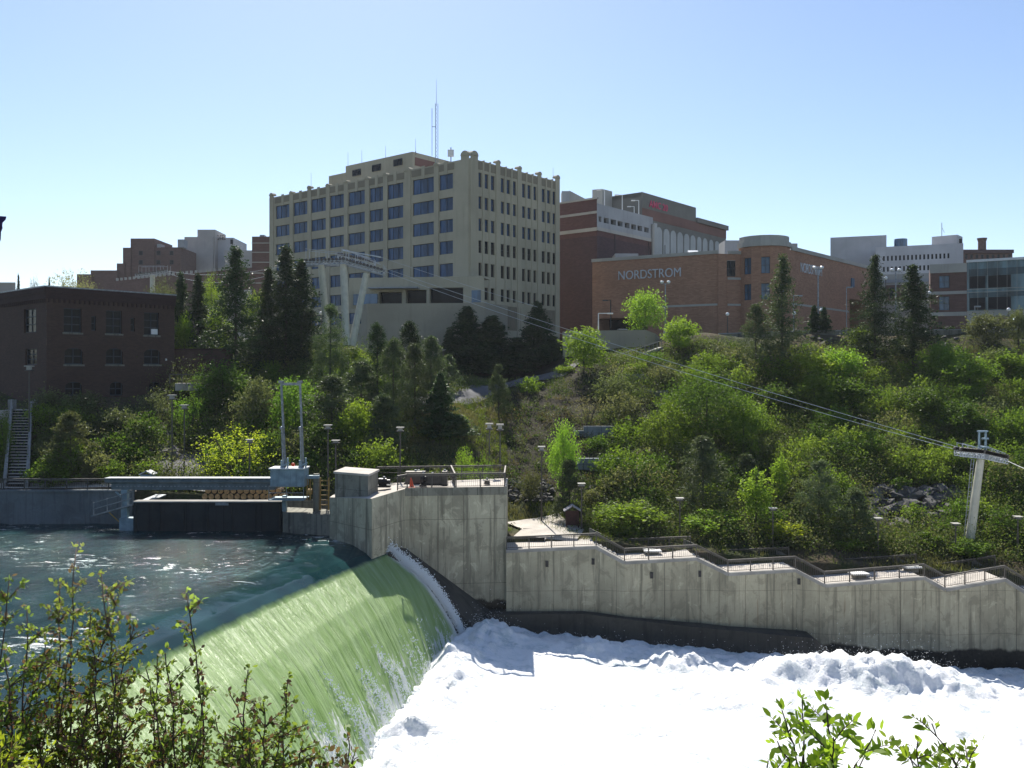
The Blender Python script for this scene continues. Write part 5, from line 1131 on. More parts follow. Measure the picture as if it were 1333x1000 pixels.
for x, w_, h in ((205, 5, 4), (232, 8, 10)): mb = MB(); mb.box(PX(x, 302), PX(x+w_, 302), 301.5, 305, PZ(322.5, 302), PZ(322-h, 302)); mb.build('roof_plant', 'garage', far1)
far2 = bld('beige_tower', 'distant beige hotel tower with dark sign letters beside a pale wing', (PX(270, 320), 320, 0))
fbox(far2, 240, 277, 308.5, 318, 'beige', 20); fbox(far2, 257, 280, 299, 319, 'beige', 12, 'lift_tower', 30); fbox(far2, 277.1, 304, 309.5, 322, 'pale', 16, 'pale_wing'); fbox(far2, 292, 330, 326, 316, 'beige', 10, 'low_wing')
ff = Face(pv(277, 321.9), (1, 0)); text('HOTEL', ff, ff.u(279), ff.u(294), PZ(312.3, 322), 1.5, 'black', far2, out=.3); window(ff, ff.u(300), ff.u(303.5), PZ(318, 322), PZ(312, 322), far2, 1, 1, 'glass_dark', -.1)
mb = MB(); mb.box(PX(289, 318), PX(328, 318), 317, 318, PZ(325, 318), PZ(323, 318)); 
far3 = bld('brown_brick_building', 'dark brown brick building just left of the office block', (PX(340, 230), 230, 0)); fbox(far3, 328, 360, 308, 230, 'brick_far', 18)
mb = MB()
for y in (316, 328, 341, 355, 368): mb.box(PX(327.8, 230), PX(352, 230), 229.8, 229.99, PZ(y+1.2, 230), PZ(y, 230))
mb.build('stone_bands', 'stone_band', far3); mb = MB(); mb.box(PX(338, 231), PX(344, 231), 231, 233, PZ(308, 230), PZ(305, 230)); mb.build('roof_vent', 'galv', far3)
via = thing('railway_viaduct', 'distant brown viaduct parapet with a row of small pale ornaments on top', 'viaduct', (PX(250, 240), 240, 10)); va, vb = P(150, 371, 262), P(352, 338, 238)
mb = MB(); mb.prism([(va.x, va.y), (vb.x, vb.y), (vb.x, vb.y+6), (va.x, va.y+6)], [PZ(385, 262), PZ(372, 238), PZ(372, 238), PZ(385, 262)], [PZ(366, 262), PZ(346, 238), PZ(346, 238), PZ(366, 262)]); mb.build('parapet_wall', 'brick_far', via)
mb = MB()
for k in range(34): s_ = (k+.5)/34; x, y = va.x+(vb.x-va.x)*s_, va.y+(vb.y-va.y)*s_; z = PZ(366, 262)*(1-s_)+PZ(346, 238)*s_; mb.box(x-.3, x+.3, y-.2, y+.2, z, z+.75); 
o = mb.build('ornaments', 'stone_band', via); o['kind'] = 'stuff'
mb = MB(); mb.prism([pv(-40, 240), pv(20, 240), pv(20, 250), pv(-40, 250)], 0, PZ(370, 240)); tl = bld('distant_flat_building', 'sliver of a distant flat roofed building at the left edge above the powerhouse', (PX(0, 240), 240, 0)); mb.build('wall', 'beige', tl); mb = MB(); mb.prism([pv(-40, 239.8), pv(20.2, 239.8), pv(20.2, 250), pv(-40, 250)], PZ(370, 240)+.001, PZ(369.3, 240)+.3); mb.build('roof_edge', 'stone_band', tl)

# ================================================================ street lamps
def street_lamp(px, ytop, Y, label, heads=2, group='lamps along the upper street'):
    x = PX(px, Y); zg = PZ(432, 138) if Y >= 135 else gz(x, Y); zt_ = PZ(ytop, Y); t_ = thing('street_lamp', label, 'street lamp', (x, Y, zg-.5), 0, group)
    mb = MB(); mb.tube([(x, Y, zg-.5), (x, Y, zt_-.4)], [.14, .09], 8); mb.box(x-.25, x+.25, Y-.25, Y+.25, zg-.5, zg+1); mb.build('post', 'galv', t_)
    mb = MB(); mb.box(x-.75, x+.75, Y-.05, Y+.05, zt_-.5, zt_-.4); mb.build('crossarm', 'galv', t_)
    for s_ in ((-1, 1) if heads == 2 else (1,)): mb = MB(); mb.ball((x+s_*.55, Y, zt_-.15), .3, 0, 10, .8); mb.build('lamp_head', 'globe', t_)
    return t_
street_lamp(1065, 347, 140, 'tall twin headed street lamp in front of the right store sign'); street_lamp(1166, 350, 140, 'tall twin headed street lamp between the two spruces')
street_lamp(866, 366, 150, 'twin headed street lamp right of the small street tree by the store')
armlamp(1033, 385, 431, 140, 'slim single arm lamp between the tall pine and the store corner', 'single arm lamps on the street', 1, 'galv', 'street_lamp', .08, 1.0); armlamp(1102, 374, 431, 142, 'slim single arm lamp under the small store window', 'single arm lamps on the street', 1, 'galv', 'street_lamp', .08, .6)
armlamp(795, 391, 425, 150, 'dark square headed lamp at the garage entrance', 'single arm lamps on the street', -1, 'darkmetal', 'street_lamp', .1, 1.0); armlamp(779, 408, 432, 140, 'pale bent arm lamp above the bright round tree', 'single arm lamps on the street', 1, 'white', 'street_lamp', .1, 1.9)
armlamp(1269, 399, 432, 139, 'single arm lamp in front of the glass building', 'single arm lamps on the street', 1, 'galv', 'street_lamp', .07, .5)
for px, py, Y, lab in ((947, 409, 142, 'globe lamp at the left end of the street parapet'), (1069, 404, 141, 'globe lamp beside the tall twin lamp post'), (1313, 403, 139, 'globe lamp in front of the glass building, far right'), (1210, 381, 150, 'globe lamp by the brick bay building'), (1153, 362, 150, 'high globe lamp against the left spruce'), (250, 409, 128, 'white globe lamp among the trees right of the powerhouse'), (418, 408, 127, 'globe lamp hidden in firs beside the left pylon leg'), (1034, 408, 141, 'globe lamp behind the tall pine')):
    x = PX(px, Y); z = PZ(py, Y); zg = gz(x, Y); t_ = thing('globe_lamp', lab, 'lamp', (x, Y, zg), 0, 'globe lamps'); mb = MB(); mb.tube([(x, Y, zg-.2), (x, Y, z-.2)], .08, 8); mb.tube([(x, Y, zg), (x, Y, zg+.8)], .16, 8); mb.build('post', 'rail', t_); mb = MB(); mb.ball((x, Y, z), .28); mb.build('globe', 'globe', t_)

# ================================================================ GONDOLA TOWERS AND CABLES
def sheaves(px0, py0, px1, py1, Y, par, hh=1.6, dpt=1.0):
    a, b_ = P(px0, py0, Y), P(px1, py1, Y); d = b_-a; n = 9; mb = MB(); mw = MB()
    for oy in (-dpt, dpt):
        o = Vector((0, oy, 0)); mb.tube([a+o, b_+o], .07, 6); mb.tube([a+o+Vector((0, 0, -.45)), b_+o+Vector((0, 0, -.45))], .05, 6); mb.tube([a+o+d*.1+Vector((0, 0, hh)), b_+o-d*.1+Vector((0, 0, hh*.6))], .035, 5)
        for k in range(n+1):
            q = a+o+d*(k/n); mb.tube([q+Vector((0, 0, -.45)), q+Vector((0, 0, hh*(.95-.35*k/n) if k % 2 else .3))], .03, 5)
            if k < n: mb.tube([q+Vector((0, 0, -.45)), a+o+d*((k+1)/n)], .03, 5)
        for k in range(12): q = a+o+d*((k+.5)/12)+Vector((0, -.12, .18)); mw.tube([q, q+Vector((0, .16, 0))], .2, 8)
    for k in range(5): q = a+d*(k/4); mb.tube([q+Vector((0, -dpt, -.2)), q+Vector((0, dpt, -.2))], .05, 5)
    mb.build('sheave_frame', 'galv_light', par); mw.build('sheave_wheels', 'rail', par)
Yg = 124
gt1 = thing('gondola_tower', 'three legged cream gondola tower with grey sheave frames before the office block', 'pylon', (PX(450, Yg), Yg, gz(PX(450, Yg), Yg)))
def leg(a, b_, r0_=.5, r1_=.42): mb = MB(); mb.tube([a, b_], [r0_, r1_], 14); mb.build('leg', 'cream', gt1)
leg(P(427, 460, Yg+1), P(418.5, 345, Yg), .46, .46); leg(P(451, 450, Yg-1), P(447.3, 344, Yg), .5, .5); leg(P(458, 450, Yg-.5), P(477, 356, Yg), .48, .42)
mb = MB(); mb.obox((P(398, 346, Yg)+P(455, 345, Yg))/2, (1, 0, 0), 3.0, .18, .16); mb.obox((P(445, 343, Yg)+P(494, 356, Yg))/2, P(494, 356, Yg)-P(445, 343, Yg), 2.6, .22, .2); mb.build('crossbeam', 'galv', gt1)
sheaves(394, 342, 452, 340, Yg, gt1, 1.7); sheaves(446, 339, 500, 354, Yg, gt1, 1.5, .8); sheaves(440, 332, 488, 343, Yg+2.2, gt1, .9, .5)
mb = MB()
for a, b_ in (((448, 331), (495.5, 334.5)),): mb.tube([P(446, 326, Yg-1), P(496, 335, Yg-1)], .09, 6)
mb.build('top_rail', 'roofwhite', gt1)
Yp = 86.0; gt2 = thing('gondola_tower', 'single cream tubular gondola pylon with grey crossarm on the right slope', 'pylon', (PX(1262, Yp), Yp, gz(PX(1262, Yp), Yp)-.5))
mb = MB(); mb.tube([P(1260, 722, Yp), P(1276.5, 598, Yp)], [.44, .33], 16); mb.build('pole', 'cream', gt2)
mb = MB(); a, b_ = P(1256, 725, Yp-.3), P(1268, 598, Yp-.3); mb.tube([a, b_], .035, 6); mb.tube([a-Vector((.25, 0, 0)), b_-Vector((.25, 0, 0))], .035, 6)
for k in range(22): q = a+(b_-a)*(k/21); mb.tube([q, q-Vector((.25, 0, 0))], .02, 5)
mb.build('ladder', 'galv', gt2)
sheaves(1246, 587, 1277, 590, Yp-.3, gt2, .75, .55); sheaves(1277, 590, 1308, 597, Yp+.3, gt2, .75, .55)
mb = MB(); mb.obox(P(1277, 593, Yp), (1, 0, -.12), .55, .35, .3); mb.build('head_block', 'galv', gt2)
mb = MB()
for x in (1274.5, 1283): p = P(x, 583, Yp); mb.box(p.x-.06, p.x+.06, Yp-.1, Yp+.1, p.z-.3, PZ(562, Yp))
mb.box(PX(1273, Yp), PX(1285, Yp), Yp-.2, Yp+.2, PZ(562.5, Yp), PZ(560.5, Yp)); mb.box(PX(1279, Yp), PX(1286, Yp), Yp-.2, Yp+.2, PZ(572, Yp), PZ(570, Yp)); mb.box(PX(1275, Yp), PX(1284.5, Yp), Yp-.35, Yp+.35, PZ(583, Yp), PZ(581, Yp)); mb.build('lifting_frame', 'bluesteel', gt2)
gt3 = thing('gondola_tower', 'distant gondola tower with pale crossarm above the powerhouse roof', 'pylon', (PX(198.5, 190), 190, 5)); mb = MB(); mb.tube([(PX(199, 190), 190, 4), (PX(198.5, 190), 190, PZ(358, 190))], .5, 10); mb.build('pole', 'cream', gt3)
sheaves(178, 359, 220, 353, 190, gt3, 1.8, .8)
def cable(a, b_, sag, label, r=.024):
    mb = MB(); n = 24; mb.tube([a+(b_-a)*(k/n)-Vector((0, 0, sag*4*(k/n)*(1-k/n))) for k in range(n+1)], r, 5, 0, False); o = mb.build('gondola_cable', 'roofwhite'); tag(o, label, 'cable', 'gondola cables')
cable(P(500, 349, Yg-.8), P(1247, 582, Yp-.6), .5, 'upper of two pale cables from the three legged tower down to the right pylon')
cable(P(500, 353, Yg+.8), P(1247, 586, Yp+.1), .9, 'lower of two pale cables from the three legged tower down to the right pylon')
cable(P(496, 335, Yg-1), P(700, 400, 112), .1, 'short faint cable leaving the top rail of the three legged tower', .02)
cable(P(394, 341, Yg-.8), P(220, 353, 190-.8), 1.2, 'upper pale cable from the three legged tower toward the distant tower'); cable(P(394, 344, Yg+.8), P(220, 356, 190+.8), 2.2, 'lower pale cable from the three legged tower toward the distant tower')
cable(P(1307, 598, Yp), P(1500, 660, 60), .4, 'cable leaving the right pylon toward the right edge of the photo', .03)

# dark purple banner on a pole at the left edge, standing on the near bank
Yb = 14; bz = gz(PX(-7, Yb), Yb); bn_ = thing('banner_pole', 'dark purple scalloped banner edge on a pole at the left of the sky', 'banner', (PX(-7, Yb), Yb, bz))
M['purple'] = plain('dark_purple_cloth', (.03, .02, .09), .8, 0, .3, 6)
mb = MB(); mb.tube([(PX(-9, Yb), Yb, bz-.3), (PX(-9, Yb), Yb, PZ(276, Yb))], .03, 8); mb.build('pole', 'darkmetal', bn_)
mb = MB(); pp = [(-8, 281), (8, 282), (7, 286), (3, 290), (2.6, 294), (3, 297), (1, 302), (.6, 312), (-2, 318), (-8, 322)]; f1 = [(PX(x, Yb), Yb-.01, PZ(y, Yb)) for x, y in pp]; f2 = [(x, y+.02, z) for x, y, z in f1]; mb.face(f1[::-1]); mb.face(f2)
for k in range(len(pp)): j = (k+1) % len(pp); mb.face([f1[k], f1[j], f2[j], f2[k]])
mb.build('banner_cloth', 'purple', bn_)

# parked cars half hidden behind walls and trees
def car(px, Y, z, paint, label, rz=0):
    t_ = thing('parked_car', label, 'car', (PX(px, Y), Y, z), rz, 'cars parked on the upper street'); mb = MB()
    lo_ = [(-2.2, .28), (2.15, .28), (2.2, .62), (2.05, .8), (1.15, .92), (-2.1, .95), (-2.25, .7)]; up_ = [(-1.75, .93), (1.1, .93), (.45, 1.42), (-1.15, 1.45)]
    for prof, hw, nm, mt in ((lo_, .88, 'body', paint), ([(-1.6, .951), (.98, .951), (.42, 1.38), (-1.08, 1.4)], .8, 'windows', 'glass_dark'), ([(-1.1, 1.4), (.42, 1.38), (.3, 1.46), (-1.0, 1.47)], .74, 'roof', paint)):
        mb = MB(); n = len(prof); mb.face([(x, -hw, q) for x, q in prof]); mb.face([(x, hw, q) for x, q in prof][::-1])
        for k in range(n): j = (k+1) % n; mb.face([(prof[j][0], -hw, prof[j][1]), (prof[k][0], -hw, prof[k][1]), (prof[k][0], hw, prof[k][1]), (prof[j][0], hw, prof[j][1])])
        o = mb.build(nm, mt); o.parent = t_
    w1 = None
    for x in (-1.35, 1.35):
        for y in (-.86, .66): mb = MB(); mb.tube([(x, y, .32), (x, y+.2, .32)], .32, 14); o = mb.build('wheel', 'darkmetal'); o.parent = t_
M['car_white'] = plain('white_car_paint', (.7, .72, .74), .25, 0, .03); M['car_blue'] = plain('silver_blue_car_paint', (.25, .3, .38), .3, .4, .03)
car(813, 146, 5.75, 'car_white', 'white car by the garage entrance, only its roof above the buff wall'); car(1303, 150, 6.3, 'car_blue', 'blue grey car in the ground floor opening of the glass building')
car(296, 127, gz(PX(296, 127), 127)+1.2, 'car_white', 'pale car glimpsed behind the widest fir on the left'); car(334, 128, gz(PX(334, 128), 128)+1.0, 'car_blue', 'silver car glimpsed right of the widest fir')
# ================================================================ PLANTS
def trunk_mb(h, r, crown0=.25, limbs=7, spread=.3, lean=0, seed=0):
    q = random.Random(seed); mb = MB(); pts = [(lean*h*(k/6)**2+q.uniform(-.01, .01)*h*(k > 0), q.uniform(-.01, .01)*h*(k > 0), h*k/6) for k in range(7)]
    mb.tube(pts, [r*(1-.85*k/6) for k in range(7)], 8)
    for i in range(limbs):
        z = h*q.uniform(crown0, .85); a = q.uniform(0, 6.28); L = h*spread*q.uniform(.5, 1)*(1-z/h*.6); k = z/h
        b0 = Vector((lean*h*k*k, 0, z)); b1 = b0+Vector((math.cos(a)*L*.5, math.sin(a)*L*.5, L*.35)); b2 = b0+Vector((math.cos(a)*L, math.sin(a)*L, L*.8)); mb.tube([b0, b1, b2], [r*(1-k)*.5+.02, r*(1-k)*.3+.015, .015], 5)
    return mb
def mk_conifer(n_br, leaves, size, droop, irregular, seed, crown0=.06, taper=.85, wide=.5, shape=1.0):
    """unit conifer: height 1, crown radius wide*... ; leaf sprays along whorled branches"""
    g_ = np.random.default_rng(seed); C = []; Nn = []; S2 = []
    for i in range(n_br):
        z = crown0+(1-crown0)*((i+g_.random())/n_br)**.9; rad = wide*((1-z)/(1-crown0))**taper*(1+irregular*g_.normal()*.55)
        rad = max(rad, .012+.03*(1-z)); rad *= min(1, (z-crown0)/.12*.5+.55) if shape else 1
        a = g_.uniform(0, 6.28); m = max(4, int(leaves*(.35+rad/wide))); s_ = g_.random(m)**.7
        r_ = rad*s_; zz_ = z-droop*rad*s_**1.5+.25*rad*s_**3*irregular; side = g_.normal(size=m)*rad*.16*(1.1-s_*.5)
        C.append(np.stack([np.cos(a)*r_-np.sin(a)*side, np.sin(a)*r_+np.cos(a)*side, zz_+g_.normal(size=m)*.006], -1))
    return np.concatenate(C)
def mk_pine(n_cl, leaves, seed, crown0=.12, wide=.36, pw=.7):
    g_ = np.random.default_rng(seed); C = []
    for i in range(n_cl):
        z = crown0+(1-crown0)*g_.random()**.85; rad = wide*((1-z)/(1-crown0)+.05)**pw*g_.uniform(.45, 1.12); a = g_.uniform(0, 6.28); c = np.array([np.cos(a)*rad, np.sin(a)*rad, z]); m = int(leaves*g_.uniform(.6, 1.3))
        C.append(c+g_.normal(size=(m, 3))*np.array([.035, .035, .022])*(1.2-z*.6)); ln = max(3, int(leaves*.2)); s_ = g_.random(ln)[:, None]; C.append(c*[1, 1, 1]*s_+np.array([0, 0, z-.05])*(1-s_)+g_.normal(size=(ln, 3))*.012)
    return np.concatenate(C)
def mk_decid(n_cl, leaves, seed, lump=.17, top=1.0, flat=.8, bottom=.03, wide=.5):
    g_ = np.random.default_rng(seed); C = []
    cz, rz_ = (top+bottom)/2, (top-bottom)/2
    for i in range(n_cl):
        d = unit(g_.normal(size=3)); d[2] = abs(d[2])*(-1 if g_.random() < .38 else 1); k = g_.uniform(.45, .9)*(1+.12*g_.normal())
        c = np.array([d[0]*wide*k*.86, d[1]*wide*k*.86, cz+d[2]*rz_*k*.88]); lr = lump*g_.uniform(.6, 1.25); m = int(leaves*g_.uniform(.6, 1.3)*(lr/lump)**2)
        v = unit(g_.normal(size=(m, 3)))*(g_.random((m, 1))**.45)*lr; v[:, 2] *= flat; C.append(c+v)
    # a few stray shoots break the outline
    for i in range(int(n_cl*.9)):
        d = unit(g_.normal(size=3)); d[2] = abs(d[2]); s_ = np.linspace(.75, 1.08, 9)[:, None]; C.append(np.array([0, 0, cz])+d*s_*[wide, wide, rz_]+g_.normal(size=(9, 3))*.015)
    return np.concatenate(C)
PROTO = {}
def proto(kind, var, Hm, Wm):
    """leaf mesh in metres for a plant Hm tall and Wm wide; a few size classes are shared"""
    hc = max(1.2, round(Hm/1.5)*1.5) if Hm > 3 else round(Hm*2)/2+.01
    key = (kind, var, hc)
    if key in PROTO: return PROTO[key], hc
    sd_ = hash((kind, var)) % 1000 if False else sum(map(ord, kind))+var*17
    if kind == 'fir': C = mk_conifer(210, 46, 0, .38, .55, sd_, .04, .8, .23); sz_, asp = .34, .38
    elif kind == 'spruce': C = mk_conifer(190, 42, 0, .3, .7, sd_, .10, .75, .2); sz_, asp = .32, .38
    elif kind == 'pine': C = mk_pine(140, 55, sd_); sz_, asp = .27, .3
    elif kind == 'column': C = mk_decid(60, 50, sd_, .1, 1, 1.2, .05, .24); sz_, asp = .25, .5
    elif kind == 'poplar': C = mk_decid(60, 50, sd_, .085, 1, 1.4, .1, .22); sz_, asp = .24, .6
    elif kind == 'bush': C = mk_decid(60, 60, sd_, .19, 1.0, .8, -.1, .6); sz_, asp = .19, .6
    elif kind == 'bare': C = mk_decid(50, 26, sd_, .17, 1.0, .8, .1, .5); sz_, asp = .15, .5
    else: C = mk_decid(95, 75, sd_, .14, 1.0, .8, .03, .46); sz_, asp = .25, .62
    dens = min(1.6, max(.95 if kind == 'bush' else .45, (hc/7)**1.1)); n = int(len(C)*dens)
    C = C[rng.integers(0, len(C), n)]+rng.normal(size=(n, 3))*.012
    V = leaf_quads(C*hc, sz_*rng.uniform(.6, 1.25, n)*(1 if hc > 3 else .85), asp)
    me = quads_mesh(kind+'_crown', V, 4, ['leaf']); PROTO[key] = me; return me, hc
def plant(kind, px, ytop, Y, wpx, label, mat, name, cat='tree', group=None, var=None, zb=None, lean=0, sink=0):
    if zb is None:
        while Y > 86 and PZ(ytop, Y)-gz(PX(px, Y), Y) < wpx/F*Y*(.95 if kind in ('decid', 'poplar') else .62): Y -= 1
    wpx *= 1.22 if (kind in ('decid', 'bush') and 790 < px < 1333 and Y > 90) else 1
    x = PX(px, Y); zg = gz(x, Y) if zb is None else zb; zt_ = PZ(ytop, Y); H = max(zt_-zg, .8); W = wpx/F*Y
    if kind == 'pine' and 420 < px < 600: wpx *= 1.35
    var = (int(px*7+ytop*3) % 3) if var is None else var
    me, hc = proto(kind, var, H, W); s_ = H/hc
    kw = {'fir': .46, 'spruce': .4, 'pine': .78, 'column': .5, 'poplar': .5, 'bush': 1.25, 'bare': 1.05, 'decid': 1.0}[kind]
    sxy = W/(kw*hc)*{'fir': 1.5, 'spruce': 1.45, 'pine': 1.35}.get(kind, 1.15)
    t_ = thing(name, label, cat, (x, Y, zg-.05), 0, group); W = wpx/F*Y; sxy = W/(kw*hc)*{'fir': 1.5, 'spruce': 1.45, 'pine': 1.35}.get(kind, 1.15)
    cr_ = bpy.data.objects.new('crown', me); col.objects.link(cr_); cr_.parent = t_; cr_.scale = (sxy, sxy*random.uniform(.85, 1.15), s_); cr_.rotation_euler = (0, 0, random.uniform(0, 6.28))
    cr_.material_slots[0].link = 'OBJECT'; cr_.material_slots[0].material = M[mat]
    tr = TR[(kind in ('bush', 'bare'), var)]; tk = bpy.data.objects.new('trunk' if cat == 'tree' else 'stem', tr); col.objects.link(tk); tk.parent = t_; tw = (H/8)**.8
    tk.scale = (tw if cat == 'tree' else W*.35, tw if cat == 'tree' else W*.35, H*.9); tk.rotation_euler = cr_.rotation_euler
    return t_
TR = {}
for v_ in range(3):
    for bshy in (False, True):
        mb = trunk_mb(1, .13 if not bshy else .035, .2, 8, .2, 0, v_)
        if bshy:
            mb = MB(); q_ = random.Random(v_)
            for k in range(7): a = q_.uniform(0, 6.28); mb.tube([(0.05*math.cos(a), .05*math.sin(a), 0), (.4*math.cos(a), .4*math.sin(a), .5), (.8*math.cos(a), .8*math.sin(a), .9)], [.035, .022, .01], 5)
        o = mb.build('trunk', 'bark'); TR[(bshy, v_)] = o.data; bpy.data.objects.remove(o)
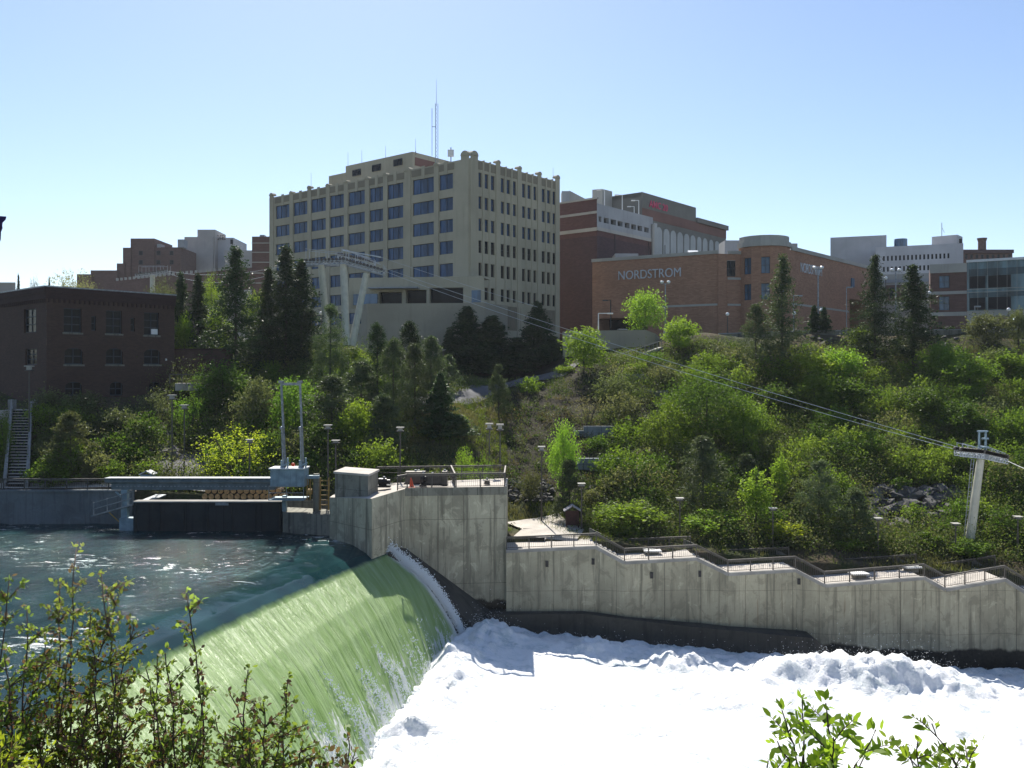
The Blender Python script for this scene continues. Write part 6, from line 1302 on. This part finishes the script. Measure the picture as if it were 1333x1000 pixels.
TREES = [
 # conifers
 ('fir', 307, 322, 116, 80, 'tall dark fir right of the powerhouse, widest conifer on the left', 'fir', 'fir_tree'),
 ('fir', 372, 322, 120, 78, 'tall dark fir in front of the left pylon leg, taller of a close pair', 'fir', 'fir_tree'),
 ('fir', 392, 340, 122, 56, 'dark fir close behind the taller one beside the left pylon leg', 'fir', 'fir_tree'),
 ('fir', 350, 350, 122, 46, 'dark fir at the left side of the tall pair by the pylon', 'fir', 'fir_tree'),
 ('spruce', 235, 356, 120, 34, 'dark narrow conifer just right of the powerhouse corner', 'fir', 'spruce_tree'),
 ('spruce', 258, 358, 121, 36, 'dark narrow conifer second from the powerhouse corner', 'fir', 'spruce_tree'),
 ('pine', 430, 398, 108, 44, 'dark pine directly below the crossbeam of the three legged tower', 'pine', 'pine_tree'),
 ('pine', 491, 423, 106, 36, 'dark slender pine left of the podium wall', 'fir', 'pine_tree'),
 ('pine', 512, 443, 99, 48, 'grey green pine in the middle of the group below the podium', 'pine', 'pine_tree'),
 ('pine', 533, 420, 112, 38, 'pine silhouetted highest against the podium wall', 'fir', 'pine_tree'),
 ('pine', 540, 450, 102, 40, 'pale tipped pine below the middle of the podium wall', 'pine', 'pine_tree'),
 ('pine', 561, 440, 106, 46, 'pine at the right of the group against the podium', 'pine', 'pine_tree'),
 ('pine', 584, 462, 120, 24, 'small pale pine beside the dark lamp under the podium', 'pine', 'pine_tree'),
 ('fir', 573, 487, 99, 36, 'dark narrow fir rising from the sunlit grass mound', 'fir', 'fir_tree'),
 ('pine', 649, 475, 113, 28, 'small pine on the edge of the curving road', 'pine', 'pine_tree'),
 ('pine', 594, 540, 99, 34, 'short grey pine at the foot of the sunlit grass mound', 'pine', 'pine_tree'),
 ('fir', 608, 400, 142, 60, 'dark tall fir in the shade at the right end of the podium wall', 'fir', 'fir_tree'),
 ('fir', 640, 412, 141, 62, 'dark fir in the shade under the office corner', 'fir', 'fir_tree'),
 ('fir', 585, 430, 140, 30, 'thin dark fir against the shaded right end of the podium', 'fir', 'fir_tree'),
 ('fir', 700, 394, 146, 50, 'dark fir against the right face of the office block', 'fir', 'fir_tree'),
 ('fir', 672, 440, 139, 46, 'lowest dark fir between the shaded firs and the right office corner', 'fir', 'fir_tree'),
 ('pine', 718, 438, 143, 36, 'dark pine at the base of the right office corner', 'fir', 'pine_tree'),
 ('spruce', 1018, 333, 124, 56, 'very tall ragged pine in front of the round bay tower', 'pine', 'spruce_tree'),
 ('pine', 984, 398, 126, 44, 'thin olive pine left of the very tall ragged one', 'pine', 'pine_tree'),
 ('spruce', 1139, 333, 129, 44, 'tall dark spruce on the upper slope, left of the pair', 'fir', 'spruce_tree'),
 ('spruce', 1189, 346, 129, 50, 'tall dark spruce on the upper slope, right of the pair', 'fir', 'spruce_tree'),
 ('spruce', 1060, 398, 140, 14, 'small dark cypress left of the twin lamp post', 'fir', 'cypress_tree'), ('spruce', 1073, 400, 140, 13, 'small dark cypress behind the globe lamp by the store', 'fir', 'cypress_tree'),
 ('pine', 915, 570, 92, 74, 'broad grey green pine behind the second terrace', 'pine_lt', 'pine_tree'),
 ('pine', 972, 592, 95, 44, 'grey green pine between the broad pine and the poplar', 'pine', 'pine_tree'),
 ('pine', 1066, 601, 88, 56, 'grey green pine behind the stairs after the third terrace', 'pine_lt', 'pine_tree'),
 ('pine', 1112, 636, 87, 46, 'bushy low pine behind the fourth terrace', 'pine_lt', 'pine_tree'),
 ('pine', 741, 600, 89, 44, 'grey green pine right behind the wooden kiosk', 'pine', 'pine_tree'),
 ('pine', 437, 590, 90, 20, 'tiny pine behind the concrete hut', 'pine_lt', 'pine_tree'),
 ('pine', 92, 538, 88, 62, 'airy light green pine right of the long stairs', 'leaf_ol', 'pine_tree'),
 ('pine', 432, 490, 95, 56, 'dark olive pine on the slope right of the hoist masts', 'pine', 'pine_tree'),
 ('pine', 500, 515, 93, 46, 'dark pine above the left part of the machinery deck', 'pine', 'pine_tree'),
 ('pine', 470, 470, 100, 50, 'dim pine among rocks on the slope below the tower legs', 'pine', 'pine_tree'),
 ('spruce', 24, 358, 150, 8, 'tiny conifer tip above the powerhouse roof, leftmost', 'fir', 'spruce_tree'), ('spruce', 64, 362, 150, 6, 'tiniest conifer tip above the powerhouse roof ridge', 'fir', 'spruce_tree'), ('decid', 45, 360, 150, 16, 'thin round treetop above the powerhouse roof between conifer tips', 'pine', 'deciduous_tree'),
 # broadleaf
 ('decid', 760, 426, 126, 58, 'bright yellow green round tree below the buff retaining wall', 'leaf_br', 'deciduous_tree'),
 ('decid', 840, 376, 146, 48, 'small light green street tree in front of the store sign', 'leaf_br', 'deciduous_tree'),
 ('decid', 884, 412, 132, 42, 'bright green rounded tree just right of the ramp stair', 'leaf_br', 'deciduous_tree'),
 ('bush', 306, 555, 88, 92, 'big vivid yellow green bush above the blue girder', 'leaf_yl', 'shrub', 'shrub'),
 ('decid', 334, 492, 98, 66, 'pale olive tree left of the hoist masts', 'leaf_ol', 'deciduous_tree'),
 ('decid', 385, 492, 97, 82, 'bright green leafy tree directly behind the hoist masts', 'leaf', 'deciduous_tree'),
 ('decid', 463, 520, 93, 62, 'light green tree behind the hut and the tall lamp', 'leaf_br', 'deciduous_tree'),
 ('decid', 418, 548, 92, 60, 'dark green tree right of the hoist box', 'leaf_dk', 'deciduous_tree'),
 ('decid', 352, 560, 90, 40, 'mid green tree between the vivid bush and the hoist', 'leaf_dk', 'deciduous_tree'),
 ('decid', 733, 548, 92, 48, 'light green tree rising behind the kiosk pine', 'leaf_br', 'deciduous_tree'),
 ('decid', 920, 478, 106, 96, 'largest dark green broadleaf tree in the middle of the right slope', 'leaf_dk', 'deciduous_tree'),
 ('decid', 872, 520, 103, 62, 'mid green tree at the left foot of the largest broadleaf tree', 'leaf', 'deciduous_tree'),
 ('decid', 968, 515, 104, 50, 'fresh green tree at the right of the largest broadleaf tree', 'leaf', 'deciduous_tree'),
 ('bush', 818, 651, 86, 86, 'broad yellow green bush behind the first stair parapet', 'leaf_br', 'shrub', 'shrub'),
 ('bush', 928, 664, 86, 84, 'round bush with brownish flank behind the second stairs', 'leaf_br', 'shrub', 'shrub'),
 ('bush', 1020, 678, 86, 66, 'low vivid green bush behind the third terrace', 'leaf_yl', 'shrub', 'shrub'),
 ('bush', 1105, 705, 85, 34, 'small yellow tipped bush behind the fourth terrace', 'leaf_br', 'shrub', 'shrub'),
 ('poplar', 984, 611, 87, 44, 'vivid green young poplar behind the third terrace lamp', 'leaf_br', 'poplar_tree'),
 ('poplar', 1015, 592, 93, 24, 'narrow vivid green poplar shoot right of the young poplar', 'leaf_br', 'poplar_tree'),
 ('bush', 1207, 692, 86, 40, 'bright green shrub between two path lamps near the pylon', 'leaf', 'shrub', 'shrub'),
 ('bush', 1262, 700, 84.5, 56, 'leafy shrub hiding the foot of the right pylon', 'leaf', 'shrub', 'shrub'),
 ('decid', 1052, 452, 128, 60, 'bright green tree right of the tall ragged pine on the upper slope', 'leaf_br', 'deciduous_tree'),
 ('decid', 1092, 452, 128, 56, 'bright leafy tree left of the two dark spruces', 'leaf_br', 'deciduous_tree'),
 ('decid', 1120, 425, 136, 36, 'small green tree at the street wall left of the spruces', 'leaf', 'deciduous_tree'),
 ('decid', 1222, 446, 127, 52, 'green tree right of the right spruce trunk', 'leaf', 'deciduous_tree'),
 ('decid', 1284, 406, 134, 46, 'olive green round tree in front of the glass building', 'leaf_ol', 'deciduous_tree'),
 ('decid', 1326, 400, 133, 26, 'reddish green tree at the right edge by the street wall', 'leaf_ol', 'deciduous_tree'),
 ('decid', 1262, 462, 122, 60, 'light green tree on the upper right slope', 'leaf', 'deciduous_tree'),
 ('decid', 1310, 455, 124, 46, 'dense green tree near the right edge below the street wall', 'leaf', 'deciduous_tree'),
 ('decid', 1060, 485, 116, 52, 'leafy tree below the bright one on the upper slope', 'leaf', 'deciduous_tree'),
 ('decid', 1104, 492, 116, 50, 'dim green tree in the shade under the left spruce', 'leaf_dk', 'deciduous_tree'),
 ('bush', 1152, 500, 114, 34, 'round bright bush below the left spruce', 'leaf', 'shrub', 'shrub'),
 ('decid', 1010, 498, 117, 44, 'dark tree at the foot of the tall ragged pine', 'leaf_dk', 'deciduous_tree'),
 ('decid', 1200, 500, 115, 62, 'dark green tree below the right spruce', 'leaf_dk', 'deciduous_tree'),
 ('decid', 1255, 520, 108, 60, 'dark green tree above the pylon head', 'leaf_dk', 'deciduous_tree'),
 ('decid', 1322, 530, 104, 50, 'mid green tree at the right edge beside the pylon head', 'leaf', 'deciduous_tree'),
 ('bare', 766, 516, 110, 46, 'pale budding shrub in the dark shade below the round tree', 'leaf_bare', 'shrub', 'shrub'),
 ('bare', 822, 512, 112, 50, 'pale green shrub right of the dark shade on the slope', 'leaf_ol', 'shrub', 'shrub'),
 ('bare', 838, 598, 93, 64, 'bare twiggy pale shrub above the broad bush', 'leaf_bare', 'shrub', 'shrub'),
 ('bare', 800, 470, 124, 50, 'brownish bare scrub below the ramp stair', 'leaf_bare', 'shrub', 'shrub'),
 ('bush', 690, 612, 93, 34, 'light green bush by the rock heap', 'leaf_ol', 'shrub', 'shrub'),
 ('decid', 95, 353, 150, 66, 'pale yellow green treetop above the powerhouse roof', 'leaf_bare', 'deciduous_tree'),
 ('decid', 212, 362, 145, 50, 'pale green treetop behind the right end of the powerhouse roof', 'leaf_ol', 'deciduous_tree'),
 ('decid', 275, 356, 140, 40, 'pale green tall tree behind the dark fir', 'leaf_br', 'deciduous_tree'),
 ('decid', 240, 408, 118, 30, 'light green small tree against the dark conifers by the powerhouse', 'leaf_br', 'deciduous_tree'),
 ('decid', 283, 400, 122, 44, 'light green tree left of the widest fir', 'leaf_br', 'deciduous_tree'),
 ('decid', 333, 378, 132, 36, 'yellow green tree between the widest fir and the tall pair', 'leaf_br', 'deciduous_tree'),
 ('decid', 290, 470, 104, 70, 'mid green tree above the asphalt area', 'leaf_dk', 'deciduous_tree'),
 ('bush', 205, 505, 100, 60, 'silvery olive bush at the foot of the powerhouse wall', 'leaf_ol', 'shrub', 'shrub'),
 ('bush', 245, 508, 100, 50, 'green bush between the two lamps and the powerhouse', 'leaf', 'shrub', 'shrub'),
 ('bush', 62, 596, 86.2, 48, 'green bush at the foot of the long stairs', 'leaf', 'shrub', 'shrub'),
 ('bush', 118, 600, 86.5, 22, 'small round grey bush beside the airy pine', 'leaf_ol', 'shrub', 'shrub'),
 ('bush', 145, 598, 86.8, 34, 'low green bush left of the metal hatch', 'leaf', 'shrub', 'shrub'),
 ('bush', 60, 505, 97, 50, 'dim leafy shrub under the powerhouse corner', 'leaf_ol', 'shrub', 'shrub'),
 ('bush', 110, 508, 98, 50, 'dark leafy shrub with pale flower heads under the powerhouse wall', 'leaf_ol', 'shrub', 'shrub'),
 ('bush', 155, 530, 95, 50, 'olive shrub in the middle of the left slope', 'leaf_ol', 'shrub', 'shrub'),
 ('bush', 8, 535, 90, 22, 'green bush at the left edge beside the stairs top', 'leaf', 'shrub', 'shrub'),
 ('bush', 606, 580, 88, 26, 'small vivid green bush behind the deck rail', 'leaf_br', 'shrub', 'shrub'),
 ('bush', 630, 588, 86, 30, 'low green bush behind the right half of the deck', 'leaf', 'shrub', 'shrub'),
 ('bare', 925, 440, 134, 50, 'thin scrub left of the olive pine below the parapet', 'leaf_ol', 'shrub', 'shrub'),
]
for r_ in TREES:
    kind, px, yt, Y, wp, lab, mat, nm = r_[:8]
    plant(kind, px, yt, Y, wp, lab, mat, nm, r_[8] if len(r_) > 8 else 'tree')

# scrub: the mass of low growth over the whole slope, nobody could count it
NS = 8500; sxs = rng.uniform(-90, 95, NS*3); sys_ = rng.uniform(84, 134, NS*3)
u_ = CX+F*sxs/sys_; gzv = ground(sxs, sys_); vy = HY-gzv/sys_*F
d_ = wv(sxs, sys_, .16, 31)+.5*wv(sxs, sys_, .5, 32)
ok = (u_ > -60) & (u_ < 1400) & (sys_ > front(sxs)+1.5) & (d_ > -.5+.3*rng.random(len(sxs)))
ok &= ~((u_ > 530) & (u_ < 655) & (vy > 505) & (vy < 610) & (rng.random(len(sxs)) < .85))
ok &= ~((u_ > 655) & (u_ < 745) & (vy > 640)) & ~((u_ > 195) & (u_ < 275) & (vy > 583) & (vy < 620)) & ~((u_ < 50) & (vy > 528) & (u_ > 8)) & ~((u_ < 160) & (vy > 620))
ok &= ~((u_ > 655) & (u_ < 760) & (vy < 640) & (rng.random(len(sxs)) < .72)) & ~((u_ < 232) & (sys_ > 98)) & ~((sys_ > 112) & (u_ < 300))
road = (u_ > 520) & (u_ < 760) & (np.abs(vy-np.interp(u_, [530, 585, 622, 660, 745], [525, 520, 512, 503, 484])) < 7); ok &= ~road
sxs, sys_, gzv, u_ = sxs[ok][:NS], sys_[ok][:NS], gzv[ok][:NS], u_[ok][:NS]; NS = len(sxs)
pal = np.array([(.055, .09, .018), (.09, .14, .025), (.13, .19, .03), (.10, .115, .05), (.15, .15, .08), (.035, .065, .018), (.17, .22, .04), (.11, .085, .05)])
hues = np.clip((wv(sxs, sys_, .3, 41)*2.2+rng.normal(size=NS)*1.3+3), 0, 7.99).astype(int)
vy2 = HY-gzv/sys_*F; kp = ~((u_ > 1120) & (u_ < 1240) & (vy2 > 632) & (vy2 < 688)) & ~((u_ > 745) & (u_ < 800) & (vy2 > 470) & (vy2 < 560) & (rng.random(NS) < .6)); sxs, sys_, gzv, u_ = sxs[kp], sys_[kp], gzv[kp], u_[kp]; NS = len(sxs)
pal = pal*1.25
hues = np.clip((wv(sxs, sys_, .3, 41)*2.2+rng.normal(size=NS)*1.3+3), 0, 7.99).astype(int)
shade_ctr = (sxs > -1.5) & (sxs < 11) & (sys_ > 95) & (sys_ < 126)  # middle of the slope, where shade is painted in through darker leaf hues
hues = np.where(shade_ctr, rng.choice([0, 5, 7, 3], NS), hues); rad = rng.uniform(.35, 1.0, NS)**1.0*(1+.75*(rng.random(NS) < .3))*np.where((rng.random(NS) < .24) & ((u_ > 780) | (u_ < 480)), 2.0, 1)*(1+.35*((u_ > 800)|(u_ < 530)))*np.clip((140-sys_)/14, .45, 1); nl = (rad**1.6*70).astype(int)+16
idx = np.repeat(np.arange(NS), nl); n = len(idx); v_ = unit(rng.normal(size=(n, 3)))*(rng.random((n, 1))**.4)*(1+.25*rng.normal(size=(n, 1))); v_[:, 2] = np.abs(v_[:, 2])*.85
C = np.stack([sxs, sys_, gzv], -1)[idx]+v_*rad[idx][:, None]
V = leaf_quads(C, rng.uniform(.12, .27, n), .55); tint = pal[hues][idx]*rng.uniform(.6, 1.05, (n, 1))
o = mesh_obj('hillside_scrub', quads_mesh('hillside_scrub', V, 4, ['scrub'], tint)); tag(o, 'mixed low green and olive scrub covering the whole slope', 'scrub', kind='stuff')
# thickets: bigger tangled growth that reads as one mass over the right and left slopes
TH = []; tries = 0; CL = [mk_decid(40, 42, 900+i, .2, 1, .85, -.05, .55) for i in range(5)]; TV, TT_ = [], []
r9 = random.Random(77)
def thick(px, Y, Rm, Hm, ci):
    x = PX(px, Y); z = gz(x, Y); Cc_ = CL[r9.randrange(5)]; n_ = int(len(Cc_)*min(1.5, max(.25, (Rm/2.2)**1.3))); Cc_ = Cc_[rng.integers(0, len(Cc_), n_)]; a_ = r9.uniform(0, 6.28); ca, sa = math.cos(a_), math.sin(a_)
    Q_ = np.stack([(Cc_[:, 0]*ca-Cc_[:, 1]*sa)*Rm*1.8+x, (Cc_[:, 0]*sa+Cc_[:, 1]*ca)*Rm*1.8+Y, Cc_[:, 2]*Hm+z-.2], -1)+rng.normal(size=(n_, 3))*.07
    TV.append(leaf_quads(Q_, rng.uniform(.15, .32, n_), .58)); TT_.append(np.tile(np.array(FR_[ci]), (n_, 1))*rng.uniform(.7, 1.2, (n_, 1)))
FR_ = [(.06, .12, .018), (.1, .19, .025), (.16, .26, .03), (.22, .32, .045), (.12, .15, .07), (.17, .18, .09), (.05, .1, .022)]
while len(TV) < 450 and tries < 9000:
    tries += 1; px = r9.uniform(-30, 1380); Y = r9.uniform(87, 129); x = PX(px, Y); z = gz(x, Y); py = HY-z/Y*F
    if px < 300 and (Y > 97 or 195 < px < 280 and py > 580 or px < 55): continue
    if 300 <= px < 530 and Y > 122: continue
    if 520 < px < 790 and not (700 < px and py < 470 and py > 445) and r9.random() > .10: continue
    if 530 < px < 660: continue
    if 740 < px < 900 and 455 < py < 640 and r9.random() > .45: continue
    if 1110 < px < 1260 and 625 < py < 700 and r9.random() > .12: continue
    Rm = r9.uniform(.9, 2.5 if px < 780 else 3.0)*(1 if py < 660 else .65); Hm = Rm*r9.uniform(1.0, 1.9)
    if Y > 128: Rm *= .6; Hm *= .45
    if py < 470 and Y > 120: Hm *= .7
    k_ = wv(np.array([x]), np.array([Y]), .12, 61)[0]; ci = min(6, max(0, int(3+k_*5+r9.gauss(0, 1.6)))); thick(px, Y, Rm, Hm, ci)
o = mesh_obj('hillside_thicket', quads_mesh('hillside_thicket', np.concatenate(TV), 4, ['thicket'], np.concatenate(TT_))); tag(o, 'tangled leafy undergrowth that runs together over the slopes', 'undergrowth', kind='stuff')
# grass: on the mound and lawns and between the scrub
NG = 42000; gx = rng.uniform(-70, 75, NG*3); gy = rng.uniform(80, 135, NG*3); u_ = CX+F*gx/gy; gg = ground(gx, gy); vy = HY-gg/gy*F
lawn = ((u_ > 525) & (u_ < 660) & (vy > 505) & (vy < 615)) | ((u_ > 655) & (u_ < 790) & (vy > 655) & (vy < 712)) | ((u_ > 1130) & (u_ < 1300) & (vy > 690))
ok = (gy > front(gx)+.6) & (lawn | (rng.random(NG*3) < .13)) & ~((u_ < 232) & (gy > 98)) & ~((u_ > 195) & (u_ < 275) & (vy > 586) & (vy < 625)) & (u_ > -60) & (u_ < 1400)
ok &= ~((u_ > 655) & (u_ < 765) & (vy > 678) & (u_ < 690+(vy-678)*2.2)) & ~((u_ > 520) & (u_ < 760) & (np.abs(vy-np.interp(u_, [530, 585, 622, 660, 745], [525, 520, 512, 503, 484])) < 6)) & ~((u_ < 160) & (vy > 622))
gx, gy, gg, u_ = gx[ok][:NG], gy[ok][:NG], gg[ok][:NG], u_[ok][:NG]; NG = len(gx); nb_ = 4; idx = np.repeat(np.arange(NG), nb_); n = len(idx)
base_ = np.stack([gx, gy, gg-.05], -1)[idx]+rng.normal(size=(n, 3))*[.14, .14, 0]; a = rng.uniform(0, 6.28, n); wd_ = np.stack([np.cos(a), np.sin(a), np.zeros(n)], -1)*.035; h_ = rng.uniform(.2, .55, n)
tip = base_+np.stack([rng.normal(size=n)*.12, rng.normal(size=n)*.12, h_], -1); V = np.stack([base_-wd_, base_+wd_, tip], 1)
gc_ = np.where(wv(gx, gy, .4, 51)[:, None] > -.05, np.array([[.15, .2, .035]]), np.array([[.2, .19, .09]]))*rng.uniform(.5, .95, (NG, 1))
o = mesh_obj('slope_grass', quads_mesh('slope_grass', V, 3, ['grass'], gc_[idx])); tag(o, 'tufts of long green and straw coloured grass on the mound and slope', 'grass', kind='stuff')

# ================================================================ NEAR SHRUBS on the camera's bank
def leafpoly(C, T, Nv, L, W):
    """ovate six-sided leaves: base C, direction T, normal Nv"""
    B = unit(np.cross(Nv, T)); Nv = unit(np.cross(T, B)); L = L[:, None]; W = W[:, None]
    return np.stack([C, C+T*L*.3+B*W*.42+Nv*W*.12, C+T*L*.65+B*W*.4+Nv*W*.1, C+T*L, C+T*L*.65-B*W*.4+Nv*W*.1, C+T*L*.3-B*W*.42+Nv*W*.12], 1)
def near_shrub(label, name, base_px, tips, Y, leaf_l, leaf_w, dens, mats, twig_n=9, pinnate=False, seed=1, cat='shrub', stem_r=.006, red=.2):
    g_ = np.random.default_rng(seed); q_ = random.Random(seed); zb = gz(PX(base_px, Y), Y)
    t_ = thing(name, label, cat, (PX(base_px, Y), Y, zb)); L0 = np.array(t_.location); mb = MB(); LC, LT = [], []
    for (tx, ty, dy) in tips:
        Yt = Y+dy; a = np.array([PX(base_px+(tx-base_px)*.2+q_.uniform(-75, 75), Y), Y+q_.uniform(-.1, .1), zb]); b_ = np.array(P(tx, ty, Yt)); mid = a*.45+b_*.55+np.array([q_.uniform(-.16, .16), q_.uniform(-.15, .15), .08])
        s_ = np.linspace(0, 1, 16)[:, None]; cv = (1-s_)**2*a+2*s_*(1-s_)*mid+s_**2*b_; cv[1:-1] += g_.normal(size=(14, 3))*.006
        mb.tube(cv.tolist(), [stem_r*(1-.75*k/15)+.0015 for k in range(16)], 6)
        # side twigs
        for k in range(int(twig_n*(1.9 if not pinnate else 1.2))):
            f_ = q_.uniform(.35, .97); p = cv[int(f_*15)]; an = q_.uniform(0, 6.28); ln = q_.uniform(.08, .3)*(1.15-f_*.6)
            d = unit(np.array([math.cos(an), math.sin(an)*.8, q_.uniform(.2, 1.1)])); e_ = p+d*ln; mb.tube([p.tolist(), (p+d*ln*.5+[0, 0, .01]).tolist(), e_.tolist()], [.004, .003, .0015], 4)
            m = max(3, int(ln*dens*(1.6 if not pinnate else 1)))
            if pinnate:
                for j in range(m):
                    c = p+d*ln*(.25+.75*j/m); side = unit(np.cross(d, g_.normal(size=3)*.3+[0, -.6, 1]))
                    for sg in (-1, 1): LC.append(c); LT.append(unit(side*sg+d*.45+g_.normal(size=3)*.15))
                LC.append(e_); LT.append(d)
            else:
                for j in range(m): LC.append(p+d*ln*q_.uniform(.2, 1)+g_.normal(size=3)*.008); LT.append(unit(d*.5+g_.normal(size=3)*.8))
        for j in range(int(dens*.12)): LC.append(cv[15]+g_.normal(size=3)*.016); LT.append(unit(np.array([0, 0, .6])+g_.normal(size=3)*.8))
        m = int(np.linalg.norm(b_-a)*dens*.6)
        for j in range(m):
            f_ = q_.uniform(.3, 1); LC.append(cv[min(15, int(f_*15))]+g_.normal(size=3)*.012); LT.append(unit(np.array([0, 0, .5])+g_.normal(size=3)*.9))
    mb.build('stem', 'twig', t_, smooth=True)
    LC = np.array(LC); LT = np.array(LT); n = len(LC); Nv = unit(g_.normal(size=(n, 3))*.7+[0, -.25, 1]); LL_ = leaf_l*g_.uniform(.55, 1.2, n); V = leafpoly(LC, LT, Nv, LL_, leaf_w/leaf_l*LL_)-L0
    isr = g_.random(n) < red
    for nm, sel_, m_ in (('leaves', ~isr, mats[0]), ('young_leaves', isr, mats[1])):
        if sel_.any(): mesh_obj(nm, quads_mesh(nm, V[sel_], 6, [m_]), t_)
    return t_
near_shrub('big near shrub with small green and reddish leaves, highest tip in the lower left corner', 'shrub', 130, [(100, 712, 0), (78, 760, .15), (132, 748, -.1), (160, 760, .1), (118, 800, -.3), (175, 812, .2), (205, 852, 0), (90, 850, -.2), (150, 870, -.35), (60, 835, .2), (188, 905, -.2), (120, 900, .3), (226, 940, .1), (70, 920, 0), (105, 935, -.4), (165, 950, -.3)], 5.2, .034, .021, 78, ('fg_leaf', 'fg_red'), 13, seed=3, red=.24)
near_shrub('near shrub with one long bare upright shoot right of the big corner shrub', 'shrub', 230, [(243, 775, 0), (262, 872, .1), (215, 850, -.1), (235, 890, .2), (280, 935, 0), (200, 900, -.2), (262, 950, -.2), (190, 870, .2), (300, 965, .1)], 5.0, .034, .021, 80, ('fg_leaf', 'fg_red'), 9, seed=5, red=.25)
near_shrub('leafy near shrub at the very left edge of the photo', 'shrub', 10, [(12, 755, .1), (35, 795, 0), (-20, 790, 0), (5, 850, -.2), (45, 880, .1), (20, 910, -.2), (60, 945, 0), (-15, 900, 0), (30, 960, -.3)], 5.0, .034, .021, 85, ('fg_leaf', 'fg_red'), 12, seed=7, red=.22)
near_shrub('separate smaller near shrub in front of the foot of the green fall', 'shrub', 345, [(323, 872, 0), (375, 884, .1), (343, 915, -.1), (300, 905, .1), (365, 945, -.1), (395, 965, .1), (325, 960, -.2)], 4.8, .034, .021, 85, ('fg_leaf', 'fg_red'), 9, seed=9, red=.25)
near_shrub('low reddish leaf tips at the bottom edge right of the smaller near shrub', 'shrub', 445, [(452, 955, 0), (425, 975, .1), (462, 980, -.1), (410, 985, 0)], 4.8, .038, .026, 60, ('fg_leaf', 'fg_red'), 7, seed=12, red=.5)
near_shrub('locust sapling with broad bright leaflets at the bottom right', 'sapling', 1085, [(1045, 912, 0), (1018, 925, .1), (1075, 915, 0), (1012, 965, -.1), (1110, 942, .1), (1140, 950, 0), (1085, 960, -.2), (1045, 985, 0), (1125, 985, .1), (1000, 990, 0)], 4.2, .058, .028, 50, ('fg_locust', 'fg_locust'), 5, True, seed=21, red=.1, cat='sapling')
near_shrub('second thinner locust sprig right of the broad one at the bottom right', 'sapling', 1235, [(1213, 942, 0), (1195, 965, .1), (1272, 972, 0), (1250, 985, .1), (1185, 985, 0)], 4.4, .055, .026, 48, ('fg_locust', 'fg_locust'), 5, True, seed=23, red=.1, cat='sapling')
near_shrub('yellow green leafy clump in the bottom left corner', 'shrub', 25, [(15, 978, 0), (0, 970, 0), (40, 992, 0)], 3.4, .04, .014, 90, ('leaf_yl', 'leaf_yl'), 10, seed=31, red=.1)
# ================================================================ HAZE
hm = bpy.data.materials.new('thin_summer_haze'); hm.use_nodes = True; hn = hm.node_tree; hn.nodes.clear(); ho_ = hn.nodes.new('ShaderNodeOutputMaterial'); hv = hn.nodes.new('ShaderNodeVolumePrincipled')
hv.inputs['Color'].default_value = (.86, .92, 1, 1); hv.inputs['Density'].default_value = .00009; hv.inputs['Anisotropy'].default_value = .3; hn.links.new(hv.outputs[0], ho_.inputs['Volume'])
M['haze'] = hm; mb = MB(); mb.box(-5300, 5300, -450, 7100, -31, 60); hz_ = mb.build('haze', 'haze'); tag(hz_, 'faint blue summer haze', 'haze', kind='stuff')
